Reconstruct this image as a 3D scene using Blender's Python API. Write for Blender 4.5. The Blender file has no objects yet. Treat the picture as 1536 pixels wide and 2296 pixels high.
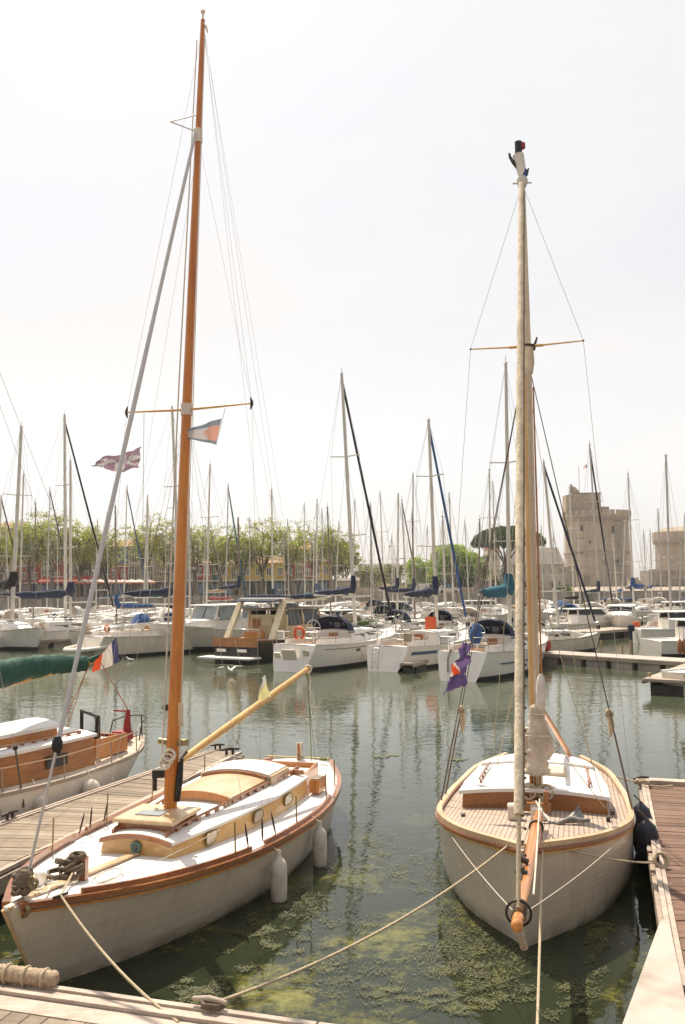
import bpy, math, random
from mathutils import Vector, Matrix, noise as mnoise

# ------------------------------------------------------------------ camera
S = bpy.context.scene
C = S.collection
CAM_H, FPX, PITCH, ROLL = 4.0, 2000.0, math.atan(160/2000), -0.012
R = (Matrix.Rotation(math.pi/2+PITCH, 3, 'X') @ Matrix.Rotation(ROLL, 3, 'Z'))
cd = bpy.data.cameras.new('camera'); cam = bpy.data.objects.new('camera', cd); C.objects.link(cam)
cam.matrix_world = Matrix.Translation((0, 0, CAM_H)) @ R.to_4x4()
cd.sensor_fit = 'HORIZONTAL'; cd.sensor_width = 36; cd.lens = 36*FPX/1536
cd.clip_start = 0.1; cd.clip_end = 6000
cd.dof.use_dof = True; cd.dof.focus_distance = 17.0; cd.dof.aperture_fstop = 5.6
S.camera = cam
# ------------------------------------------------------------------ light
SUN_AZ, SUN_EL = math.radians(-19), math.radians(57)     # azimuth from +Y towards +X
sun_dir = Vector((math.sin(SUN_AZ)*math.cos(SUN_EL), math.cos(SUN_AZ)*math.cos(SUN_EL), math.sin(SUN_EL)))
W = bpy.data.worlds.new('World'); S.world = W; W.use_nodes = True
nt = W.node_tree; nt.nodes.clear()
def wn(t): return nt.nodes.new(t)
out = wn('ShaderNodeOutputWorld'); bg = wn('ShaderNodeBackground'); bg2 = wn('ShaderNodeBackground'); mixs = wn('ShaderNodeMixShader')
sky = wn('ShaderNodeTexSky'); sky.sky_type = 'NISHITA'; sky.sun_disc = False
sky.sun_elevation = SUN_EL; sky.sun_rotation = SUN_AZ; sky.air_density = 1.0; sky.dust_density = 2.5
bg.inputs[1].default_value = 0.12
tc = wn('ShaderNodeTexCoord'); mp = wn('ShaderNodeMapping'); mp.inputs['Scale'].default_value = (1.0, 1.0, 2.2)
nz = wn('ShaderNodeTexNoise'); nz.inputs['Scale'].default_value = 2.0; nz.inputs['Detail'].default_value = 7; nz.inputs['Roughness'].default_value = .5
cr = wn('ShaderNodeMapRange'); cr.inputs['From Min'].default_value = .36; cr.inputs['From Max'].default_value = .60
cr.inputs['To Min'].default_value = .68; cr.inputs['To Max'].default_value = .985
nt.links.new(tc.outputs['Generated'], mp.inputs[0]); nt.links.new(mp.outputs[0], nz.inputs[0]); nt.links.new(nz.outputs['Fac'], cr.inputs[0])
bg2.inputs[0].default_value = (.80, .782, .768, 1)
# thin bright overcast: the veil glows more towards the sun (forward scattering), its unseen far side dimmed to deepen hull shade
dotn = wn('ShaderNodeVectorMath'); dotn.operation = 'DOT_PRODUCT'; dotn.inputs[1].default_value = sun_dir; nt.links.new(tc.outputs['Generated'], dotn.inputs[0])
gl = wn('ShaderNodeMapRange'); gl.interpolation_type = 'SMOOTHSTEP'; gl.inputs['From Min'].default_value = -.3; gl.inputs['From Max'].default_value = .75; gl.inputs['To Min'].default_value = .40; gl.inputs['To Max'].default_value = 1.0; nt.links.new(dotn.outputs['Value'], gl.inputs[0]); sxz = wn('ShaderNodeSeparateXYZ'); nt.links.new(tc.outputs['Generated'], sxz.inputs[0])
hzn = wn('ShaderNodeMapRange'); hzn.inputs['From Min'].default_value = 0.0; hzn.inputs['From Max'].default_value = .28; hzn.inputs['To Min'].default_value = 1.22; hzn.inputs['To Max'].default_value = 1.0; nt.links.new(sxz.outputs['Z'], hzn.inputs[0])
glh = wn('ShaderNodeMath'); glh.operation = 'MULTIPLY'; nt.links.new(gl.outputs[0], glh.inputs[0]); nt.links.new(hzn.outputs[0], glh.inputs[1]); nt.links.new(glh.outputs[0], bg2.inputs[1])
nt.links.new(sky.outputs[0], bg.inputs[0]); nt.links.new(cr.outputs[0], mixs.inputs[0])
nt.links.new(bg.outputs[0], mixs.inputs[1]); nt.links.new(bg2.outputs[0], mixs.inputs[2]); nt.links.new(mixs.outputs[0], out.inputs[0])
sl = bpy.data.lights.new('sun', 'SUN'); sl.energy = 5.0; sl.angle = math.radians(.6); sl.color = (1, .88, .70)
so = bpy.data.objects.new('sun', sl); C.objects.link(so); so.rotation_euler = (-sun_dir).to_track_quat('-Z', 'Y').to_euler()
S.view_settings.view_transform = 'Standard'; S.view_settings.look = 'None'
S.view_settings.exposure = 0.28; S.view_settings.gamma = 1.0; S.view_settings.use_curve_mapping = False

# ------------------------------------------------------------------ placing helpers
def ray(px, py): return R @ Vector(((px-768)/FPX, -(py-1148)/FPX, -1))
def at(px, py, Y):
    r = ray(px, py); return Vector((0, 0, CAM_H)) + r*(Y/r.y)
def atz(px, py, z):
    r = ray(px, py); return Vector((0, 0, CAM_H)) + r*((z-CAM_H)/r.z)
def lerp(a, b, t): return a+(b-a)*t
rnd = random.Random(7)

# ------------------------------------------------------------------ mesh helpers
class MB:
    def __init__(s): s.v = []; s.f = []; s.m = []; s.s = []
    def add(s, vs, fs, mi=0, sm=False):
        o = len(s.v); s.v += [tuple(p) for p in vs]
        for f in fs: s.f.append(tuple(i+o for i in f)); s.m.append(mi); s.s.append(sm)
        return s
    def box(s, c, d, rz=0, mi=0, M=None, bev=0):
        hx, hy, hz = d[0]/2, d[1]/2, d[2]/2
        if bev:
            b = bev; vs = []
            for z, k in ((-hz, b), (-hz+b, 0), (hz-b, 0), (hz, b)):
                for sx, sy in ((-1, -1), (1, -1), (1, 1), (-1, 1)): vs.append(Vector((sx*(hx-k), sy*(hy-k), z)))
            fs = [(3, 2, 1, 0), (12, 13, 14, 15)]
            for L in range(3):
                for i in range(4): j = (i+1) % 4; fs.append((L*4+i, L*4+j, L*4+4+j, L*4+4+i))
        else:
            vs = [Vector((x, y, z)) for z in (-hz, hz) for x, y in ((-hx, -hy), (hx, -hy), (hx, hy), (-hx, hy))]
            fs = [(3, 2, 1, 0), (4, 5, 6, 7), (0, 1, 5, 4), (1, 2, 6, 5), (2, 3, 7, 6), (3, 0, 4, 7)]
        m = (M or Matrix.Rotation(rz, 3, 'Z'))
        return s.add([m @ p + Vector(c) for p in vs], fs, mi)
    def beam(s, a, b, w, h, mi=0, up=Vector((0, 0, 1)), w2=None, h2=None):
        a, b = Vector(a), Vector(b); t = (b-a).normalized(); x = t.cross(up)
        if x.length < 1e-4: x = t.cross(Vector((0, 1, 0)))
        x.normalize(); y = x.cross(t).normalized(); vs = []
        for p, ww, hh in ((a, w, h), (b, w2 or w, h2 or h)):
            for sx, sy in ((-1, -1), (1, -1), (1, 1), (-1, 1)): vs.append(p+x*sx*ww/2+y*sy*hh/2)
        return s.add(vs, [(3, 2, 1, 0), (4, 5, 6, 7), (0, 1, 5, 4), (1, 2, 6, 5), (2, 3, 7, 6), (3, 0, 4, 7)], mi)
    def tube(s, pts, r, n=8, mi=0, caps=True, sq=1.0):
        pts = [Vector(p) for p in pts]; k = len(pts); rs = r if isinstance(r, (list, tuple)) else [r]*k
        vs = []; px = None
        for i, p in enumerate(pts):
            t = (pts[min(i+1, k-1)]-pts[max(i-1, 0)])
            if t.length < 1e-9: t = Vector((0, 0, 1))
            t.normalize()
            if px is None:
                px = t.cross(Vector((0, 0, 1)) if abs(t.z) < .9 else Vector((0, 1, 0))).normalized()
            else: px = (px - t*px.dot(t)).normalized()
            py = t.cross(px)
            for j in range(n):
                a = 2*math.pi*j/n; vs.append(p+(px*math.cos(a)+py*math.sin(a)*sq)*rs[i])
        fs = []
        for i in range(k-1):
            for j in range(n): q = (j+1) % n; fs.append((i*n+j, i*n+q, (i+1)*n+q, (i+1)*n+j))
        s.add(vs, fs, mi, True)
        if caps: s.add(vs[:n], [tuple(range(n))[::-1]], mi); s.add(vs[-n:], [tuple(range(n))], mi)
        return s
    def loft(s, rings, mi=0, caps=True, sm=True, closed=True):
        n = len(rings[0]); vs = [p for r in rings for p in r]; fs = []
        for i in range(len(rings)-1):
            for j in range(n if closed else n-1): q = (j+1) % n; fs.append((i*n+j, i*n+q, (i+1)*n+q, (i+1)*n+j))
        s.add(vs, fs, mi, sm)
        if caps: s.add(rings[0], [tuple(range(n))[::-1]], mi); s.add(rings[-1], [tuple(range(n))], mi)
        return s
    def prism(s, poly, z0, z1, mi=0):
        n = len(poly); vs = [(x, y, z0) for x, y in poly]+[(x, y, z1) for x, y in poly]
        return s.add(vs, [tuple(range(n))[::-1], tuple(range(n, 2*n))]+[(i, (i+1) % n, (i+1) % n+n, i+n) for i in range(n)], mi)
    def ball(s, c, r, n=10, m=7, mi=0, sc=(1, 1, 1)):
        c = Vector(c); rings = []
        for i in range(1, m):
            a = math.pi*i/m; rings.append([c+Vector((r*sc[0]*math.sin(a)*math.cos(2*math.pi*j/n), r*sc[1]*math.sin(a)*math.sin(2*math.pi*j/n), -r*sc[2]*math.cos(a))) for j in range(n)])
        s.loft(rings, mi, False)
        s.add([c-Vector((0, 0, r*sc[2]))]+rings[0], [(0, (j+1) % n+1, j+1) for j in range(n)], mi, True)
        s.add([c+Vector((0, 0, r*sc[2]))]+rings[-1], [(0, j+1, (j+1) % n+1) for j in range(n)], mi, True)
        return s
    def torus(s, c, r, t, M=None, n=20, mi=0, arc=(0, 2*math.pi)):
        M = M or Matrix.Identity(3); c = Vector(c)
        a0, a1 = arc
        return s.tube([c+M @ Vector((r*math.cos(a0+(a1-a0)*i/n), r*math.sin(a0+(a1-a0)*i/n), 0)) for i in range(n+1)], t, 7, mi)
    def build(s, name, mats, parent=None):
        me = bpy.data.meshes.new(name); me.from_pydata(s.v, [], s.f)
        if not isinstance(mats, (list, tuple)): mats = [mats]
        for m in mats: me.materials.append(m)
        me.polygons.foreach_set('material_index', s.m); me.polygons.foreach_set('use_smooth', s.s); me.update()
        o = bpy.data.objects.new(name, me); C.objects.link(o)
        if parent: o.parent = parent
        return o

def tag(o, label=None, cat=None, group=None, kind=None):
    if label: o['label'] = label
    if cat: o['category'] = cat
    if group: o['group'] = group
    if kind: o['kind'] = kind
    return o
def empty(name, loc, rz=0, **k):
    o = bpy.data.objects.new(name, None); C.objects.link(o); o.location = loc; o.rotation_euler = (0, 0, rz); o.empty_display_size = .2
    return tag(o, **k)
def copy_tree(o, parent=None):
    c = o.copy(); C.objects.link(c); c.parent = parent
    for ch in o.children: copy_tree(ch, c)
    return c

# ------------------------------------------------------------------ materials
def node_mat(name):
    m = bpy.data.materials.new(name); m.use_nodes = True; t = m.node_tree; b = t.nodes['Principled BSDF']; return m, t, b
def mat(name, col, rough=.5, var=.12, scale=4.0, stretch=(1, 1, 1), bump=0.0, bscale=None, metal=0, coat=0, dirt=None, detail=4, trans=0):
    m, t, b = node_mat(name); N, L = t.nodes.new, t.links.new
    tc = N('ShaderNodeTexCoord'); mp = N('ShaderNodeMapping'); mp.inputs['Scale'].default_value = stretch; L(tc.outputs['Object'], mp.inputs[0])
    nz = N('ShaderNodeTexNoise'); nz.inputs['Scale'].default_value = scale; nz.inputs['Detail'].default_value = detail; L(mp.outputs[0], nz.inputs[0])
    mr = N('ShaderNodeMapRange'); mr.inputs['From Min'].default_value = .3; mr.inputs['From Max'].default_value = .7; L(nz.outputs['Fac'], mr.inputs[0])
    mx = N('ShaderNodeMix'); mx.data_type = 'RGBA'; L(mr.outputs[0], mx.inputs['Factor'])
    mx.inputs['A'].default_value = tuple(c*(1-var) for c in col)+(1,); mx.inputs['B'].default_value = tuple(min(1, c*(1+var)) for c in col)+(1,)
    src = mx.outputs['Result']
    if dirt:   # (colour, amount, scale)
        n2 = N('ShaderNodeTexNoise'); n2.inputs['Scale'].default_value = dirt[2]; n2.inputs['Detail'].default_value = 5; L(tc.outputs['Object'], n2.inputs[0])
        m2 = N('ShaderNodeMapRange'); m2.inputs['From Min'].default_value = .48; m2.inputs['From Max'].default_value = .75; m2.inputs['To Max'].default_value = dirt[1]; L(n2.outputs['Fac'], m2.inputs[0])
        mx2 = N('ShaderNodeMix'); mx2.data_type = 'RGBA'; L(m2.outputs[0], mx2.inputs['Factor']); L(src, mx2.inputs['A']); mx2.inputs['B'].default_value = tuple(dirt[0])+(1,)
        src = mx2.outputs['Result']
    L(src, b.inputs['Base Color']); b.inputs['Roughness'].default_value = rough; b.inputs['Metallic'].default_value = metal
    b.inputs['Coat Weight'].default_value = coat; b.inputs['Coat Roughness'].default_value = .12
    if trans: b.inputs['Transmission Weight'].default_value = trans
    if bump:
        bp = N('ShaderNodeBump'); bp.inputs['Strength'].default_value = bump; bp.inputs['Distance'].default_value = .02
        if bscale:
            n3 = N('ShaderNodeTexNoise'); n3.inputs['Scale'].default_value = bscale; L(mp.outputs[0], n3.inputs[0]); L(n3.outputs['Fac'], bp.inputs['Height'])
        else: L(nz.outputs['Fac'], bp.inputs['Height'])
        L(bp.outputs[0], b.inputs['Normal'])
    return m
def cloth(name, col, trans=.35, **k):
    m = mat(name, col, .85, **k); t = m.node_tree; b = t.nodes['Principled BSDF']
    tr = t.nodes.new('ShaderNodeBsdfTranslucent'); mx = t.nodes.new('ShaderNodeMixShader'); mx.inputs[0].default_value = trans
    tr.inputs[0].default_value = tuple(col)+(1,)
    o = t.nodes['Material Output']; t.links.new(b.outputs[0], mx.inputs[1]); t.links.new(tr.outputs[0], mx.inputs[2]); t.links.new(mx.outputs[0], o.inputs[0])
    return m
M = {}
M['white'] = mat('white_paint', (.60, .56, .50), .35, .05, 3, dirt=((.5, .42, .32), .35, 2.2), coat=.2)
M['deckwhite'] = mat('white_deck_paint', (.78, .76, .73), .6, .05, 6, dirt=((.6, .53, .45), .35, 1.5), bump=.15, bscale=90)
M['gel'] = mat('white_gelcoat', (.82, .77, .70), .3, .06, 1.2, dirt=((.42, .36, .27), .4, 1.3), coat=.3)
M['cream'] = mat('cream_gelcoat', (.74, .67, .55), .35, .07, 1.2, dirt=((.36, .3, .22), .4, 1.1))
M['greyhull'] = mat('grey_hull', (.62, .58, .52), .4, .08, 1.2, dirt=((.3, .26, .2), .4, 1.1))
M['beigehull'] = mat('warm_white_hull', (.56, .49, .41), .4, .05, 2.5, dirt=((.4, .33, .25), .3, 1.8), coat=.15)
M['blackhull'] = mat('black_hull', (.03, .022, .018), .35, .2, 2)
M['boot'] = mat('dark_antifouling', (.03, .035, .04), .6, .3, 3)
M['navyband'] = mat('navy_stripe', (.05, .08, .16), .4, .1, 3)
def hullmat(name, col, grime):
    m, t, b = node_mat(name); N, L = t.nodes.new, t.links.new
    tc = N('ShaderNodeTexCoord'); sx = N('ShaderNodeSeparateXYZ'); L(tc.outputs['Object'], sx.inputs[0])
    def noise(sc, stretch, det=4):
        mp = N('ShaderNodeMapping'); mp.inputs['Scale'].default_value = stretch; L(tc.outputs['Object'], mp.inputs[0]); n = N('ShaderNodeTexNoise'); n.inputs['Scale'].default_value = sc; n.inputs['Detail'].default_value = det; L(mp.outputs[0], n.inputs[0]); return n.outputs['Fac']
    def rng_(src, a, b_, c, d):
        r = N('ShaderNodeMapRange'); r.inputs['From Min'].default_value = a; r.inputs['From Max'].default_value = b_; r.inputs['To Min'].default_value = c; r.inputs['To Max'].default_value = d; L(src, r.inputs[0]); return r.outputs[0]
    def mul(a, b_, op='MULTIPLY'):
        x = N('ShaderNodeMath'); x.operation = op; L(a, x.inputs[0]); L(b_, x.inputs[1]); return x.outputs[0]
    def mix(f, A, B):
        x = N('ShaderNodeMix'); x.data_type = 'RGBA'; L(f, x.inputs['Factor'])
        if isinstance(A, tuple): x.inputs['A'].default_value = A
        else: L(A, x.inputs['A'])
        x.inputs['B'].default_value = B; return x.outputs['Result']
    c = mix(rng_(noise(1.6, (1, 1, 1)), .3, .7, 0, 1), tuple(k*.94 for k in col)+(1,), tuple(min(1, k*1.05) for k in col)+(1,))
    c = mix(rng_(noise(5, (1, 3, .35), 5), .52, .75, 0, .35), c, grime+(1,))                 # runs down from the rail
    low = rng_(sx.outputs['Z'], .02, .22, 1, 0); c = mix(mul(low, rng_(noise(4, (1, 1, 1.5), 6), .35, .6, .1, .6)), c, (.13, .12, .075, 1))      # green-brown scum above the waterline
    z1 = N('ShaderNodeMath'); z1.operation = 'MULTIPLY'; z1.inputs[1].default_value = 7.5; L(sx.outputs['Z'], z1.inputs[0]); fr = N('ShaderNodeMath'); fr.operation = 'FRACT'; L(z1.outputs[0], fr.inputs[0])
    seam = rng_(fr.outputs[0], .0, .07, 1, 0)
    bp = N('ShaderNodeBump'); bp.inputs['Strength'].default_value = .25; bp.inputs['Distance'].default_value = .01; bp.invert = True; L(mul(seam, rng_(noise(2, (1, 1, 1)), .3, .7, .2, 1)), bp.inputs['Height']); L(bp.outputs[0], b.inputs['Normal'])
    L(c, b.inputs['Base Color']); b.inputs['Roughness'].default_value = .28; b.inputs['Coat Weight'].default_value = .35; b.inputs['Coat Roughness'].default_value = .08
    return m
M['white'] = hullmat('white_hull_paint', (.70, .62, .52), (.40, .34, .26)); M['beigehull'] = hullmat('warm_white_hull_paint', (.64, .55, .44), (.38, .30, .21))
def wood(name, a, b_, rough, sc=(1, 12, 12), scale=3, coat=0, bump=.1):
    m, t, b = node_mat(name); N, L = t.nodes.new, t.links.new
    tc = N('ShaderNodeTexCoord'); mp = N('ShaderNodeMapping'); mp.inputs['Scale'].default_value = sc; L(tc.outputs['Object'], mp.inputs[0])
    nz = N('ShaderNodeTexNoise'); nz.inputs['Scale'].default_value = scale; nz.inputs['Detail'].default_value = 6; nz.inputs['Distortion'].default_value = .6; L(mp.outputs[0], nz.inputs[0])
    n2 = N('ShaderNodeTexNoise'); n2.inputs['Scale'].default_value = .9; L(tc.outputs['Object'], n2.inputs[0])
    ad = N('ShaderNodeMath'); ad.operation = 'MULTIPLY_ADD'; ad.inputs[1].default_value = .5; L(n2.outputs['Fac'], ad.inputs[0]); 
    ad2 = N('ShaderNodeMath'); ad2.operation = 'MULTIPLY'; ad2.inputs[1].default_value = .55; L(nz.outputs['Fac'], ad2.inputs[0]); L(ad2.outputs[0], ad.inputs[2])
    mr = N('ShaderNodeMapRange'); mr.inputs['From Min'].default_value = .38; mr.inputs['From Max'].default_value = .66; L(ad.outputs[0], mr.inputs[0])
    mx = N('ShaderNodeMix'); mx.data_type = 'RGBA'; L(mr.outputs[0], mx.inputs['Factor']); mx.inputs['A'].default_value = tuple(a)+(1,); mx.inputs['B'].default_value = tuple(b_)+(1,)
    L(mx.outputs['Result'], b.inputs['Base Color']); b.inputs['Roughness'].default_value = rough; b.inputs['Coat Weight'].default_value = coat; b.inputs['Coat Roughness'].default_value = .1
    if rough >= .75:      # weathered boards: stains, damp patches and bird lime
        n4 = N('ShaderNodeTexNoise'); n4.inputs['Scale'].default_value = 1.7; n4.inputs['Detail'].default_value = 8; n4.inputs['Roughness'].default_value = .7; L(tc.outputs['Object'], n4.inputs[0])
        r4 = N('ShaderNodeMapRange'); r4.inputs['From Min'].default_value = .5; r4.inputs['From Max'].default_value = .72; r4.inputs['To Max'].default_value = .6; L(n4.outputs['Fac'], r4.inputs[0])
        x4 = N('ShaderNodeMix'); x4.data_type = 'RGBA'; L(r4.outputs[0], x4.inputs['Factor']); L(mx.outputs['Result'], x4.inputs['A']); x4.inputs['B'].default_value = tuple(k*.42 for k in a)+(1,)
        n5 = N('ShaderNodeTexNoise'); n5.inputs['Scale'].default_value = 14; n5.inputs['Detail'].default_value = 2; L(tc.outputs['Object'], n5.inputs[0])
        r5 = N('ShaderNodeMapRange'); r5.inputs['From Min'].default_value = .72; r5.inputs['From Max'].default_value = .76; r5.inputs['To Max'].default_value = .7; L(n5.outputs['Fac'], r5.inputs[0])
        x5 = N('ShaderNodeMix'); x5.data_type = 'RGBA'; L(r5.outputs[0], x5.inputs['Factor']); L(x4.outputs['Result'], x5.inputs['A']); x5.inputs['B'].default_value = (.62, .6, .55, 1); L(x5.outputs['Result'], b.inputs['Base Color'])
    bp = N('ShaderNodeBump'); bp.inputs['Strength'].default_value = bump; bp.inputs['Distance'].default_value = .01; L(nz.outputs['Fac'], bp.inputs['Height']); L(bp.outputs[0], b.inputs['Normal'])
    return m
M['varnish'] = wood('orange_varnished_wood', (.40, .13, .025), (.62, .26, .06), .3, (14, 1, 1), 2.5, .5)
M['mastwood'] = wood('orange_varnished_spar', (.46, .13, .015), (.66, .24, .03), .3, (14, 14, .7), 2.5, .5)
M['trim'] = wood('reddish_mahogany', (.22, .075, .028), (.42, .17, .065), .3, (12, 1, 12), 3, .5)
M['mahog'] = wood('brown_mahogany_panel', (.24, .085, .025), (.44, .19, .06), .35, (12, 1, 10), 3, .4)
M['ply'] = wood('yellow_varnished_plywood', (.52, .30, .10), (.74, .48, .20), .35, (3, 1, 9), 3, .4)
M['lightwood'] = wood('pale_varnished_wood', (.52, .35, .19), (.70, .51, .32), .4, (3, .8, 3), 2.5, .25)
M['yellowspar'] = wood('yellow_varnished_spar', (.55, .30, .07), (.72, .43, .13), .35, (2, 2, 2), 4, .4)
M['weathered'] = wood('weathered_grey_wood', (.30, .24, .19), (.48, .40, .33), .8, (1, 8, 8), 4)
M['paleedge'] = wood('pale_pontoon_rail', (.38, .30, .245), (.56, .47, .40), .8, (1, 6, 6), 3)
M['plank'] = []
for k_, (a_, b_) in enumerate([((.20, .16, .12), (.33, .27, .20)), ((.16, .125, .092), (.27, .215, .16)), ((.25, .20, .15), (.39, .32, .245)), ((.19, .145, .105), (.31, .24, .175))]):
    M['plank'].append(wood('pontoon_plank_%d' % k_, a_, b_, .8, (1.5, 14, 14), 3, 0, .3))
M['redplank'] = [wood('reddish_pontoon_plank_%d' % k_, a_, b_, .8, (1.5, 14, 14), 3, 0, .3) for k_, (a_, b_) in enumerate([((.13, .07, .045), (.22, .125, .085)), ((.11, .057, .038), (.19, .108, .072)), ((.155, .085, .058), (.25, .15, .105))])]
M['rope'] = mat('beige_rope', (.50, .41, .28), .9, .3, 60, bump=.4)
M['rope_w'] = mat('pale_rope', (.68, .62, .52), .9, .2, 60)
M['rope_dark'] = mat('dark_weathered_rope', (.16, .12, .085), .9, .4, 50, bump=.4)
M['rope_green'] = mat('green_rope', (.14, .20, .06), .8, .2, 40)
M['rope_red'] = mat('orange_red_rope', (.45, .15, .08), .8, .2, 40)
M['wire'] = mat('steel_wire', (.50, .47, .43), .4, .1, 10, metal=.6)
M['darkwire'] = mat('dark_wire', (.10, .07, .06), .6, .2, 10)
M['steel'] = mat('stainless_steel', (.6, .58, .55), .25, .1, 10, metal=.9)
M['alu'] = mat('aluminium_mast', (.58, .54, .49), .45, .1, 3, metal=.2)
M['alu2'] = mat('pale_mast', (.72, .66, .57), .5, .12, 2)
M['aludark'] = mat('dark_spar', (.24, .18, .14), .5, .12, 2)
M['black'] = mat('black_rubber', (.012, .011, .012), .5, .2, 10)
M['iron'] = mat('dark_iron', (.045, .035, .03), .6, .3, 30)
M['brass'] = mat('weathered_brass', (.30, .24, .12), .4, .2, 20, metal=.7)
M['verdigris'] = mat('verdigris_ring', (.10, .20, .16), .5, .2, 20)
M['glass'] = mat('dark_window_glass', (.05, .055, .06), .08, .15, 2)
M['portglass'] = mat('beige_port_glass', (.50, .42, .30), .1, .15, 6)  # plain beige pane colour
M['archcream'] = mat('cream_arch_paint', (.78, .66, .44), .5, .06, 3)
M['glass_l'] = mat('pale_window_glass', (.30, .33, .34), .08, .15, 2)
M['fender'] = mat('scuffed_white_fender', (.66, .60, .53), .6, .1, 8, dirt=((.3, .23, .17), .6, 6))
M['navyfender'] = mat('navy_fender', (.012, .014, .03), .4, .2, 8)
M['navy'] = mat('navy_canvas', (.022, .03, .065), .85, .25, 5, bump=.4, bscale=14)
M['blue'] = mat('blue_canvas', (.03, .09, .24), .85, .25, 5, bump=.4, bscale=14)
M['teal'] = mat('teal_canvas', (.015, .11, .17), .85, .25, 5, bump=.4, bscale=14)
M['blackcanvas'] = mat('black_canvas', (.022, .016, .018), .85, .25, 5, bump=.4, bscale=14)
M['green'] = mat('green_canvas', (.007, .065, .042), .75, .25, 4, bump=.5, bscale=9)
M['paleblue'] = mat('pale_blue_tarpaulin', (.22, .32, .55), .8, .2, 4, bump=.4, bscale=9)
M['tan'] = mat('tan_canvas', (.45, .33, .2), .85, .2, 5)
M['sail'] = mat('cream_sailcloth', (.62, .53, .42), .85, .18, 7, bump=.5, bscale=16)
M['logrope'] = mat('tan_rope_wrapping', (.40, .30, .21), .9, .35, 25, bump=.6)
M['galv'] = mat('galvanised_iron', (.22, .21, .20), .55, .2, 20, metal=.3)
M['jibcream'] = mat('warm_cream_sail_roll', (.72, .61, .45), .8, .22, 3, (6, 6, 1), bump=.5, bscale=9, dirt=((.35, .26, .16), .5, 4))
M['mastR'] = wood('honey_varnished_spar', (.56, .29, .08), (.76, .50, .22), .3, (14, 14, .7), 2.5, .5)
M['foil'] = mat('grey_white_furled_sail', (.55, .53, .52), .6, .08, 12)
M['sailred'] = mat('red_canvas', (.35, .04, .03), .85, .2, 5)
M['orange'] = mat('orange_lifebuoy', (.72, .12, .03), .6, .12, 6)
M['red'] = mat('red_paint', (.30, .025, .025), .5, .15, 6)
M['f_blue'] = cloth('flag_blue', (.06, .06, .14)); M['f_white'] = cloth('flag_white', (.72, .66, .58)); M['f_red'] = cloth('flag_red', (.75, .10, .03))
M['f_mauve'] = cloth('faded_mauve_flag', (.34, .22, .28), var=.4, scale=5, detail=2); M['f_pale'] = cloth('pale_flag', (.62, .6, .6)); M['f_salmon'] = cloth('salmon_flag', (.72, .38, .30))
M['f_grey'] = cloth('grey_blue_flag', (.25, .30, .36)); M['f_purple'] = cloth('purple_flag', (.15, .10, .25), var=.3, scale=4); M['f_yellow'] = cloth('pale_yellow_pennant', (.66, .63, .32), .5)
M['clothw'] = mat('white_cloth', (.72, .68, .63), .9, .1, 6, bump=.5, bscale=14)
M['concrete'] = mat('pontoon_concrete', (.48, .41, .36), .85, .15, 2, dirt=((.22, .18, .14), .5, .8))
M['float'] = mat('dark_pontoon_float', (.06, .05, .045), .8, .3, 2)
M['stone'] = mat('quay_stone', (.40, .33, .27), .9, .2, .5, dirt=((.16, .14, .1), .6, .2))
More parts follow.
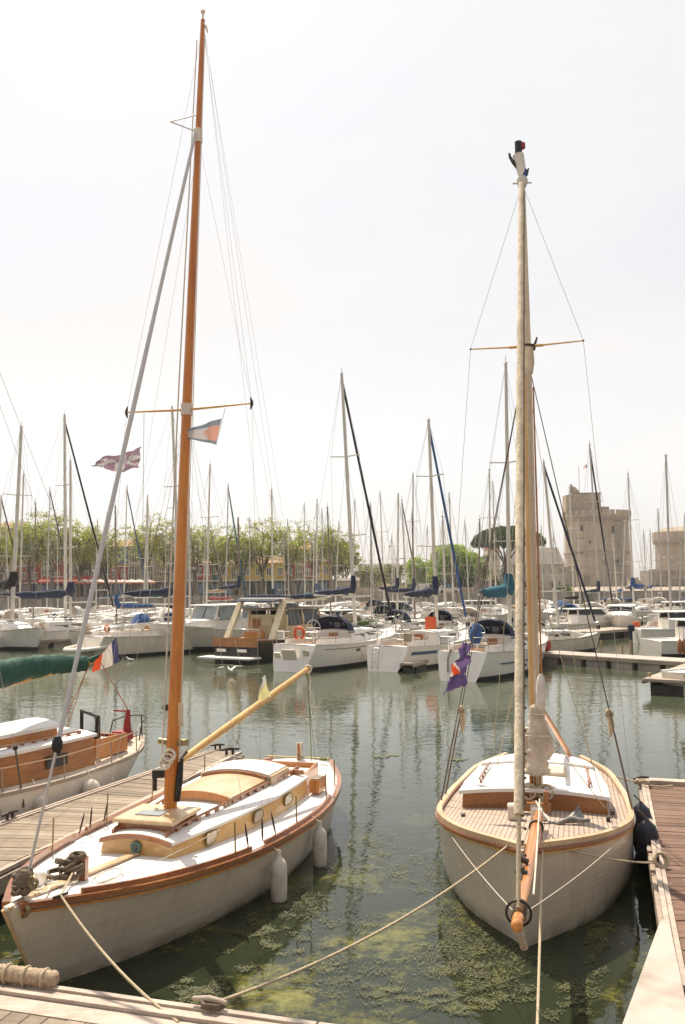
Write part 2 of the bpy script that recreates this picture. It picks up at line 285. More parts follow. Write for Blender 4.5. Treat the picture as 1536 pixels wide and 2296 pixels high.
# ------------------------------------------------------------------ water, ground
def water_material():
    m, t, b = node_mat('harbour_water'); N, L = t.nodes.new, t.links.new
    tc = N('ShaderNodeTexCoord')
    n1 = N('ShaderNodeTexNoise'); n1.inputs['Scale'].default_value = 4.5; n1.inputs['Detail'].default_value = 12; n1.inputs['Roughness'].default_value = .8; L(tc.outputs['Object'], n1.inputs[0])
    n0 = N('ShaderNodeTexNoise'); n0.inputs['Scale'].default_value = .75; n0.inputs['Detail'].default_value = 4; L(tc.outputs['Object'], n0.inputs[0])
    sx = N('ShaderNodeSeparateXYZ'); L(tc.outputs['Object'], sx.inputs[0])
    near = N('ShaderNodeMapRange'); near.inputs['From Min'].default_value = 18; near.inputs['From Max'].default_value = 9; L(sx.outputs['Y'], near.inputs[0])
    th = N('ShaderNodeMath'); th.operation = 'MULTIPLY_ADD'; th.inputs[1].default_value = .6; L(n0.outputs['Fac'], th.inputs[0]); 
    th2 = N('ShaderNodeMath'); th2.operation = 'MULTIPLY'; th2.inputs[1].default_value = .62; L(n1.outputs['Fac'], th2.inputs[0]); L(th2.outputs[0], th.inputs[2])
    mr = N('ShaderNodeMapRange'); mr.inputs['From Min'].default_value = .635; mr.inputs['From Max'].default_value = .76; L(th.outputs[0], mr.inputs[0])
    mm = N('ShaderNodeMath'); mm.operation = 'MULTIPLY'; L(mr.outputs[0], mm.inputs[0]); L(near.outputs[0], mm.inputs[1])
    mx = N('ShaderNodeMix'); mx.data_type = 'RGBA'; L(mm.outputs[0], mx.inputs['Factor'])
    mx.inputs['A'].default_value = (.022, .029, .014, 1); FARW = (.075, .088, .055, 1); mx.inputs['B'].default_value = (.19, .185, .045, 1)
    fr_ = N('ShaderNodeMapRange'); fr_.inputs['From Min'].default_value = 14; fr_.inputs['From Max'].default_value = 30; L(sx.outputs['Y'], fr_.inputs[0])
    mf = N('ShaderNodeMix'); mf.data_type = 'RGBA'; L(fr_.outputs[0], mf.inputs['Factor']); L(mx.outputs['Result'], mf.inputs['A']); mf.inputs['B'].default_value = FARW   # colour painted lighter with distance, standing in for brighter sky reflection
    L(mf.outputs['Result'], b.inputs['Base Color']); b.inputs['Roughness'].default_value = .028; b.inputs['IOR'].default_value = 1.33
    mp = N('ShaderNodeMapping'); mp.inputs['Scale'].default_value = (1.0, 1.7, 1); mp.inputs['Rotation'].default_value = (0, 0, .25); L(tc.outputs['Object'], mp.inputs[0])
    w1 = N('ShaderNodeTexNoise'); w1.inputs['Scale'].default_value = 3.2; w1.inputs['Detail'].default_value = 2.5; w1.inputs['Roughness'].default_value = .45; w1.inputs['Distortion'].default_value = .5; L(mp.outputs[0], w1.inputs[0])
    w2 = N('ShaderNodeTexNoise'); w2.inputs['Scale'].default_value = .7; w2.inputs['Detail'].default_value = 2; L(mp.outputs[0], w2.inputs[0])
    a = N('ShaderNodeMath'); a.operation = 'MULTIPLY_ADD'; a.inputs[1].default_value = 2.0; L(w2.outputs['Fac'], a.inputs[0]); L(w1.outputs['Fac'], a.inputs[2])
    # calmer close to the pontoons, livelier out in the basin
    st = N('ShaderNodeMapRange'); st.inputs['From Min'].default_value = 8; st.inputs['From Max'].default_value = 24; st.inputs['To Min'].default_value = .09; st.inputs['To Max'].default_value = .165; L(sx.outputs['Y'], st.inputs[0])
    bp = N('ShaderNodeBump'); bp.inputs['Distance'].default_value = .03; L(a.outputs[0], bp.inputs['Height']); L(st.outputs[0], bp.inputs['Strength']); L(bp.outputs[0], b.inputs['Normal'])
    return m
M['water'] = water_material()
mb = MB(); mb.add([(-900, -20, 0), (900, -20, 0), (900, 2500, 0), (-900, 2500, 0)], [(0, 1, 2, 3)])
tag(mb.build('water', M['water']), 'green harbour water with ripples and glints', kind='structure')
M['leafweed'] = mat('floating_weed_leaf', (.095, .10, .025), .6, .4, 3)
M['leafweed_d'] = mat('dark_weed_leaf', (.07, .08, .025), .6, .4, 3)
# floating weed: thousands of small blades on the surface in drifts
mb = MB(); r = random.Random(3)
drifts = [(850, 1900, 60, 45, 900), (900, 1960, 70, 40, 900), (780, 1960, 60, 30, 500), (1010, 2020, 50, 60, 900), (1060, 2110, 80, 60, 1800), (1100, 2190, 110, 50, 2200), (960, 2160, 90, 60, 900),
          (680, 2030, 60, 50, 1400), (590, 2080, 70, 40, 1100), (640, 2120, 60, 30, 500), (440, 2230, 60, 30, 900), (520, 2210, 60, 30, 500), (1330, 2130, 50, 60, 500), (1290, 2230, 80, 40, 700), (840, 2080, 80, 40, 500), (760, 2180, 120, 60, 700),
          (860, 2240, 100, 40, 600), (720, 1900, 20, 60, 180), (1290, 1482, 45, 3, 260), (1390, 1484, 50, 3, 200), (530, 1490, 60, 5, 120), (560, 1510, 80, 5, 60), (880, 1760, 60, 30, 160), (920, 1700, 80, 15, 80), (1010, 2250, 90, 30, 900)]
for px, py, sx_, sy_, n in drifts:
    subs = [(px+r.gauss(0, sx_*.6), py+r.gauss(0, sy_*.6)) for _ in range(max(3, n//45))]
    for _ in range(int(n*1.1)):
        q = r.choice(subs); x_, y_ = q[0]+r.gauss(0, sx_*.14), q[1]+r.gauss(0, sy_*.09)
        if y_ < 1420: continue
        p = atz(x_, y_, r.uniform(.004, .012)); s_ = r.uniform(.005, .017)*(1 if p.y < 20 else 5); a = r.uniform(0, 6.28)
        if r.random() < .15: s_ *= 2.6
        e = Vector((math.cos(a), math.sin(a), r.uniform(-.1, .1)))*s_; f = Vector((-math.sin(a), math.cos(a), 0))*min(s_, .018 if p.y < 20 else 9)*r.uniform(.2, .5)
        p.z += .006
        mb.add([p-e, p-f*.9, p+e, p+f], [(0, 1, 2, 3)], 0 if r.random() < .6 else 1)
tag(mb.build('floating_weed', [M['leafweed'], M['leafweed_d']]), 'drifts of yellow green weed floating between the boats', kind='stuff')

# ------------------------------------------------------------------ hull and boat helpers
TK = [0, .12, .3, .5, .7, .85, 1.]
def spl(xs, ys, t):
    n = len(xs); i = 0
    while i < n-2 and t > xs[i+1]: i += 1
    def sl(k):
        if k == 0: return (ys[1]-ys[0])/(xs[1]-xs[0])
        if k == n-1: return (ys[-1]-ys[-2])/(xs[-1]-xs[-2])
        h0, h1 = xs[k]-xs[k-1], xs[k+1]-xs[k]; d0, d1 = (ys[k]-ys[k-1])/h0, (ys[k+1]-ys[k])/h1
        return (d0*h1+d1*h0)/(h0+h1)
    h = xs[i+1]-xs[i]; u = (t-xs[i])/h; m0, m1 = sl(i), sl(i+1)
    return (2*u**3-3*u*u+1)*ys[i]+(u**3-2*u*u+u)*h*m0+(-2*u**3+3*u*u)*ys[i+1]+(u**3-u*u)*h*m1
class Hull:
    """+Y of the boat points to the bow, origin under the stern, waterline z=0"""
    def __init__(s, L, B, z, f, w, wt, bulge=.75):
        s.L, s.B, s.f, s.w, s.wt, s.bulge = L, B, list(f)+[0], list(w)+[0], wt, bulge
        z0, z1, z2 = z; s.c = z0; A = .4  # quadratic through t=0,.4,1
        s.a = ((z2-z0)-(z1-z0)/A)/(1-A); s.b_ = (z1-z0)/A-s.a*A
    def b(s, t): return max(0.0, spl(TK, s.f, min(1, max(0, t))))*s.B/2
    def ww(s, t): return max(0.0, spl(TK, s.w, min(1, max(0, t))))*s.B/2
    def z(s, t): return s.a*t*t+s.b_*t+s.c
    def pt(s, t, v, side):           # v 0 waterline, 1 sheer
        zs = s.z(t); yw = (s.wt[0]+(s.wt[1]-s.wt[0])*t)*s.L
        if v < 0: return Vector((side*s.ww(t)*(1+v*.5), yw*(1), v*.5))
        x = s.ww(t)+(s.b(t)-s.ww(t))*v**s.bulge
        return Vector((side*x, lerp(yw, t*s.L, v), zs*v))
    def deck(s, u, ac, camber=.06):
        t = u/s.L; b = max(.05, s.b(t)); return s.z(t)-.02+camber*(1-min(1, abs(ac)/b)**2)
    def mesh(s, n=36, rows=8, bootv=.0):
        mb = MB(); vs_ = [-.5]+[i/rows for i in range(rows+1)]
        ts = [i/n for i in range(n+1)]
        for side in (-1, 1):
            vs = [s.pt(t, v, side) for t in ts for v in vs_]; k = len(vs_); fs = []; ms = []
            for i in range(n):
                for j in range(k-1):
                    q = (i*k+j, (i+1)*k+j, (i+1)*k+j+1, i*k+j+1); q = q if side == -1 else q[::-1]
                    o = len(mb.v) if (i == 0 and j == 0) else o
                    fs.append((q, 1 if vs_[j] < bootv-1e-6 else 0))
            o = len(mb.v); mb.v += [tuple(p) for p in vs]
            for q, mi in fs: mb.f.append(tuple(a+o for a in q)); mb.m.append(mi); mb.s.append(True)
        tr = [s.pt(0, v, -1) for v in vs_]+[s.pt(0, v, 1) for v in reversed(vs_)]
        k = len(vs_)
        fs = [(j, j+1, 2*k-2-j, 2*k-1-j) for j in range(k-1)]
        mb.add(tr, [f[::-1] for f in fs], 0)
        return mb
    def deckmesh(s, n=30, m=8, camber=.06, inset=.01, u0=0, u1=1):
        mb = MB(); vs = []
        for i in range(n+1):
            t = lerp(u0, u1, i/n); b = max(.0, s.b(t)-inset)
            for j in range(m+1):
                a = -1+2*j/m; vs.append((a*b, t*s.L, s.z(t)-.02+camber*(1-a*a)))
        mb.add(vs, [(i*(m+1)+j, i*(m+1)+j+1, (i+1)*(m+1)+j+1, (i+1)*(m+1)+j) for i in range(n) for j in range(m)], 0, True)
        return mb
    def sheer(s, side, t0=0, t1=1, n=40, dz=0, out=0, v=1):
        r = []
        for i in range(n+1):
            p = s.pt(lerp(t0, t1, i/n), v, side); p.x += side*out; p.z += dz; r.append(p)
        return r
def sweep(mb, pts, w, h, mi=0):
    """rectangular bar along pts, width w horizontal, height h"""
    rings = []
    for i, p in enumerate(pts):
        t = (pts[min(i+1, len(pts)-1)]-pts[max(i-1, 0)]); t.z = 0; t.normalize() if t.length else None
        x = Vector((t.y, -t.x, 0)); rings.append([p-x*w/2-Vector((0, 0, h/2)), p+x*w/2-Vector((0, 0, h/2)), p+x*w/2+Vector((0, 0, h/2)), p-x*w/2+Vector((0, 0, h/2))])
    mb.loft(rings, mi, True, False)
def trunk(st, over=.03, th=.035, nc=8):
    """cabin trunk: stations (y, half bottom, half top, z bottom, z edge, camber)"""
    walls, roof = MB(), MB()
    for sd in (-1, 1):
        vs = []
        for y, hb, ht, zb, ze, c in st: vs += [(sd*hb, y, zb), (sd*ht, y, ze)]
        fs = [(2*i, 2*i+2, 2*i+3, 2*i+1) for i in range(len(st)-1)]
        walls.add(vs, fs if sd == -1 else [f[::-1] for f in fs])
    for k, rev in ((0, 0), (-1, 1)):
        y, hb, ht, zb, ze, c = st[k]
        arc = [(-ht+2*ht*j/nc, y, ze+c*(1-(-1+2*j/nc)**2)) for j in range(nc+1)]
        bot = [(-hb+2*hb*j/nc, y, zb) for j in range(nc+1)]
        walls.add(bot+arc, [(j, j+1, nc+2+j, nc+1+j)[::(-1 if rev else 1)] for j in range(nc)])
    rings = []
    for i, (y, hb, ht, zb, ze, c) in enumerate(st):
        h = ht+over; yy = y+(over if i == len(st)-1 else (-over if i == 0 else 0)) * (1 if st[-1][0] > st[0][0] else -1)
        top = [(-h+2*h*j/nc, yy, ze+th+c*(1-(-1+2*j/nc)**2)) for j in range(nc+1)]
        bot = [(p[0], p[1], p[2]-th) for p in reversed(top)]
        rings.append([Vector(p) for p in top+bot])
    roof.loft(rings, 0, True, False)
    return walls, roof
def cover(mb, a, b, r0, r1, n=12, seed=1, k=14, sag=.03, mi=0, sq=1.0, jit=1.0):
    """cloth-covered sail along a boom: lumpy tube"""
    r = random.Random(seed); a, b = Vector(a), Vector(b); pts = []; rs = []
    for i in range(k+1):
        t = i/k; p = lerp(a, b, t); p.z += sag*math.sin(t*math.pi)+r.uniform(-.1, .1)*r0*.5*jit
        pts.append(p); rs.append(lerp(r0, r1, t)*(1+r.uniform(-.17, .15)*jit)*(0.35 if i in (0, k) else 1))
    rings = []; t = (b-a).normalized(); x = t.cross(Vector((0, 0, 1))).normalized(); y = x.cross(t)
    for p, q in zip(pts, rs):
        rings.append([p+(x*math.cos(2*math.pi*j/n)*q*.75*sq+y*math.sin(2*math.pi*j/n)*q)*r.uniform(.86, 1.12) for j in range(n)])
    mb.loft(rings, mi, True)
def furled(mb, a, b, r, n=7, mi=0, seed=0, k=24, band=None):
    rr = random.Random(seed); a, b = Vector(a), Vector(b)
    mb.tube([lerp(a, b, i/k) for i in range(k+1)], [r*(1.0-.35*abs(i/k-.45))*rr.uniform(.92, 1.08) for i in range(k+1)], n, mi)
def rope(mb, a, b, sag, r, n=6, k=20, mi=0):
    a, b = Vector(a), Vector(b)
    mb.tube([lerp(a, b, i/k)-Vector((0, 0, sag*4*(i/k)*(1-i/k))) for i in range(k+1)], r, n, mi)
def coil(mb, c, r, t, turns, seed=0, axis=Vector((0, 0, 1)), mi=0, jit=.25, n=6):
    q = axis.to_track_quat('Z', 'Y').to_matrix(); rr = random.Random(seed); pts = []
    for i in range(turns*12+1):
        a = 2*math.pi*i/12; rad = r*(1+rr.uniform(-jit, jit)*.5); pts.append(Vector(c)+q @ Vector((rad*math.cos(a), rad*math.sin(a), t*1.5*i/12*.6+rr.uniform(-1, 1)*t*.6)))
    mb.tube(pts, t, n, mi)
def to_local(root, p):
    return root_inv(root) @ Vector(p)
def root_inv(root):
    return (Matrix.Translation(root.location) @ Matrix.Rotation(root.rotation_euler.z, 4, 'Z')).inverted()
# ------------------------------------------------------------------ near left boat
a_ = .282
HL = Hull(8.627, 2.77, (.72, .618, .973), (.425, .759, 1.0, 1.016, .86, .563), (.35, .741, .858, .887, .699, .427), (.076, .932))
LB = empty('sailing_boat', (-3.237+8.627*math.sin(a_), 8.677+8.627*math.cos(a_), 0), math.pi-a_,
           label='white wooden sailing boat with tall orange varnished mast and white deck at left', cat='sailing boat')
bpy.context.view_layer.update()
LL = lambda p: to_local(LB, p)
def P_(u, ac, z): return Vector((-ac, u, z))
HL.mesh(44, 8).build('hull', M['white'], LB)
dk = HL.deckmesh(36, 8, .05, .02); dk.build('deck', M['deckwhite'], LB)
for sd in (-1, 1):
    m = MB(); sweep(m, HL.sheer(sd, 0, .985, 44, .015, -.005), .075, .05); m.build('rubbing_rail', M['trim'], LB)
    m = MB(); sweep(m, HL.sheer(sd, 0, .985, 44, -.045, .012), .03, .022); m.build('rail_moulding', M['varnish'], LB)
    m = MB(); sweep(m, HL.sheer(sd, .28, .60, 16, .065, -.05), .035, .05); m.build('toe_rail', M['trim'], LB)
    m = MB(); sweep(m, HL.sheer(sd, .64, .92, 16, .065, -.05), .035, .05); m.build('toe_rail', M['trim'], LB)
# stem band and stem head
m = MB(); m.tube([HL.pt(1, v/8, 1)+Vector((0, .012, 0)) for v in range(-3, 9)], .02, 6); m.build('stem', M['lightwood'], LB)
m = MB(); m.box((0, 8.36, HL.z(.97)+.02), (.08, .46, .04)); m.build('stem_head', M['lightwood'], LB)
m = MB()
m.beam(P_(8.2, 0, HL.deck(8.2, 0)+.012), P_(6.14, 0, HL.deck(6.14, 0)+.014), .10, .022); m.build('king_plank', M['lightwood'], LB)
# cabin
dz = lambda u, ac=0: HL.deck(u, ac, .05)
st = [(6.12, .50, .46, dz(6.12, .47)-.03, .90, .08), (5.5, .62, .58, dz(5.5, .6)-.03, .89, .09), (4.6, .76, .72, dz(4.6, .74)-.03, .88, .09), (3.6, .86, .82, dz(3.6, .84)-.03, .87, .09), (2.7, .88, .84, dz(2.7, .86)-.03, .87, .09), (2.15, .87, .83, dz(2.15, .85)-.03, .87, .09)]
wl, rf = trunk(st, .03, .035, 10); wl.build('cabin_side', M['ply'], LB); rf.build('cabin_roof', M['deckwhite'], LB)
def strip_over(u, h0, h1, zc, camb, w=.035, t=.03, nc=10):
    m = MB(); pts = [Vector((lerp(-h0, h0, j/nc), u, zc+camb*(1-(-1+2*j/nc)**2))) for j in range(nc+1)]
    rings = [[p+Vector((0, -w/2, -t/2)), p+Vector((0, w/2, -t/2)), p+Vector((0, w/2, t/2)), p+Vector((0, -w/2, t/2))] for p in pts]
    return m.loft(rings, 0, True, False)
strip_over(6.165, .48, 0, .905, .08, .03, .05).build('cabin_front_trim', M['trim'], LB)
def roofz(u, ac):
    for i in range(len(st)-1):
        if st[i][0] >= u >= st[i+1][0]:
            k = (st[i][0]-u)/(st[i][0]-st[i+1][0]); ze, c, h = [lerp(st[i][q], st[i+1][q], k) for q in (4, 5, 2)]
            return ze+.035+c*(1-(ac/h)**2)
    return .98
def halfw(u):
    for i in range(len(st)-1):
        if st[i][0] >= u >= st[i+1][0]: return lerp(st[i][1], st[i+1][1], (st[i][0]-u)/(st[i][0]-st[i+1][0]))
for sd in (-1, 1):
    f = M_ = MB(); pts = [P_(u, sd*(lerp(.36, .64, (6.0-u)/4)), 0) for u in [6.02-.25*i for i in range(17)]]
    for p in pts: p.z = roofz(p.y, p.x)+.055
    f.tube(pts, .016, 6)
    rail = f.build('roof_handrail', M['trim'], LB)
    g = MB()
    for i in range(0, 17, 1): g.box((pts[i].x, pts[i].y, pts[i].z-.028), (.028, .10, .05))
    tag(g.build('rail_foot', M['trim'], rail), kind='stuff')
# portlight in the cabin front
Mx = Matrix.Rotation(math.pi/2, 3, 'X')
m = MB(); m.torus((0, 6.145, .855), .055, .018, Mx, 18); pl = m.build('front_portlight', M['verdigris'], LB)
m = MB(); m.tube([(0, 6.12, .855), (0, 6.15, .855)], .05, 16); m.build('pane', M['glass'], pl)
for u in (5.35, 4.15, 3.1):
    for sd in (-1, 1):
        h = halfw(u)-.005; zc = lerp(dz(u, h), .88, .55); My = Matrix.Rotation(math.pi/2, 3, 'Y')
        m = MB(); pts = []
        for j in range(25):
            a = 2*math.pi*j/24; pts.append((-sd*(h+.004), u+.17*math.copysign(abs(math.cos(a))**.7, math.cos(a)), zc+.075*math.copysign(abs(math.sin(a))**.7, math.sin(a))))
        m.tube(pts, .009, 6); q = m.build('side_portlight', M['brass'], LB)
        m = MB(); m.add([(p[0]*1.0, p[1], p[2]) for p in pts[:-1]], [tuple(range(24))[::(1 if sd == -1 else -1)]]); m.build('pane', M['portglass'], q)
# mast pedestal (wooden fore hatch the mast stands on)
zp = roofz(5.6, 0)
m = MB(); m.box((0, 5.58, zp+.01), (.74, .70, .11)); q = m.build('mast_pedestal', M['trim'], LB)
m = MB(); m.box((0, 5.60, zp+.09), (.84, .78, .05), bev=.012); m.build('pedestal_top', M['lightwood'], q)
m = MB(); m.box((.05, 5.66, zp+.122), (.34, .22, .012)); m.build('deck_light', M['glass_l'], q)
# companion hatch
def slab(u0, u1, h0, h1, zoff, th, camb, mt, name, nc=8):
    m = MB(); rings = []
    for u, h in ((u0, h0), (u1, h1)):
        top = [Vector((lerp(-h, h, j/nc), u, roofz(max(2.2, u), 0)+zoff+th-camb*((-1+2*j/nc)**2))) for j in range(nc+1)]
        bot = [Vector((p.x, p.y, p.z-th-.10)) for p in reversed(top)]; rings.append(top+bot)
    m.loft(rings, 0, True, False); return m.build(name, mt, LB)
slab(4.42, 3.1, .47, .52, .02, .10, .07, M['lightwood'], 'companion_hatch')
strip_over(3.12, .53, 0, roofz(3.1, 0)+.07, .07, .05, .04).build('hatch_trim', M['trim'], LB)
strip_over(4.43, .48, 0, roofz(4.4, 0)+.02, .07, .03, .1).build('hatch_front', M['varnish'], LB)
slab(3.08, 2.35, .54, .56, .10, .08, .07, M['deckwhite'], 'sliding_hatch_cover')
for sd in (-1, 1):
    m = MB(); m.beam((sd*.57, 3.08, roofz(3.0, .5)+.06), (sd*.59, 2.35, roofz(2.4, .5)+.06), .035, .13); m.build('hatch_runner', M['lightwood'], LB)
m = MB(); m.beam((-.80, 2.2, roofz(2.2, .6)+.03), (.80, 2.2, roofz(2.2, .6)+.03), .05, .07); m.build('cabin_aft_beam', M['trim'], LB)
# cockpit: coaming box, dark well and aft deck
m = MB()
for sd in (-1, 1): m.beam((sd*.78, 2.13, .80), (sd*.62, .95, .77), .04, .24)
m.beam((-.64, .95, .77), (.64, .95, .77), .04, .22); cm = m.build('cockpit_coaming', M['varnish'], LB)
m = MB(); m.box((0, 1.55, .705), (1.22, 1.12, .03)); m.build('cockpit_well', M['mahog'], LB)
m = MB(); m.box((0, 1.2, .78), (1.16, .3, .05)); m.build('cockpit_seat', M['deckwhite'], LB)
m = MB(); m.box((-.98, 2.02, .76), (.16, .36, .20)); m.build('cockpit_locker', M['varnish'], LB)
m = MB(); m.box((-.98, 2.02, .868), (.13, .3, .012)); m.build('locker_opening', M['aludark'], LB)
# rudder head and traveller on the stern
m = MB(); m.box((.0, .04, .85), (.05, .12, .36)); rh = m.build('rudder_head', M['trim'], LB)
m = MB(); m.box((.035, .04, .86), (.018, .13, .38)); m.box((-.035, .04, .86), (.018, .13, .38)); m.build('rudder_cheek', M['white'], rh)
m = MB(); m.tube([(-.62, .16, .80), (.62, .16, .80)], .014, 6); m.build('mainsheet_horse', M['brass'], LB)
# stanchions, shroud plates
for u, sd in ((5.83, 1), (4.1, 1), (2.63, 1), (1.6, 1), (6.28, -1), (4.6, -1), (3.2, -1), (1.7, -1)):
    b = HL.b(u/8.627)-.07; m = MB(); z = HL.z(u/8.627); m.tube([(-sd*b, u, z), (-sd*b*.99, u, z+.44)], .011, 6); m.build('stanchion', M['brass'], LB)
# mast
MB0 = P_(5.33, .04, 1.05); MT = LL(at(455, 45, 12.5))
def mp(k): return lerp(MB0, MT, k)
m = MB(); m.tube([mp(i/12) for i in range(13)], [.088, .087, .084, .080, .076, .072, .068, .063, .058, .052, .046, .040, .032], 12, sq=1.0)
mast = m.build('mast', M['mastwood'], LB)
def mk(px, py):   # fraction up the mast nearest to a pixel height
    best = min(range(0, 401), key=lambda i: abs(projy(mp(i/400))-py)); return best/400
def projy(pl):
    w = LB.matrix_world @ pl if False else (Matrix.Translation(LB.location) @ Matrix.Rotation(LB.rotation_euler.z, 4, 'Z')) @ pl
    c = R.transposed() @ (w-Vector((0, 0, CAM_H))); return 1148+FPX*c.y/c.z
ksp, kfs, khd = mk(0, 918), mk(0, 305), mk(0, 1665)
m = MB(); p = mp(ksp); m.tube([p-Vector((0, 0, .08)), p+Vector((0, 0, .08))], .086, 10); m.build('spreader_band', M['white'], mast)
m = MB(); p = mp(kfs); m.tube([p-Vector((0, 0, .10)), p+Vector((0, 0, .10))], .064, 10); m.build('forestay_band', M['alu2'], mast)
p = mp(ksp)
for sd in (-1, 1):
    e = p+Vector((-sd*.93, -.03, .03)); m = MB(); m.tube([p+Vector((-sd*.05, 0, 0)), e], [.030, .019], 8, sq=.6); q = m.build('spreader', M['yellowspar'], mast)
    m = MB(); m.tube([e+Vector((0, 0, -.085)), e+Vector((-sd*.02, 0, -.02)), e+Vector((-sd*.02, 0, .02)), e+Vector((0, 0, .085))], [.006, .024, .024, .006], 6); m.build('spreader_tip', M['iron'], q)
e = mp(kfs); m = MB(); tp = LL(at(382, 273, 12.0)); m.tube([mp(mk(0, 256)), tp], .009, 5); m.tube([mp(mk(0, 295)), tp], .009, 5); m.build('jumper_strut', M['alu2'], mast)
m = MB(); m.tube([MT, MT+Vector((0, 0, .10))], .016, 6); m.ball(MT+Vector((0, 0, .13)), .035); m.tube([MT+Vector((0, 0, -.02)), MT+Vector((-.07, .05, -.14))], .012, 5); m.tube([MT+Vector((-.07, .05, -.14)), MT+Vector((-.1, .05, -.24))], [.02, .01], 5); m.build('masthead_fitting', M['alu2'], mast)
p = mp(khd)
for sd in (-1, 1):
    m = MB(); m.tube([p+Vector((-sd*.08, 0, 0)), p+Vector((-sd*.20, 0, .01))], .045, 10); m.build('mast_winch', M['brass'], mast)
m = MB(); c = mp(mk(0, 1690)); 
for i in range(3): coil(m, c+Vector((.03*i-.03, .12, -.05*i)), .07, .012, 4, i, Vector((0, 1, .2)))
m.build('halyard_coil', M['rope_w'], mast)
m = MB(); m.tube([mp(mk(0, 1700))+Vector((-.13, 0, 0)), mp(mk(0, 1750))+Vector((-.12, .02, 0)), mp(mk(0, 1795))+Vector((-.10, .02, 0))], [.03, .05, .04], 8); m.build('halyard_bag', M['black'], mast)
m = MB(); c = mp(mk(0, 1738)); m.box(c+Vector((.19, .0, .02)), (.16, .10, .10), .4); m.box(c+Vector((.24, .0, -.1)), (.05, .04, .2), .4); m.build('mast_lamp', M['black'], mast)
m = MB(); c = mp(mk(0, 1585)); m.ball(c+Vector((.12, 0, 0)), .05); m.build('halyard_block', M['iron'], mast)
m = MB(); c = mp(mk(0, 1600)); m.box(c+Vector((-.10, .02, 0)), (.05, .05, .3)); m.build('mast_cleat', M['lightwood'], mast)
m = MB()
for k, off in ((0.0, -.125), (.5, .118), (1, .13)):
    m.tube([mp(.06)+Vector((off, .05, 0)), mp(.5)+Vector((off*.9, .05, 0)), mp(.97)+Vector((off*.5, .04, 0))], .006, 4)
m.build('halyard', M['rope_w'], mast)
# boom, raised and swung out over the stern
bo = LL(at(690, 1500, 15.45)); go = mp(mk(0, 1712))+Vector((-.02, -.12, 0))
m = MB(); m.tube([lerp(go, bo, i/8) for i in range(9)], [.045, .052, .055, .056, .056, .055, .053, .05, .045], 10); boom = m.build('boom', M['yellowspar'], LB)
m = MB(); coil(m, bo, .06, .012, 3, 5, bo-go); coil(m, bo+Vector((0, .05, -.06)), .05, .012, 2, 6); m.tube([bo, bo+Vector((-.05, 0, -.2)), bo+Vector((-.02, .0, -.35))], .01, 5); m.build('boom_lashing', M['rope_w'], boom)
m = MB(); m.tube([go, go+Vector((0, -.22, .09))], .05, 8); m.build('gooseneck', M['iron'], boom)
# forestay with furled jib
FB = P_(8.34, .0, HL.z(.965)+.05); FT = mp(kfs)+Vector((0, .09, 0)); k0 = .15
m = MB(); furled(m, lerp(FB, FT, k0), FT, .029, 8, 0, 2, 30); fs = m.build('furled_jib', M['foil'], LB)
m = MB(); m.tube([FB, lerp(FB, FT, k0)], .016, 6); m.build('forestay_rod', M['alu'], fs)
m = MB(); c = lerp(FB, FT, k0-.005); m.tube([c-Vector((0, 0, .09)), c-Vector((0, 0, .03)), c+Vector((0, 0, .04)), c+Vector((0, 0, .09))], [.03, .06, .055, .03], 8); m.build('furling_drum', M['black'], fs)
m = MB()
for i in range(4): coil(m, FB+Vector((.02*i, -.03*i, .06+.04*i)), .09, .016, 3, i+9, Vector((.3, .2, 1)))
m.ball(FB+Vector((0, -.02, .14)), .10, sc=(1, .8, 1.3)); m.build('tack_lashing', M['rope_dark'], fs)
m = MB(); coil(m, FB+Vector((-.14, .02, .16)), .055, .013, 2, 4, Vector((.4, 1, 0))); coil(m, FB+Vector((-.10, .10, -.07)), .06, .015, 2, 4, Vector((.4, 1, 0))); m.build('shackle', M['brass'], fs)
# rigging
def wire(name, a, b, r=.003, mt='wire', par=LB, bottle=False, sag=0):
    m = MB(); a, b = Vector(a), Vector(b)
    if sag: rope(m, a, b, sag, r, 5, 14)
    else: m.tube([a, b], r, 5)
    o = m.build(name, M[mt], par)
    if bottle:
        q = (a-b).normalized(); mm = MB(); mm.tube([b+q*.05, b+q*.12, b+q*.26, b+q*.33], [.006, .014, .014, .006], 6); mm.build('turnbuckle', M['iron'], o)
    return o
sp = mp(ksp)
for sd in (-1, 1):
    e = sp+Vector((-sd*.95, -.03, .03))
    ch = lambda u: Vector((-sd*(HL.b(u/8.627)-.09), u, HL.z(u/8.627)+.02))
    wire('cap_shroud', MT-Vector((0, 0, .1)), e, .0022); wire('cap_shroud', e, ch(5.15), .0022, bottle=True)
    wire('lower_shroud', sp, ch(5.5), .0026, bottle=True); wire('lower_shroud', sp, ch(4.75), .0026, bottle=True)
    wire('running_backstay', mp(kfs), ch(2.2), .002); 
wire('backstay', MT, P_(.1, .25, .8), .0022); wire('backstay', MT, P_(.15, -.25, .8), .0022)
wire('topping_lift', MT-Vector((0, 0, .05)), bo, .002)
wire('mainsheet', bo+Vector((0, 0, -.05)), P_(.35, .33, .78), .009, 'rope_green', sag=.02); wire('mainsheet', bo+Vector((.03, 0, -.05)), P_(.28, .38, .78), .005, 'rope_green')
wire('inner_forestay', mp(kfs*.98), P_(7.4, 0, .88), .002)
wire('guardrail_wire', Vector((1.02, 5.83, 1.10)), Vector((-.4, 8.0, 1.35)), .003) if False else None
m = MB(); coil(m, P_(.2, .5, .78), .05, .012, 3, 3); m.build('mainsheet_block', M['rope_green'], LB)
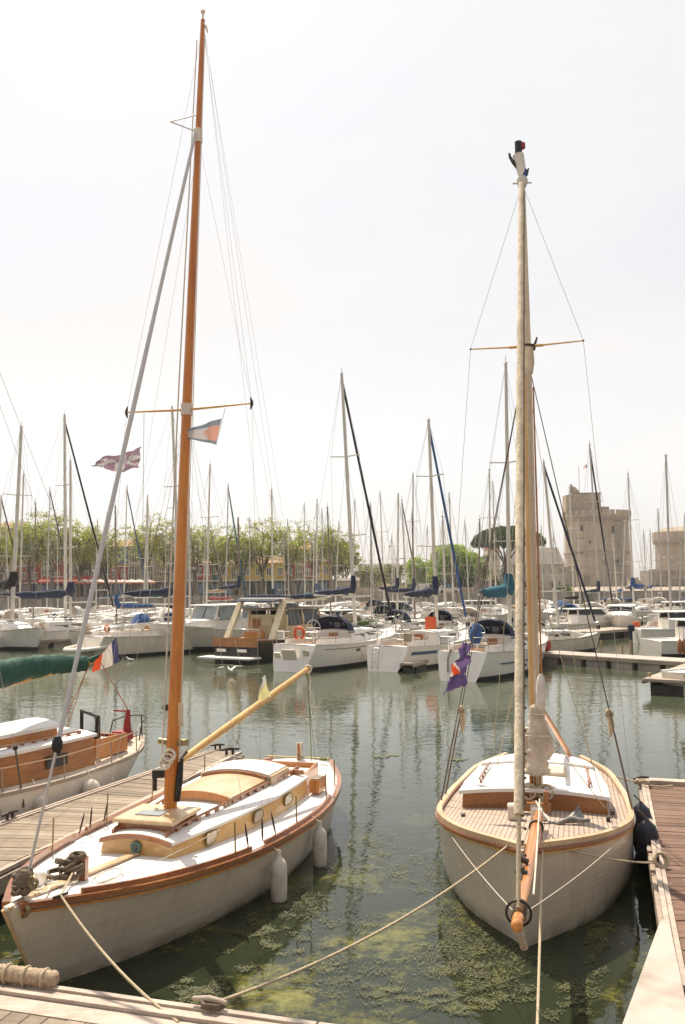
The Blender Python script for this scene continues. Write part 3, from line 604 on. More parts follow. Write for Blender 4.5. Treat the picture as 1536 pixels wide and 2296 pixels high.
# foredeck: bitts, anchor windlass, cleats
m = MB(); m.box(P_(7.38, .05, .97), (.10, .10, .26), .2); m.box(P_(7.38, -.1, .95), (.08, .08, .2), .2); m.build('mooring_bitts', M['trim'], LB)
m = MB(); m.box(P_(7.85, -.16, .99), (.16, .07, .14), .4); m.tube([P_(7.9, -.2, .93), P_(7.7, -.25, .93), P_(7.45, -.3, .90)], .02, 6); m.build('anchor_roller', M['steel'], LB)
m = MB(); c = P_(8.16, .30, HL.z(.945)+.03); m.tube([c+Vector((-.03, -.08, .03)), c+Vector((.03, .08, .03))], .014, 6); m.box(c, (.04, .05, .05)); m.build('deck_cleat', M['iron'], LB)
m = MB(); c = P_(2.0, 1.03, .68); m.tube([c+Vector((-.02, -.1, .05)), c+Vector((.02, .1, .05))], .018, 6); m.box(c+Vector((0, 0, .02)), (.05, .07, .05)); m.build('deck_cleat', M['iron'], LB)
wire('guard_line', P_(7.7, .35, .93), P_(5.85, .98, 1.05), .004, 'rope_w', sag=.05)

# separate things on and around the left boat
def lw(pl): return (Matrix.Translation(LB.location) @ Matrix.Rotation(LB.rotation_euler.z, 4, 'Z')) @ Vector(pl)
m = MB(); c = lw(P_(7.45, 0, .93))
for i in range(5): coil(m, c+Vector((rnd.uniform(-.06, .06), rnd.uniform(-.06, .06), .03+.035*i)), .11-.008*i, .014, 3, i, Vector((rnd.uniform(-.3, .3), rnd.uniform(-.3, .3), 1)))
coil(m, c+Vector((-.17, -.02, .0)), .12, .013, 4, 20); coil(m, c+Vector((-.15, .02, .10)), .07, .013, 4, 21, Vector((.4, .5, 1)))
tag(m.build('rope_coil', M['rope_dark']), 'brown mooring rope heaped over the foredeck bitts of the left boat', 'rope')
m = MB(); pts = [lw(P_(7.2+.5*math.cos(a)*.5, .25+.12*math.sin(a), .865)) for a in [i*.4 for i in range(16)]]; m.tube(pts, .010, 5)
pts = [lw(P_(7.5+i*.09, -.05+.05*math.sin(i*1.3), .90+.012*i)) for i in range(9)]; m.tube(pts, .012, 5); pts = [lw(P_(7.5+i*.09, .07+.05*math.sin(i*1.1), .90+.012*i)) for i in range(9)]; m.tube(pts, .012, 5)
tag(m.build('loose_rope', M['rope_w']), 'loose pale line lying on the white foredeck of the left boat', 'rope')
def fender(u, Hh, lab, ln, r, zt):
    b = Hh.b(u/Hh.L); top = lw(P_(u, b+.03+r*.6, zt)); e = empty('fender', top, label=lab, cat='fender', group='white fenders hung along the left boat')
    pf = [(0, .012), (.03, .03), (.07, .035), (.11, r*.75), (.17, r), (.17+ln*.3, r*1.02), (.17+ln*.7, r), (.17+ln, r*.95), (.23+ln, r*.6), (.27+ln, .03), (.32+ln, .02)]
    m = MB(); m.tube([(0, 0, -z) for z, _ in pf], [q for _, q in pf], 14); m.build('body', M['fender'], e)
    m = MB(); m.torus((0, 0, -.01), .03, .008, Matrix.Rotation(math.pi/2, 3, 'X'), 12); m.build('eye', M['rope_w'], e)
    m = MB(); i = lw(P_(u, b-.06, zt+.10)); m.tube([(0, 0, 0), Vector(i)-top], .007, 5); m.build('lanyard', M['rope_w'], e)
fender(5.08, HL, 'scuffed white fender hanging amidships, nearer of two on the left boat hull', .42, .105, .60)
fender(3.62, HL, 'scuffed white fender hanging near the stern, farther of two on the left boat hull', .42, .10, .60)

# flags in the rigging
def flag(name, corners, mats, bands, lab, amp=.04, wl_=3, nx=18, ny=8, cat='flag', seed=0, line=None, crumple=0):
    """corners: hoist top, hoist bottom, fly top, fly bottom (world); bands: function(u,v)->material index"""
    a, b, c, d = [Vector(p) for p in corners]; mid = (a+b+c+d)/4; nrm = (c-a).cross(b-a).normalized()
    e = empty(name, a, label=lab, cat=cat); m = MB(); vs = []; r = random.Random(seed); ph = r.uniform(0, 6)
    for i in range(nx+1):
        for j in range(ny+1):
            u, v = i/nx, j/ny; p = lerp(lerp(a, b, v), lerp(c, d, v), u)
            p += nrm*amp*math.sin(u*wl_*2*math.pi+v*1.6+ph)*min(1, u*3); p.z += amp*.5*math.sin(u*5+ph+v*2)*u
            if crumple: p += mnoise.noise_vector(Vector((u*4.5, v*2.2, seed)))*crumple+mnoise.noise_vector(Vector((u*11, v*5, seed+3)))*crumple*.35
            vs.append(p-a)
    for i in range(nx):
        for j in range(ny):
            q = (i*(ny+1)+j, (i+1)*(ny+1)+j, (i+1)*(ny+1)+j+1, i*(ny+1)+j+1); m.f.append(q); m.m.append(bands((i+.5)/nx, (j+.5)/ny)); m.s.append(True)
    m.v = [tuple(p) for p in vs]; m.build('cloth', mats, e)
    if line:
        m = MB(); m.tube([Vector(line[0])-a, Vector(line[1])-a], .004, 4); m.build('halyard', M['wire'], e)
    return e
flag('burgee', [at(497, 938, 12.0), at(484, 997, 12.0), at(415, 965, 12.1), at(409, 979, 12.1)], [M['f_grey'], M['f_pale'], M['f_salmon']],
     lambda u, v: 0 if (v < .2 or v > .85) else (2 if u < .45-.5*abs(v-.5) else 1), 'small pennant with grey edges and salmon triangle flying beside the orange mast', .03, 1.6, cat='flag', seed=2, line=(at(505, 915, 12.0), at(484, 1000, 12.0)))
flag('courtesy_flag', [at(318, 1003, 12.4), at(313, 1048, 12.4), at(208, 1036, 12.6), at(198, 1054, 12.6)], [M['f_mauve'], M['f_salmon'], M['f_pale']],
     lambda u, v: 2 if (abs(v-.5) < .08 or abs(u-.4) < .05 or abs(abs(u-.4)*.9-abs(v-.5)) < .05) else 0, 'faded mauve flag with pale cross blowing left below the yellow spreader', .07, 1.5, nx=26, ny=12, seed=1, crumple=.05, line=(at(323, 926, 12.4), at(320, 1200, 12.4)))
flag('pennant', [at(592, 1512, 13.2), at(608, 1560, 13.2), at(583, 1545, 13.2), at(578, 1574, 13.2)], [M['f_yellow'], M['f_pale']],
     lambda u, v: 0 if v > .3 else 1, 'pale yellow pennant hanging in the rigging above the water between the two near boats', .03, 1, cat='flag', seed=4, crumple=.02)

# ------------------------------------------------------------------ near right boat
b_ = .249
HR = Hull(7.186, 2.812, (.746, .732, 1.109), (.50, .765, .90, .948, .87, .562), (.4, .7, .899, .959, .784, .516), (.053, .97))
RB = empty('sailing_boat', (1.898+7.186*math.sin(b_), 9.907+7.186*math.cos(b_), 0), math.pi-b_,
           label='gaff boat seen from its bow, teak deck and bowsprit, beside the right pontoon', cat='sailing boat')
def rw(pl): return (Matrix.Translation(RB.location) @ Matrix.Rotation(RB.rotation_euler.z, 4, 'Z')) @ Vector(pl)
RLc = lambda p: to_local(RB, p)
m_, t_, b__ = node_mat('laid_teak_deck'); N, L = t_.nodes.new, t_.links.new
tc = N('ShaderNodeTexCoord'); wv = N('ShaderNodeTexWave'); wv.bands_direction = 'X'; wv.inputs['Scale'].default_value = 5.2; wv.inputs['Distortion'].default_value = .15; wv.inputs['Detail'].default_value = 0; L(tc.outputs['Object'], wv.inputs[0])
mr = N('ShaderNodeMapRange'); mr.inputs['From Min'].default_value = .0; mr.inputs['From Max'].default_value = .22; L(wv.outputs['Fac'], mr.inputs[0])
nz = N('ShaderNodeTexNoise'); nz.inputs['Scale'].default_value = 6; nz.inputs['Detail'].default_value = 5; L(tc.outputs['Object'], nz.inputs[0])
m1 = N('ShaderNodeMix'); m1.data_type = 'RGBA'; L(nz.outputs['Fac'], m1.inputs['Factor']); m1.inputs['A'].default_value = (.33, .24, .185, 1); m1.inputs['B'].default_value = (.55, .44, .36, 1)
m2 = N('ShaderNodeMix'); m2.data_type = 'RGBA'; L(mr.outputs[0], m2.inputs['Factor']); m2.inputs['A'].default_value = (.17, .13, .10, 1); L(m1.outputs['Result'], m2.inputs['B']); L(m2.outputs['Result'], b__.inputs['Base Color']); b__.inputs['Roughness'].default_value = .7
M['teak'] = m_
HR.mesh(40, 8).build('hull', M['beigehull'], RB); HR.deckmesh(36, 8, .05, .02).build('deck', M['teak'], RB)
for sd in (-1, 1):
    m = MB(); sweep(m, HR.sheer(sd, 0, .99, 40, .03, -.03), .075, .05); m.build('capping_rail', M['lightwood'], RB)
    m = MB(); sweep(m, HR.sheer(sd, 0, .99, 40, -.03, .012), .035, .03); m.build('rail_moulding', M['trim'], RB)
    m = MB(); sweep(m, HR.sheer(sd, 0, .99, 40, -.065, .006), .02, .02); m.build('gold_line', M['yellowspar'], RB)
dr = lambda u, ac=0: HR.deck(u, ac, .05)
stR = [(4.28, 1.0, .98, dr(4.2, .95)-.04, 1.0, .07), (3.7, 1.0, .97, dr(3.7, .9)-.04, 1.0, .07), (3.0, .97, .90, dr(3.0, .9)-.04, 1.01, .08), (2.45, .92, .84, dr(2.4, .9)-.04, 1.02, .09)]
wl, rf = trunk(stR, .05, .05, 10); wl.build('cabin_side', M['mahog'], RB); rf.build('cabin_roof', M['deckwhite'], RB)
stR2 = [(2.62, .86, .84, .98, 1.08, .06), (1.9, .78, .70, .9, 1.03, .06), (1.3, .66, .52, .80, .96, .06)]
wl, rf = trunk(stR2, .04, .04, 8); wl.build('doghouse_side', M['mahog'], RB); rf.build('doghouse_roof', M['deckwhite'], RB)
for sd in (-1, 1):
    m = MB(); m.tube([(sd*.78, 3.9, 1.14), (sd*.76, 3.3, 1.15), (sd*.72, 2.8, 1.16)], .016, 6)
    for y in (3.9, 3.6, 3.3, 3.0, 2.8): m.box((sd*.76, y, 1.10), (.03, .06, .06))
    m.build('roof_handrail', M['trim'], RB)
m = MB(); m.box((-.20, 3.2, 1.13), (.5, .5, .09), bev=.015); m.build('roof_hatch', M['sail'], RB)
m = MB(); m.box((0, 1.0, .80), (1.1, .9, .06)); m.build('cockpit_well', M['mahog'], RB)
# mast, gaff bundle, boom
mb0 = Vector((-.04, 4.05, .80)); mt0 = RLc(at(1171, 412, 13.0)); mq = lambda k: lerp(mb0, mt0, k)
def projR(pl):
    c = R.transposed() @ (rw(pl)-Vector((0, 0, CAM_H))); return 1148+FPX*c.y/c.z
def rk(py): return min(range(0, 401), key=lambda i: abs(projR(mq(i/400))-py))/400
kk = rk(820)
m = MB(); m.tube([mq(kk*i/10) for i in range(11)], [.080]*3+[.078]*4+[.076, .074, .072, .07], 12); mastR = m.build('mast', M['mastR'], RB)
m = MB(); m.tube([lerp(mq(kk), mq(1), i/8)-Vector((0, 0, .0)) for i in range(9)], [.078, .072, .066, .062, .058, .054, .05, .046, .042], 12); m.build('white_mast_head', M['jibcream'], mastR)
p = mq(rk(778))
m = MB(); m.tube([p-Vector((0, 0, .42)), p-Vector((0, 0, .25)), p+Vector((0, 0, .02))], [.085, .115, .10], 10); m.build('mast_cheeks', M['jibcream'], mastR)
for sd in (-1, 1):
    e = p+Vector((-sd*.82, 0, .02)); m = MB(); m.tube([p, p+Vector((-sd*.25, 0, .0))], .022, 6); m.tube([p+Vector((-sd*.2, 0, 0)), e], [.014, .010], 6); q = m.build('spreader', M['yellowspar'], mastR)
    m = MB(); m.ball(e, .016); m.build('spreader_tip', M['iron'], q)
m = MB(); m.tube([p+Vector((-.1, -.05, -.05)), p+Vector((-.13, -.05, .05)), p+Vector((-.16, -.06, .14))], [.03, .02, .012], 6); m.torus(p+Vector((0, -.02, 0)), .125, .018, None, 14); m.build('spreader_bracket', M['iron'], mastR)
# masthead: cap, rag-wrapped burgee, lamp
h = mt0
m = MB(); m.tube([h+Vector((0, 0, -.05)), h+Vector((0, 0, .05)), h+Vector((0, 0, .13))], [.06, .09, .05], 8); m.tube([h+Vector((-.14, 0, 0)), h+Vector((.14, 0, .02))], .012, 5); hd = m.build('masthead_fitting', M['alu'], RB)
m = MB(); m.tube([h+Vector((0, 0, .10)), h+Vector((.01, .0, .22)), h+Vector((.03, 0, .38)), h+Vector((.05, 0, .46))], [.05, .07, .075, .085], 8); m.build('burgee_roll', M['clothw'], hd)
m = MB(); m.tube([h+Vector((0, 0, .08)), h+Vector((-.03, 0, .14)), h+Vector((-.05, .0, .22))], [.06, .05, .03], 7); m.build('blue_wrap', M['blue'], hd)
m = MB(); m.tube([h+Vector((.05, 0, .24)), h+Vector((.12, 0, .34)), h+Vector((.17, 0, .44)), h+Vector((.18, 0, .50))], [.03, .028, .022, .016], 7); m.tube([h+Vector((-.06, -.02, .14)), h+Vector((-.1, -.02, .24))], [.03, .01], 6); m.build('wind_vane', M['iron'], hd)
m = MB(); m.tube([h+Vector((.04, 0, .46)), h+Vector((.04, 0, .66))], .055, 10); m.build('masthead_lamp', M['black'], hd)
m = MB(); m.tube([h+Vector((-.012, -.02, .56)), h+Vector((-.012, -.02, .64))], .05, 8); m.build('lamp_lens', M['red'], hd)
# boom and gaff
m = MB(); g0 = RLc(at(1213, 1585, 13.5)); g1 = RLc(at(1285, 1706, 16.0)); g1 = Vector((g1.x, g1.y, g1.z)); m.tube([g0, lerp(g0, g1, .5), g1], [.035, .042, .035], 9); m.build('boom_crutch', M['varnish'], RB)
m = MB(); k1, k2 = rk(1560), rk(1725)
cover(m, mq(rk(1735))+Vector((-.02, .10, 0)), mq(rk(1575))+Vector((-.04, .07, 0)), .20, .12, 22, 5, 26, 0, 0, jit=.8); cover(m, mq(rk(1722))+Vector((.17, -.02, 0)), mq(rk(1635))+Vector((.12, -.0, .02)), .16, .11, 12, 8, 6, 0)
cover(m, mq(rk(1700))+Vector((-.14, .0, 0)), mq(rk(1620))+Vector((-.06, .02, .02)), .17, .10, 12, 12, 6, 0)
m.build('stowed_mainsail', M['sail'], RB)
m = MB()
for py_ in (1600, 1650, 1700): m.torus(mq(rk(py_))+Vector((-.03, .06, 0)), .17 if py_ > 1600 else .13, .009, Matrix.Rotation(.15, 3, 'X'), 20)
m.build('sail_tie', M['rope_w'], RB)
m = MB(); 
for i in range(5):
    o = Vector((.04*math.cos(i*1.9)-.04, .10+.02*i, 0)); m.tube([mq(rk(1805))+o*1.4, mq(rk(1640))+o*.95, mq(rk(1200))+o*.85, mq(rk(830))+o*.7], .006, 5)
m.build('halyard', M['rope_w'], RB)
m = MB(); m.tube([mq(rk(1600))+Vector((-.105, .02, 0)), mq(rk(1200))+Vector((-.10, .02, 0)), mq(rk(870))+Vector((-.088, 0, 0))], [.014, .014, .012], 6); m.build('gaff_track', M['varnish'], RB)
m = MB()
for i in range(3): m.tube([mq(rk(1790))+Vector((.06-.05*i, .10, 0)), mq(rk(1740))+Vector((.07-.06*i, .13, 0)), mq(rk(1700))+Vector((.05-.04*i, .1, 0))], .028, 6)
m.build('mast_rope_bundle', M['mahog'], RB)
m = MB()
for i, (dx, dz_) in enumerate(((.03, .0), (-.20, .0), (-.09, -.05))): coil(m, Vector((.02+dx, 4.25, 1.06+dz_)), .10, .016, 5, i, Vector((.2, 1, .3)))
m.build('hanging_rope_coil', M['rope'], RB)
m = MB(); m.box((.0, 4.62, .95), (.5, .10, .10)); m.box((-.19, 4.62, 1.0), (.07, .09, .32)); m.box((.16, 4.62, 1.0), (.07, .09, .32)); m.build('fife_rail', M['mahog'], RB)
m = MB(); m.box((.20, 5.15, 1.0), (.19, .17, .20), .1, bev=.02); m.build('windlass_box', M['white'], RB)
m = MB(); m.box((-.07, 5.0, .97), (.16, .2, .16), .1, bev=.02); m.tube([(-.22, 5.3, .98), (-.12, 5.3, .98)], .05, 8); m.build('windlass', M['steel'], RB)
# bowsprit
s0, s1 = Vector((-.13, 5.75, 1.14)), Vector((-.10, 9.80, 1.27))
m = MB(); m.tube([lerp(s0, s1, i/10) for i in range(11)], [.055, .062, .066, .067, .066, .064, .061, .058, .055, .052, .049], 14); sp_ = m.build('bowsprit', M['varnish'], RB)
m = MB(); m.ball(s1+Vector((0, .01, 0)), .050, 14, 9); m.build('bowsprit_end', M['varnish'], sp_)
Q = (s1-s0).to_track_quat('Z', 'Y').to_matrix()
m = MB(); m.torus(lerp(s0, s1, .945)+Vector((0, 0, .02)), .100, .011, Q, 30); m.build('traveller_ring', M['black'], sp_)
m = MB(); m.torus(lerp(s0, s1, .18), .075, .012, Q, 20); m.build('gammon_iron', M['iron'], sp_)
m = MB(); c = lerp(s0, s1, .90)
for i in range(7): m.torus(lerp(s0, s1, .955-.012*i), .054, .007, Q, 14)
m.build('stay_lashing', M['darkwire'], sp_)
m = MB(); c = lerp(s0, s1, .62)+Vector((.04, 0, .10)); m.tube([c+Vector((-.05, 0, -.02)), c+Vector((.05, 0, .02))], .03, 8); m.tube([c+Vector((-.05, .3, -.04)), c+Vector((.05, .3, .0))], .035, 8); m.tube([c+Vector((0, .1, -.04)), c+Vector((0, .5, -.04))], .02, 6); m.build('furling_blocks', M['iron'], sp_)
m = MB(); m.tube([s1+Vector((-.0, -.02, -.06)), s1+Vector((-.02, -.2, -.16)), s1+Vector((-.03, -.35, -.30))], [.03, .03, .035], 7); m.build('bobstay_chafe_tube', M['weathered'], sp_)
m = MB(); m.tube([HR.pt(1, v/8, 1)+Vector((0, .012, 0)) for v in range(-2, 9)], .025, 6); m.build('stem', M['beigehull'], RB)
# forestay with furled headsail, from the bowsprit end to the masthead
f0, f1 = lerp(s0, s1, .95)+Vector((0.0, 0, .07)), mt0+Vector((0.01, .12, -.05))
m = MB(); furled(m, lerp(f0, f1, .075), f1, .048, 10, 0, 5, 60); fj = m.build('furled_headsail', M['jibcream'], RB)
m = MB(); m.tube([f0, lerp(f0, f1, .08)], .02, 6); m.build('forestay', M['rope'], fj)
m = MB(); 
for i in range(26):
    k = .03+.011*i; p = lerp(f0, f1, k)+Vector((-.055*(1 if i % 2 else .6), -.01, 0)); m.ball(p, .014, 6, 4)
m.build('sail_hanks', M['darkwire'], fj)
m = MB(); pts = [lerp(f0, f1, .08+.9*i/20)+Vector((-.046, .03, 0)) for i in range(21)]; m.tube(pts, .007, 5); m.build('luff_rope', M['rope_dark'], fj)
def rwire(name, a, b, r=.004, mt='wire', sag=0, bottle=False, k=14):
    m = MB(); rope(m, a, b, sag, r, 5, k) if sag else m.tube([a, b], r, 5); o = m.build(name, M[mt], RB)
    return o
for sd in (-1, 1):
    e = p_ = mq(rk(778))+Vector((-sd*.82, 0, .02)); top = mt0
    ch = lambda u: Vector((-sd*(HR.b(u/7.186)-.0), u, HR.z(u/7.186)+.03))
    rwire('cap_shroud', top, e, .0035); rwire('cap_shroud', e, ch(4.3), .0035)
    o = mq(rk(795))
    for i, u in enumerate((4.05, 3.55)):
        e2 = ch(u); dq = lerp(o, e2, .84 if i == 0 else .80); rwire('lower_shroud', o, dq, .007, 'darkwire')
        rwire('shroud_lanyard', dq, e2, .012, 'rope_dark'); 
    q_ = lerp(o, ch(3.55), .80)
    m = MB(); m.ball(q_, .05, 8, 6); coil(m, q_+Vector((0, 0, -.04)), .05, .014, 3, 3, Vector((0, 1, .2))); m.tube([q_, q_+Vector((-.02, 0, -.2)), q_+Vector((.0, 0, -.36))], [.03, .05, .01], 6); m.build('deadeye_lashing', M['rope'], RB)
    rwire('topmast_backstay', mq(rk(840)), Vector((-sd*.85, 1.0, .85)), .004, 'rope')
    rwire('whisker_stay', lerp(s0, s1, .95), Vector((-sd*(HR.b(.62)), 4.5, HR.z(.62)-.08)), .004, 'rope_w', sag=.06)
    e3 = Vector((-sd*(HR.b(.7)-.0), 5.0, HR.z(.7)-.05)); e4 = Vector((-sd*(HR.b(.85)+.02), 5.95, HR.z(.82)-.45))
    rwire('fender_lanyard', e3, e4, .015, 'rope_w', sag=.02); rwire('fender_lanyard', Vector(e3)+Vector((0, -.3, 0)), e4, .010, 'rope_w', sag=.03)
rwire('jib_sheet', lerp(s0, s1, .80)+Vector((-.09, 0, 0)), Vector((-.15, 5.9, 1.35)), .010, 'rope_w', sag=.06)
rwire('jib_sheet', Vector((-.1, 5.8, 1.3)), Vector((-.28, 6.3, 1.2)), .012, 'rope_w', sag=.02)
rwire('downhaul', mq(rk(1600)), Vector((-.95, 4.5, .95)), .006, 'rope', sag=.02); rwire('downhaul', mq(rk(1250)), Vector((-.95, 4.3, .95)), .006, 'rope')
rwire('downhaul', mq(rk(1350)), Vector((.6, 3.2, 1.1)), .006, 'rope')
m = MB(); m.box((.9, 4.95, .86), (.05, .1, .06)); m.box((-.98, 4.75, .87), (.05, .1, .06)); m.box((-1.05, 4.4, .87), (.05, .1, .06)); m.build('deck_cleat', M['iron'], RB)
# things on the right boat
m = MB(); c = rw((-.5, 5.25, .92)); m.tube([c+Vector((-.28, 0, .0)), c+Vector((.25, .0, .03))], .022, 7)
m.add([c+Vector((.0, .02, .02)), c+Vector((.2, .06, .05)), c+Vector((.16, .2, .15)), c+Vector((.0, .1, .06))], [(0, 1, 2, 3), (3, 2, 1, 0)]); m.tube([c+Vector((.02, .06, .03)), c+Vector((.17, .2, .16))], .014, 6)
m.tube([c+Vector((-.2, -.06, 0)), c+Vector((.0, .0, .06)), c+Vector((.16, -.03, .03))], .03, 8)
tag(m.build('anchor', M['galv']), 'galvanised anchor lying on the teak foredeck beside the bowsprit', 'anchor')
m = MB(); cover(m, at(1212, 1512, 12.6), at(1214, 1590, 12.6), .05, .075, 10, 6, 8, 0)
tag(m.build('cloth_bundle', M['clothw']), 'white cloth bundle tied behind the right boat mast above the crutch', 'cloth')
flag('ensign', [at(1054, 1436, 12.6), at(1038, 1440, 12.6), at(1044, 1535, 12.6), at(992, 1556, 12.6)], [M['f_purple'], M['f_white'], M['f_red']],
     lambda u, v: (2 if abs(u-.62+.2*(v-.5)) < .05 and .35 < v else (1 if abs(u-.62+.2*(v-.5)) < .11 and v > .3 else 0)), 'limp purple ensign with a red and white patch hanging in the right boat shrouds', .05, 1.3, seed=7, nx=34, ny=18, crumple=.085)
for i, (u, lab) in enumerate(((3.15, 'dark navy fender between right boat and pontoon, farther one with tied neck'), (4.25, 'large dark navy fender squeezed between right boat hull and pontoon, nearer one'))):
    b = HR.b(u/7.186); t = rw(P_(u, b+.17, .78 if i else .74)); e = empty('fender', t, label=lab, cat='fender', group='navy fenders of the right boat'); r_ = .15
    pf = [(0, .02), (.04, .05), (.10, r_*.8), (.2, r_), (.55, r_*1.05), (.72, r_*.7), (.80, .03)]
    m = MB(); m.tube([(0, 0, -z) for z, _ in pf], [q for _, q in pf], 12); m.build('body', M['navyfender'], e)
    m = MB(); m.tube([(0, 0, .0), (-.1, .02, .10)], .012, 6); m.build('lanyard', M['rope_dark'], e)
# ------------------------------------------------------------------ third boat at the far left
HT = Hull(8.911, 2.713, (.822, .738, 1.205), (.016, .599, .87, 1.0, .92, .539), (.05, .5, .85, .9, .7, .35), (.08, .93))
TB = empty('sailing_boat', (-8.207+8.911*math.sin(.456), 11.176+8.911*math.cos(.456), 0), math.pi-.456,
           label='wooden boat cut off by the left edge with brown cabin sides and white roofs', cat='sailing boat')
def tw(pl): return (Matrix.Translation(TB.location) @ Matrix.Rotation(TB.rotation_euler.z, 4, 'Z')) @ Vector(pl)
TLc = lambda p: to_local(TB, p)
M['paledeck'] = wood('bleached_deck', (.50, .42, .33), (.72, .63, .52), .8, (8, .6, 1), 3, 0, .2)
HT.mesh(36, 8).build('hull', M['gel'], TB); HT.deckmesh(30, 8, .05, .02).build('deck', M['paledeck'], TB)
for sd in (-1, 1):
    m = MB(); sweep(m, HT.sheer(sd, 0.01, .99, 40, .02, -.01), .07, .06); m.build('rubbing_rail', M['weathered'], TB)
    m = MB(); m.tube(HT.sheer(sd, 0.01, .9, 30, 0, .01, .03), .025, 5); m.build('waterline_stripe', M['boot'], TB)
dt = lambda u, ac=0: HT.deck(u, ac)
st3 = [(7.2, .5, .48, dt(7.2)-.1, 1.3, .06), (5.5, .86, .82, dt(5.5)-.1, 1.28, .07), (4.2, .90, .86, dt(4.2)-.1, 1.26, .07), (2.35, .80, .76, dt(2.4)-.1, 1.24, .07)]
wl, rf = trunk(st3, .04, .05, 8); cs = wl.build('cabin_side', M['mahog'], TB); rf.build('cabin_roof', M['deckwhite'], TB)
for u in (3.4, 5.0):
    for sd in (-1, 1):
        m = MB(); m.box((sd*(.875), u, 1.0), (.02, .50, .20)); m.build('cabin_window', M['glass'], TB)
wl, rf = trunk([(5.6, .42, .42, 1.3, 1.48, .08), (3.0, .50, .48, 1.3, 1.48, .08)], .05, .06, 8); wl.build('raised_house_side', M['varnish'], TB); rf.build('raised_house_roof', M['deckwhite'], TB)
wl, rf = trunk([(4.6, .30, .30, 1.5, 1.62, .09), (4.5, .31, .31, 1.5, 1.62, .09)], .03, .05, 8); wl.build('house_arch', M['trim'], TB); rf.build('arch_cap', M['trim'], TB)
for sd in (-1, 1):
    m = MB(); m.tube([(sd*.66, 6.2, 1.40), (sd*.70, 4.5, 1.39), (sd*.62, 2.6, 1.36)], .018, 6)
    for i in range(14): m.box((sd*lerp(.67, .63, i/13), lerp(6.2, 2.6, i/13), 1.35), (.03, .08, .05))
    m.build('roof_handrail', M['trim'], TB)
m = MB()
for sd in (-1, 1): m.beam((sd*.76, 2.33, 1.0), (sd*.55, 1.2, .95), .05, .34)
m.beam((-.57, 1.2, .93), (.57, 1.2, .93), .05, .3); m.build('cockpit_coaming', M['varnish'], TB)
m = MB(); m.box((0, 1.75, .86), (1.1, 1.0, .05)); m.build('cockpit_well', M['mahog'], TB)
m = MB(); m.beam((.45, 1.35, .9), (.45, 1.35, 1.52), .05, .05); m.beam((-.45, 1.9, .9), (-.45, 1.9, 1.52), .07, .07); m.beam((-.47, 1.9, 1.52), (.47, 1.35, 1.52), .05, .05); m.build('boom_gallows', M['black'], TB)
m = MB(); m.ball((-.1, 1.7, 1.1), .12, 8, 6); m.ball((.15, 1.9, 1.08), .1, 8, 6); m.tube([(-.3, 1.5, .95), (-.28, 1.5, 1.12)], .05, 8); m.build('winch', M['black'], TB)
m = MB(); m.box((-.35, 1.6, 1.0), (.22, .2, .16), .3, bev=.03); m.build('cockpit_cushion', M['deckwhite'], TB)
m = MB(); m.tube([(-.05, .55, .85), (-.05, .56, 1.2), (-.03, .52, 1.45)], [.10, .07, .05], 8); m.tube([(-.03, .52, 1.42), (.2, .7, 1.45)], .02, 6); m.box((.02, .62, .95), (.34, .26, .16)); m.build('steering_pedestal', M['red'], TB)
m = MB(); m.tube([(-.35, .55, .85), (-.38, .5, 1.2), (-.25, .2, 1.28), (0, .05, 1.28), (.25, .2, 1.28), (.38, .5, 1.2), (.4, .6, .85)], .014, 6); m.tube([(0, .05, 1.28), (0, .02, .85)], .014, 6); m.build('stern_rail', M['iron'], TB)
for u in (6.4, 5.0, 3.6, 2.2, 1.2):
    b = HT.b(u/8.911)-.06; m = MB(); m.tube([(-b, u, HT.z(u/8.911)), (-b*.98, u, HT.z(u/8.911)+.42)], .012, 5); m.build('stanchion', M['weathered'], TB)
m = MB(); pts = [Vector((-(HT.b(u/8.911)-.06)*.98, u, HT.z(u/8.911)+.40)) for u in (7.2, 6.4, 5.0, 3.6, 2.2, 1.2, .6)]; m.tube(pts, .009, 5); m.build('guard_rope', M['rope'], TB)
# boom with green cover
m = MB(); be, bs = TLc(at(204, 1484, 18.3)), TLc(at(-60, 1556, 14.6)); m.tube([bs, be], .05, 8); bm = m.build('boom', M['yellowspar'], TB)
m = MB(); cover(m, TLc(at(196, 1488, 18.2)), TLc(at(-50, 1528, 14.6)), .15, .25, 16, 3, 30, .10, sq=.9, jit=.35); m.tube([TLc(at(196, 1484, 18.2)), TLc(at(222, 1470, 18.3))], [.07, .03], 8); m.build('sail_cover', M['green'], bm)
m = MB(); mm0 = P_(4.7, 0, 1.3); mtop = TLc(at(-95, -300, 13.6)); 
m.tube([Vector((0, 6.4, 1.2)), Vector((.0, 6.6, 12.5))], [.11, .07], 10); m.build('mast', M['mastwood'], TB)
top = Vector((0, 6.6, 12.3))
def twire(name, a, b, r=.004, mt='wire'):
    m = MB(); m.tube([a, b], r, 5); m.build(name, M[mt], TB)
for u, mt in ((5.6, 'darkwire'), (5.1, 'darkwire'), (4.6, 'darkwire')):
    pl = Vector((-(HT.b(u/8.911)-.02), u, HT.z(u/8.911))); q = lerp(pl, top, .06)
    twire('shroud', top, q); twire('shroud_lanyard', q, pl-Vector((0, 0, .25)), .018, 'rope_dark'); 
    m = MB(); m.ball(q, .045, 8, 5); m.build('deadeye', M['iron'], TB)
twire('topping_lift', top, be); twire('backstay', top, Vector((0, .05, .9)))
twire('mainsheet', be, Vector((.1, 2.3, 1.35)), .010, 'rope_red'); twire('mainsheet', be+Vector((.05, 0, 0)), Vector((.0, 2.25, 1.3)), .008, 'rope_red'); twire('mainsheet', be+Vector((-.25, .0, 0)), Vector((-.05, .5, 1.4)), .010, 'rope_red')
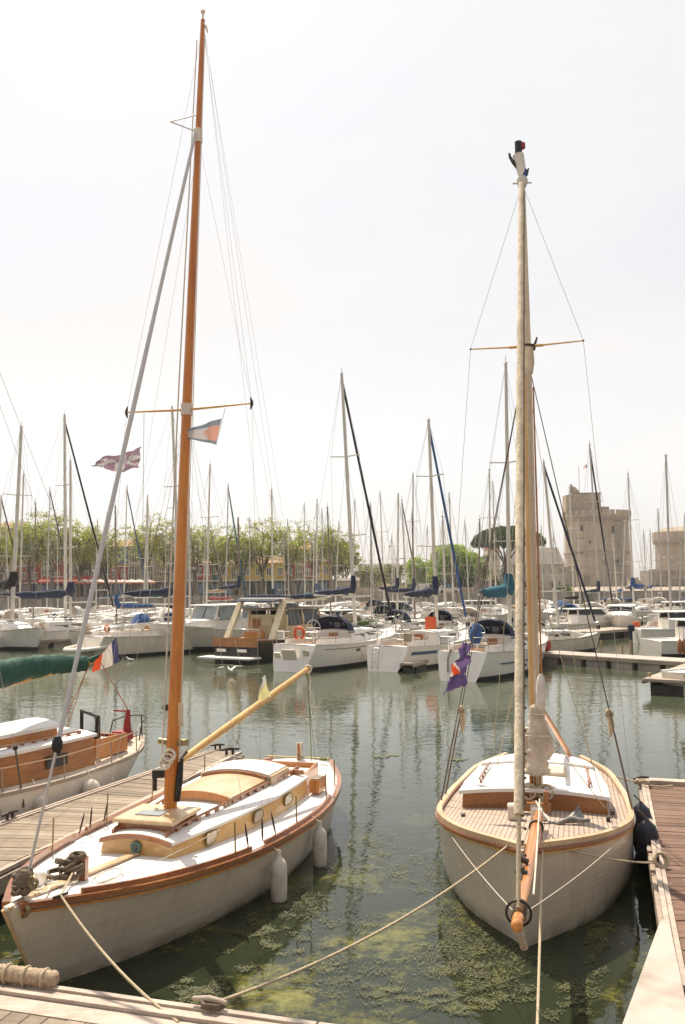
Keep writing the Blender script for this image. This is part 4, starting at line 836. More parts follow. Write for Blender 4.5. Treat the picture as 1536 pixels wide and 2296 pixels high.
# tricolour at the stern
flag('tricolour_flag', [at(262, 1428, 18.6), at(268, 1484, 18.6), at(215, 1478, 18.6), at(207, 1510, 18.6)], [M['f_blue'], M['f_white'], M['f_red']],
     lambda u, v: 0 if u < .27 else (1 if u < .68 else 2), 'blue white and red tricolour flag flying over the stern of the far left boat', .05, .9, seed=3, nx=20, ny=10, line=(at(262, 1428, 18.6), at(302, 1592, 18.6)))
for i, (px, py, lab) in enumerate(((205, 1770, 'white ball fender between far left boat and finger pontoon, nearer the stern'), (86, 1802, 'white ball fender between far left boat and finger pontoon, behind the furling drum'))):
    c = atz(px, py, .50); e = empty('fender', c, label=lab, cat='fender', group='ball fenders of the far left boat')
    m = MB(); m.ball((0, 0, 0), .15, 14, 9, sc=(1, 1, 1.15)); m.build('body', M['fender'], e); m = MB(); m.tube([(0, 0, .15), (-.12, .06, .38)], .01, 5); m.build('lanyard', M['rope_w'], e)

# ------------------------------------------------------------------ pontoons
M['gusset'] = mat('worn_pale_plywood', (.50, .44, .39), .75, .08, 3, dirt=((.22, .16, .12), .8, 1.8), bump=.2, bscale=30)
def finger(name, nl, nr, fl, fr, mats, lab, z=.5, pw=.145, edge=.13, bounds=None):
    """board pontoon: near-left/right to far-left/right corners"""
    nl, nr, fl, fr = [Vector((p[0], p[1])) for p in (nl, nr, fl, fr)]
    c = (nl+nr)/2; e = empty(name, (c.x, c.y, 0), label=lab, cat='pontoon'); L = ((fl-nl).length+(fr-nr).length)/2; n = int(L/pw); r = random.Random(L)
    for i in range(n):
        t0, t1 = (i+.04)/n, (i+.96)/n; dzz = r.uniform(-.004, .004)
        q = [lerp(nl, fl, t0), lerp(nr, fr, t0), lerp(nr, fr, t1), lerp(nl, fl, t1)]
        cx = (nr-nl).normalized()*.13
        q = [q[0]+cx, q[1]-cx, q[2]-cx, q[3]+cx]
        m = MB(); m.prism([(p.x-c.x, p.y-c.y) for p in q], z-.035+dzz, z+dzz); m.build('plank', r.choice(mats), e)
    for a, b, nm in ((nl, fl, 1), (nr, fr, -1)):
        d = (b-a).normalized(); s = Vector((-d.y, d.x))*(-nm)
        m = MB(); A = a+s*.06; B = b+s*.06; m.beam((A.x-c.x, A.y-c.y, z+.01), (B.x-c.x, B.y-c.y, z+.01), .055, .05)
        A = a+s*.125-s*.005; B = b+s*.125-s*.005; m.beam((A.x-c.x, A.y-c.y, z), (B.x-c.x, B.y-c.y, z), .05, .045); m.build('edge_rail', M['paleedge'], e)
        m = MB(); A = a+s*.01; B = b+s*.01; m.beam((A.x-c.x, A.y-c.y, z-.13), (B.x-c.x, B.y-c.y, z-.13), .05, .2); m.build('side_beam', M['weathered'], e)
    for t in (.12, .5, .86):
        q = [lerp(nl, fl, t), lerp(nr, fr, t), lerp(nr, fr, t+.1), lerp(nl, fl, t+.1)]; g = (nr-nl).normalized()*.12; q = [q[0]+g, q[1]-g, q[2]-g, q[3]+g]
        m = MB(); m.prism([(p.x-c.x, p.y-c.y) for p in q], -.3, z-.06); m.build('float', M['float'], e)
    return e, c
# left finger
fl_, c_ = finger('finger_pontoon', (-6.75, 9.75), (-4.62, 9.75), (-2.78, 19.45), (-2.12, 18.9), M['plank'], 'wooden finger pontoon between the far left boat and the left boat')
def cleat(e, p, rz=0, s=1.0, mt='iron'):
    m = MB(); M3 = Matrix.Rotation(rz, 3, 'Z'); p = Vector(p)
    m.tube([p+M3 @ Vector((-.15*s, 0, .085*s)), p+M3 @ Vector((0, 0, .10*s)), p+M3 @ Vector((.15*s, 0, .085*s))], [.018*s, .028*s, .018*s], 7)
    m.tube([p+M3 @ Vector((-.05*s, 0, 0)), p+M3 @ Vector((-.05*s, 0, .09*s))], .022*s, 6); m.tube([p+M3 @ Vector((.05*s, 0, 0)), p+M3 @ Vector((.05*s, 0, .09*s))], .022*s, 6)
    return m.build('cleat', M[mt], e)
def cz(px, py, c, z=.52): p = atz(px, py, z); return (p.x-c.x, p.y-c.y, z)
cleat(fl_, cz(22, 1838, c_), 1.2, 1.1); cleat(fl_, cz(515, 1693, c_), .3, 1.3); cleat(fl_, cz(488, 1680, c_), .3, 1.0)
# right finger with white corner gusset
fr_, c2 = finger('finger_pontoon', (2.78, 8.0), (5.3, 8.0), (5.07, 15.75), (7.3, 15.0), M['redplank'], 'reddish wooden finger pontoon on the right beside the gaff boat')
m = MB(); g = [atz(1478, 2078, .5), atz(1484, 2050, .5), (3.24, 8.4), (2.95, 6.6), (1.75, 6.4)]; g = [(p[0]-c2.x, p[1]-c2.y) for p in g]
p0 = atz(1482, 2072, .5); p1 = atz(1405, 2285, .5); dd = (p1-p0).normalized()
q0 = atz(1500, 2072, .5); q1 = atz(1537, 2252, .5); d2 = (q1-q0).normalized(); m.prism([tuple((q-c2)[:2]) if len(c2) == 3 else (q.x-c2.x, q.y-c2.y) for q in (p0, p0+dd*2.6, q0+d2*2.7, q0)], .46, .545); m.build('corner_gusset', M['gusset'], fr_)
m = MB(); m.beam((5.0-c2.x, 15.8-c2.y, .53), (7.4-c2.x, 15.05-c2.y, .53), .22, .08); m.build('end_beam', M['paleedge'], fr_)
cleat(fr_, cz(1438, 1756, c2), .3, 1.0); cleat(fr_, cz(1474, 1935, c2), 1.3, 1.0); cleat(fr_, cz(1462, 1876, c2), 1.3, .8); cleat(fr_, cz(1448, 1865, c2), 1.3, .7)
for i in range(5):
    p = atz(1449+3.5*i, 1870+22*i, .44); m = MB(); m.box((p.x-c2.x, p.y-c2.y, .42), (.05, .16, .16), -.25); m.build('rubbing_block', M['weathered'], fr_)
# main walkway along the bottom
d = Vector((.956, -.292)); nrm = Vector((.292, .956)); o = Vector((-3.1, 8.26))
A, B = o-d*3.2, o+d*9; e = empty('walkway_pontoon', (o.x, o.y, 0), label='bleached wooden walkway along the bottom of the picture under the mooring lines', cat='pontoon')
def wpoly(a0, a1, b0, b1): return [tuple((d*a0-nrm*b0)), tuple((d*a1-nrm*b0)), tuple((d*a1-nrm*b1)), tuple((d*a0-nrm*b1))][::-1]
r = random.Random(5)
for k, (b0, b1, zz) in enumerate(((0, .06, .53), (.075, .14, .51), (.155, .21, .53), (.225, .44, .50))):
    for j in range(4):
        m = MB(); m.prism(wpoly(-3.2+j*3.1, -.12+j*3.1, b0, b1), zz-.06, zz+r.uniform(-.003, .003)); m.build('edge_board', M['paleedge'], e)
for i in range(70):
    m = MB(); a0 = -3.2+i*.175; m.prism(wpoly(a0, a0+.165, .455, 2.6), .46, .495+r.uniform(-.003, .003)); m.build('plank', r.choice(M['plank']), e)
m = MB(); m.prism(wpoly(-3.2, 9.2, .02, 2.5), .25, .445); m.build('frame', M['weathered'], e)
m = MB(); m.prism(wpoly(-2.6, -1.2, .15, 2.4), -.3, .24); m.prism(wpoly(2.2, 3.8, .15, 2.4), -.3, .24); m.build('float', M['float'], e)
wc = atz(470, 2262, .52); q = cleat(e, (wc.x-o.x, wc.y-o.y, .50), -.3, 1.0, 'weathered')
# rope-bound log fender lying on the walkway edge
a, b = atz(-60, 2168, .62), atz(128, 2192, .60)
e = empty('rope_fender', (a.x, a.y, .5), label='thick log wrapped in pale rope lying on the walkway edge at bottom left', cat='fender'); m = MB(); L = (b-a).length; k = 36
m.tube([Vector((0, 0, .10))+(b-a)*i/k for i in range(k+1)], [.066+.010*abs(math.sin(i*1.15)) if i not in (0, k) else .04 for i in range(k+1)], 12); m.build('body', M['logrope'], e)
for i in range(4): m = MB(); m.torus(Vector((0, 0, .10))+(b-a)*(.2+.22*i), .078, .012, (b-a).to_track_quat('Z', 'Y').to_matrix(), 16); m.build('binding', M['rope'], e)

# ------------------------------------------------------------------ mooring lines
def line(a, b, sag, r, lab, mt='rope', k=26, mid=None):
    m = MB(); rope(m, a, b, sag, r, 7, k); return tag(m.build('mooring_rope', M[mt]), lab, 'rope')
bl = lw(P_(8.16, .30, HL.z(.945)+.06))
line(bl, atz(400, 2292, .50), .10, .013, 'pale mooring rope from the left boat bow down to the walkway')
line(lw(P_(7.45, .0, 1.0)), bl, .01, .011, 'short rope across the left boat foredeck from the bitts to the bow cleat')
line(rw((.12, 6.9, 1.10)), wc+Vector((.05, 0, .05)), .16, .013, 'long slack mooring rope from the right boat bow to the walkway cleat at bottom left')
line(rw((-.20, 6.6, 1.12)), atz(1204, 2330, .45), .03, .013, 'mooring rope running straight down from the bowsprit to the bottom edge')
cr1 = atz(1474, 1935, .56); line(rw((-.30, 6.75, 1.06)), cr1, .05, .011, 'taut mooring rope from the right boat bow to the cleat on the right pontoon')
cr0 = atz(1438, 1756, .56); line(rw((-.55, .4, .80)), cr0, .04, .012, 'stern mooring rope from the right boat to the far corner cleat of the right pontoon')
m = MB(); coil(m, cr1+Vector((.03, 0, .03)), .085, .016, 3, 2, Vector((.3, -1, .5))); tag(m.build('rope_coil', M['rope']), 'small rope coil standing on the cleat of the right pontoon', 'rope')
m = MB(); coil(m, cr0+Vector((.02, 0, 0)), .10, .018, 3, 3, Vector((.1, .1, 1))); m.tube([cr0+Vector((.1, -.1, -.02)), cr0+Vector((.3, -.16, -.03)), cr0+Vector((.5, -.08, -.03))], .016, 6)
tag(m.build('rope_coil', M['rope']), 'rope coiled on the far corner of the right pontoon with its tail lying right', 'rope')
m = MB(); coil(m, wc+Vector((.02, 0, .02)), .08, .014, 3, 3, Vector((.1, .1, 1))); coil(m, wc+Vector((.06, 0, .0)), .05, .012, 3, 8, Vector((.6, .1, 1)))
tag(m.build('rope_coil', M['rope_dark']), 'mooring rope wound round the walkway cleat at the bottom edge', 'rope')
pe = atz(515, 1693, .56); line(lw(P_(.5, -.55, .80)), pe, .03, .010, 'stern mooring rope from the left boat to the end of its finger pontoon')
m = MB(); rope(m, atz(30, 1930, .54), atz(240, 1846, .54), 0, .012, 6, 10); rope(m, atz(240, 1846, .54), atz(440, 1730, .54), 0, .012, 6, 10)
tag(m.build('mooring_rope', M['rope']), 'rope lying along the finger pontoon edge behind the left boat', 'rope')
# gulls
def gull(p, lab, rz, wings=0):
    e = empty('gull', p, rz, label=lab, cat='seabird'); k = 1.0
    m = MB(); m.tube([(0, -.24, .04), (0, -.12, .05), (0, .02, .07), (0, .12, .09), (0, .17, .17), (0, .21, .20), (0, .26, .19)], [.015, .05, .075, .055, .032, .038, .015], 10)
    m.build('body', M['clothw'], e)
    m = MB(); m.tube([(0, .25, .19), (0, .31, .175)], [.012, .004], 6); m.build('beak', M['orange'], e)
    for sd in (-1, 1):
        m = MB()
        if wings: m.loft([[Vector((sd*.04, .08, .10)), Vector((sd*.04, -.10, .09)), Vector((sd*.04, -.10, .075)), Vector((sd*.04, .08, .085))], [Vector((sd*.3, .12, .24)), Vector((sd*.3, -.06, .23)), Vector((sd*.3, -.06, .22)), Vector((sd*.3, .12, .23))], [Vector((sd*.62, -.02, .22)), Vector((sd*.62, -.08, .215)), Vector((sd*.62, -.08, .21)), Vector((sd*.62, -.02, .212))]], 0, True, False)
        else: m.ball((sd*.055, -.06, .08), .05, 8, 6, sc=(.5, 2.6, .8))
        m.build('wing', M['foil'], e)
gull(atz(292, 1482, .0), 'white gull floating beside the moored yacht at left, nearest the tricolour flag', 1.3)
gull(atz(516, 1506, .12), 'white gull with raised wings landing on the water below the wooden cruiser', .6, 1)
# ------------------------------------------------------------------ yachts of the basin
def W2(root): return Matrix.Translation(root.location) @ Matrix.Rotation(root.rotation_euler.z, 4, 'Z')
def yacht(label, D, heading, L, top=None, stern=None, mast=None, B=None, fb=1.05, hull='gel', cov='navy', jib=None, spr=(), boom=.36, dodger=None, stripe=None, det=1, mastm='alu2', seed=0, group=None, scoop=True, covr=.16, mr=.085, boomz=2.3, mizzen=False, noboom=False, mu=.56, wheel=False, nav=False):
    r = random.Random(seed*31+int(L*10)); h = math.radians(heading); bd = Vector((math.sin(h), math.cos(h), 0)); B = B or L*.31
    if stern is not None: p = at(stern, 1400, D); p.z = 0
    else: p = at(mast, 1345, D); p.z = 0; p = p-bd*(mu*L)
    e = empty('sailing_yacht', p, -h, label=label, cat='yacht', group=group)
    H = Hull(L, B, (fb*.95, fb*.88, fb*1.22), (.72, .86, .97, 1.0, .86, .55), (.5, .72, .88, .92, .72, .40), (-.05 if scoop else .02, .94))
    H.mesh(20 if det else 14, 6 if det else 4, bootv=.12 if det else .17).build('hull', [M[hull], M['boot']], e)
    H.deckmesh(14, 4, .05, .01).build('deck', M['deckwhite'], e)
    m = MB()
    for sd in (-1, 1): sweep(m, H.sheer(sd, 0, .99, 20, .015, -.01), .05, .05)
    m.build('toe_rail', M['weathered' if r.random() < .4 else 'alu'], e)
    if stripe:
        m = MB()
        for sd in (-1, 1):
            pts = [H.pt(.04+.9*i/18, .66, sd)+Vector((sd*.006, 0, 0)) for i in range(19)]; q = [H.pt(.04+.9*i/18, .80, sd)+Vector((sd*.006, 0, 0)) for i in range(19)]
            m.add(pts+q, [(i, i+1, 20+i, 19+i)[::(-1 if sd == 1 else 1)] for i in range(18)])
        m.build('hull_stripe', M[stripe], e)
    zd = lambda u: H.z(u/L)
    c0, c1, c2, c3 = .80*L, .62*L, .42*L, .34*L; hw = B*.30; ch = .34+.02*L
    stt = [(c0, hw*.45, hw*.35, zd(c0), zd(c0)+.06, .04), (c1, hw*.95, hw*.82, zd(c1)-.02, zd(c1)+ch*.8, .07), (c2, hw*1.12, hw*.98, zd(c2)-.02, zd(c2)+ch, .08), (c3, hw*1.12, hw, zd(c3)-.02, zd(c3)+ch, .08)]
    wl, rf = trunk(stt, .01, .02, 6); cb = wl.build('cabin', M['gel' if hull != 'cream' else 'cream'], e); rf.build('cabin_roof', M['deckwhite'], e)
    if det:
        for sd in (-1, 1):
            for k in range(2):
                u = lerp(c1, c3, .25+.45*k); t_ = (c1-u)/(c1-c3); w_ = lerp(hw*.9, hw*1.07, t_)
                m = MB(); m.box((sd*w_, u, zd(u)+ch*.52), (.03, .12*L*.9, ch*.34), bev=.008); m.build('cabin_window', M['glass'], e)
    # cockpit
    m = MB()
    for sd in (-1, 1): m.beam((sd*hw*1.05, c3, zd(c3)+.12), (sd*hw*.9, .06*L, zd(.06*L)+.12), .14, .26)
    m.build('cockpit_coaming', M['gel'], e)
    m = MB(); m.box((0, .20*L, zd(.2*L)+.035), (hw*1.5, .24*L, .04)); m.build('cockpit_well', M['weathered' if r.random() < .5 else 'mahog'], e)
    m = MB(); m.box((0, c3-.02, zd(c3)+ch*.5), (hw*.5, .04, ch*.8)); m.build('companionway', M['mahog'], e)
    if det:
        m = MB(); m.box((0, lerp(c1, c2, .35), zd(c2)+ch+.12), (.5, .5, .06), bev=.01); m.build('deck_hatch', M['glass'], e)
        for sd in (-1, 1): m = MB(); m.tube([(sd*hw*1.0, .24*L, zd(.24*L)+.25), (sd*hw*1.0, .24*L, zd(.24*L)+.42)], [.09, .065], 8); m.build('winch', M['steel'], e)
        if r.random() < .5: m = MB(); m.tube([(-.35, c1+.3, zd(c1)+.3), (.35, c1+.3, zd(c1)+.3)], .2, 9); m.build('liferaft_canister', M['clothw'], e)
        if r.random() < .6:
            m = MB(); sd = r.choice((-1, 1)); m.box((sd*B*.30, .03*L, zd(0)+.42), (.35, .16, .42), bev=.04); m.build('rail_bag', M[r.choice(['blue', 'navy', 'orange', 'clothw', 'tan', 'sailred'])], e)
        m = MB(); 
        for q in range(3): m.tube([(r.uniform(-1, 1)*hw, lerp(c3, .08*L, r.random()), zd(.2*L)+.3) for _ in range(3)], .02, 4)
        m.build('cockpit_lines', M['rope_w'], e)
        m = MB(); m.tube([(0, c2+.1, zd(c2)+ch+.1), (0, c2+.1, zd(c2)+ch+.28), (0, c2+.2, zd(c2)+ch+.30)], [.06, .06, .09], 7); m.build('ventilator', M['steel'], e)
    # rails
    def railset(ts, name):
        m = MB(); pts = []
        for t, sd in ts:
            b = max(0, H.b(t)-.06); q = Vector((sd*b, t*L, H.z(t))); m.tube([q, q+Vector((0, 0, .6))], .014, 4); pts.append(q+Vector((0, 0, .6)))
        m.tube(pts, .014, 4); m.tube([p-Vector((0, 0, .28)) for p in pts], .009, 4); m.build(name, M['steel'], e)
    if det:
        railset([(.14, -1), (.02, -1), (.02, -.4)], 'stern_rail'); railset([(.14, 1), (.02, 1), (.02, .4)], 'stern_rail'); railset([(.86, -1), (.95, -1), (.99, 0), (.95, 1), (.86, 1)], 'bow_rail')
        for sd in (-1, 1): railset([(.14+.12*i, sd) for i in range(7)], 'guard_rail')
    # mast
    mu_ = mu*L; mz = zd(mu_)+ch*.8; base = Vector((0, mu_, zd(mu_)))
    if top:
        mw = W2(e) @ base; mtop = to_local(e, at(top[0], top[1], mw.y+.2))
        m = MB(); m.tube([lerp(base, mtop, i/5) for i in range(6)], [mr, mr, mr, mr*.95, mr*.9, mr*.75], 7); ms = m.build('mast', M[mastm], e)
        m = MB(); m.tube([mtop+Vector((-.14, .08, .02)), mtop+Vector((.14, -.1, .02))], .02, 4); m.tube([mtop, mtop+Vector((0, 0, .35 if r.random() < .5 else .15))], .015, 4); m.build('masthead_fitting', M['aludark'], ms)
        Hm = mtop.z-base.z; rg = MB(); rr_ = .004+D*.00009
        ks = [((W2(e) @ lerp(base, mtop, .5)).z and s) for s in spr] or ([.48] if Hm < 12 else [.36, .66])
        prev = {}
        for kk_ in ks:
            p = lerp(base, mtop, kk_); w_ = B*.33*(1.05-.35*kk_)
            for sd in (-1, 1):
                q = p+Vector((sd*w_, -.12, .05)); m = MB(); m.beam(p, q, .10 if D < 70 else .12, .045); m.build('spreader', M[mastm], ms)
                a = prev.get(sd, Vector((sd*(H.b(mu)-.08), mu_-.15, zd(mu_)))); rg.tube([a, q], rr_, 4, caps=False); prev[sd] = q
                rg.tube([Vector((sd*(H.b(mu)-.12), mu_-.3, zd(mu_))), p], rr_, 4, caps=False)
        for sd in (-1, 1): rg.tube([prev[sd], mtop], rr_, 4, caps=False)
        rg.tube([mtop, Vector((0, .02*L, zd(0)+.1))], rr_, 4, caps=False)
        bowp = Vector((0, .975*L, zd(.975*L)+.1)); ft = lerp(base, mtop, .97)
        if jib is None: rg.tube([ft, bowp], rr_, 4, caps=False)
        rg.build('rigging', M['wire'], e)
        if jib:
            m = MB(); furled(m, lerp(bowp, ft, .06), ft, .075 if D < 60 else .085, 7, 0, seed, 16); j = m.build('furled_jib', M[jib], e)
            m = MB(); m.tube([bowp+Vector((0, 0, .1)), bowp+Vector((0, 0, .32))], .12, 8); m.build('furling_drum', M['black'], j)
        if not noboom:
            ga = lerp(base, mtop, boomz/Hm) + Vector((0, -.12, 0)); gb = ga+Vector((0, -boom*L, -.05+.12*r.random()))
            m = MB(); m.tube([ga, gb], .065, 6); bm = m.build('boom', M[mastm], e)
            if cov:
                m = MB(); cover(m, gb+Vector((0, .1, .10)), ga+Vector((0, -.2, .18)), covr*.65, covr*1.25, 8, seed, 9, -.03)
                (m.tube([ga+Vector((0, -.12, .1)), ga+Vector((0, .12, .45)), ga+Vector((0, .12, .95))], [covr*1.2, covr*1.05, covr*.7], 8) if D < 66 or r.random() < .35 else None); m.build('sail_cover', M[cov], bm)
            m = MB(); m.tube([gb+Vector((0, .2, 0)), Vector((0, .12*L, zd(.1*L)+.2))], rr_*1.4, 4); m.build('mainsheet', M['rope_w'], bm)
    if dodger:
        y0, y1 = c3+.55, c3-.35; rings = []
        for i in range(5):
            k = i/4; y = lerp(y0, y1, k); zt = [.12, .52, .80, .86, .80][i]; w_ = hw*[.95, 1.08, 1.12, 1.12, 1.1][i]; zb = zd(y)+ch*.9
            rings.append([Vector((w_*math.cos(math.pi*j/8)*-1, y, zb+zt*math.sin(math.pi*j/8)**.7)) for j in range(9)])
        m = MB(); m.loft(rings, 0, False, True, False); m.build('sprayhood', M[dodger], e)
        m = MB(); 
        for x in (-.5, 0, .5): m.add([(hw*(x-.2), y0+.02, zd(y0)+ch+.04), (hw*(x+.2), y0+.02, zd(y0)+ch+.04), (hw*(x+.18), y0-.22, zd(y0)+ch+.42), (hw*(x-.18), y0-.22, zd(y0)+ch+.42)], [(0, 1, 2, 3)])
        m.build('sprayhood_window', M['glass_l'], e)
    if wheel:
        m = MB(); c = Vector((0, .16*L, zd(.1*L)+.75)); m.torus(c, .38, .02, Matrix.Rotation(math.pi/2, 3, 'X'), 20); m.tube([c-Vector((0, 0, .75)), c], .06, 6)
        for k in range(3): a = k*math.pi/3; m.tube([c-Vector((.38*math.cos(a), 0, .38*math.sin(a))), c+Vector((.38*math.cos(a), 0, .38*math.sin(a)))], .012, 4)
        m.build('steering_wheel', M['steel'], e)
    if det and r.random() < .4 and top:
        m = MB(); m.torus((hw, .03*L, zd(0)+.45), .2, .05, Matrix.Rotation(math.pi/2, 3, 'X'), 14, arc=(-1.2, 4.3)); m.build('lifebuoy', M['orange' if r.random() < .5 else 'clothw'], e)
    return e, H, L, B
def on(e, p): return W2(e) @ Vector(p)
def loosefender(p, lab, r_=.13, ln=.55, mt='fender', grp=None):
    e = empty('fender', p, label=lab, cat='fender', group=grp); m = MB(); m.tube([(0, 0, 0), (0, 0, -.05), (0, 0, -.14), (0, 0, -ln+.1), (0, 0, -ln)], [.02, r_*.6, r_, r_, .03], 9); m.build('body', M[mt], e)
    m = MB(); m.tube([(0, 0, 0), (0, .05, .4)], .012, 4); m.build('lanyard', M['rope_w'], e)

# --- the three sterns of the front row
e, H, L, B = yacht('white yacht with orange horseshoe lifebuoy on its broad open stern, navy cover on the boom', 41.6, 30, 10.4, (766, 838), stern=660, fb=1.25, cov='navy', jib='blackcanvas', dodger='navy', scoop=True, covr=.17, mr=.10, spr=(.38, .68), seed=1, wheel=True, stripe=None)
m = MB(); m.torus((.20, .10, 1.72), .25, .075, Matrix.Rotation(math.pi/2, 3, 'X'), 22, arc=(-1.15, 4.29)); m.build('horseshoe_lifebuoy', M['orange'], e)
m = MB(); m.box((-.05, -.33, .66), (.75, .06, .75), M=Matrix.Rotation(.42, 3, 'X'), bev=.02); m.build('transom_door', M['cream'], e)
for q in ((-.75, -.30, .72), (.78, -.26, .86)): m = MB(); m.box(q, (.32, .05, .26), M=Matrix.Rotation(.42, 3, 'X')); m.build('transom_locker', M['cream'], e)
m = MB(); m.box((-.34, -.28, .84), (.10, .05, .22), M=Matrix.Rotation(.42, 3, 'X')); m.build('nameplate', M['tan'], e)
m = MB(); m.tube([H.pt(.07+.045*i, .84, 1)+Vector((.01, 0, 0)) for i in range(20)], .018, 4); m.build('hull_line', M['aludark'], e)
m = MB(); m.box(H.pt(.33, .72, 1)+Vector((.0, 0, 0)), (.05, .34, .12)); m.build('hull_port', M['glass'], e)
for u, lab in ((.62, 'white fender hanging on the side of the yacht with the orange lifebuoy, nearer one'), (.78, 'white fender hanging near the bow of the yacht with the orange lifebuoy')): loosefender(on(e, H.pt(u, .62, 1)+Vector((.13, 0, .1))), lab, .13, .75, grp='fenders of the lifebuoy yacht')
e, H, L, B = yacht('white yacht with blue hull stripe and boarding ladder on its stern, navy boom cover', 41.2, 31, 9.6, (961, 942), stern=868, fb=1.15, cov='navy', jib='blue', stripe='navyband', covr=.2, spr=(.42, .74), mr=.095, seed=2, wheel=True)
m = MB()
for x in (-.62, -.30): m.tube([(x, -.5, .10), (x, -.20, 1.15)], .022, 5)
for i in range(5): m.tube([(-.62, -.47+.065*i, .22+.2*i), (-.30, -.47+.065*i, .22+.2*i)], .016, 5)
m.build('boarding_ladder', M['steel'], e)
m = MB(); m.box((.35, 3.9, 2.0), (.55, .12, .6)); m.build('orange_panel', M['orange'], e)
e, H, L, B = yacht('white yacht with rounded stern, bright blue canvas bundle and teal boom cover', 36.8, 31, 9.8, (1134, 815), stern=1035, fb=1.2, cov='teal', dodger='navy', covr=.26, spr=(.36, .64), mr=.095, seed=3, wheel=True)
m = MB(); cover(m, (.30, .55, 1.45), (.30, 1.0, 2.25), .34, .30, 12, 4, 6, 0); m.build('blue_dinghy_cover', M['blue'], e)
m = MB(); m.tube([H.pt(.12+.04*i, .58, 1)+Vector((.012, 0, 0)) for i in range(16)], .035, 5); m.build('hull_line', M['navyband'], e)
m = MB(); m.tube([(-.45, -.1, 1.25), (-.5, -.3, .9), (-.45, -.45, .35)], .05, 6); m.build('outboard_bracket', M['aludark'], e)
loosefender(on(e, H.pt(.96, .75, 1)+Vector((.22, .1, .05))), 'red ball fender under the bow of the yacht with the blue canvas bundle', .24, .6, 'red')
# short jetty between the second and third yachts
def jetty(p0, p1, w, z, lab, top='concrete', nf=3, name='pontoon', planks=0, depth=.38):
    p0, p1 = Vector((p0[0], p0[1], 0)), Vector((p1[0], p1[1], 0)); e = empty(name, p0, label=lab, cat='pontoon'); d = (p1-p0); L = d.length; d.normalize(); M3 = Matrix.Rotation(math.atan2(d.y, d.x), 3, 'Z')
    m = MB(); m.box(M3 @ Vector((L/2, 0, z-.05)), (L, w, .10), M=M3); m.build('deck', M[top], e)
    m = MB()
    for s in (-1, 1): m.box(M3 @ Vector((L/2, s*(w/2+.03), z-.10)), (L, .06, .16), M=M3)
    m.build('edge_beam', M['weathered'], e)
    for i in range(nf):
        c = (i+.5)/nf; m = MB(); m.box(M3 @ Vector((L*c, 0, (z-.12)/2-.15)), (L/nf*.78, w*.94, z-.12+.3), M=M3); m.build('float', M['concrete' if top == 'concrete' else 'float'], e)
    m = MB(); m.box(M3 @ Vector((L/2, 0, z*.45-.15)), (L*.98, w*.7, z*.8), M=M3); m.build('frame', M['float'], e)
    return e, M3, L
a, b = atz(912, 1487, .45), atz(975, 1468, .45)
jetty(a, b+(b-a)*1.2, .55, .45, 'narrow finger jetty between the blue striped yacht and the rounded stern yacht', 'weathered', 2)
# --- left of the front row
e, H, L, B = yacht('grey white yacht with scooped bathing platform, moored left of the large white motor cruiser', 50.5, 42, 11.2, (386, 912), stern=205, fb=1.25, hull='cream', cov='navy', jib=None, covr=.24, spr=(.36, .64), mr=.10, seed=4)
m = MB(); c = Vector((0, -.12, .48)); m.loft([[Vector((x*w, y, z)) for x in (-1, -.5, 0, .5, 1)] for w, y, z in ((1.15, .35, .62), (1.2, -.35, .55), (.95, -1.0, .50), (.5, -1.35, .46))], 0, False, True, False); m.build('bathing_platform', M['gel'], e)
m = MB(); pts = [Vector((-1.2, .3, .66)), Vector((-1.22, -.4, .58)), Vector((-.95, -1.05, .53)), Vector((-.4, -1.42, .5)), Vector((.4, -1.42, .5)), Vector((.95, -1.05, .53)), Vector((1.22, -.4, .58)), Vector((1.2, .3, .66))]; m.tube(pts, .11, 8); m.build('stern_tube', M['gel'], e)
m = MB(); m.ball((.1, 1.0, 2.0), .35, 10, 6, sc=(1.3, 1, .7)); m.build('radome_cushion', M['clothw'], e)
yacht('yacht with navy cover rising to its mast, left of the furled forestay', 63, 38, 10.5, (158, 1032), mast=159, fb=1.15, cov='navy', covr=.30, mr=.10, jib=None, seed=5, boom=.40)
yacht('yacht with tall pale mast and dark furled jib near the left edge', 70, 36, 12, (145, 930), mast=148, cov=None, noboom=True, mr=.13, jib='blackcanvas', seed=6)
e, H, L, B = yacht('yacht with black sagging boom cover at the far left edge', 60, 140, 11.5, (48, 957), mast=27, fb=1.2, cov='blackcanvas', covr=.34, mr=.13, seed=7, boom=.42, boomz=3.0)
yacht('yacht with slim grey mast behind the black covered boom at the left edge', 84, 30, 10, (53, 1062), mast=44, cov='navy', mr=.09, seed=8, det=0)
yacht('pale yacht whose blue cover shows above the moored row, left of the orange mast', 85, 215, 10, (331, 1110), mast=322, cov='blue', mr=.09, seed=9)
yacht('yacht with green grey boom cover behind the scooped platform yacht', 60, 40, 9, (395, 1000), mast=392, cov='teal', mr=.075, seed=10)
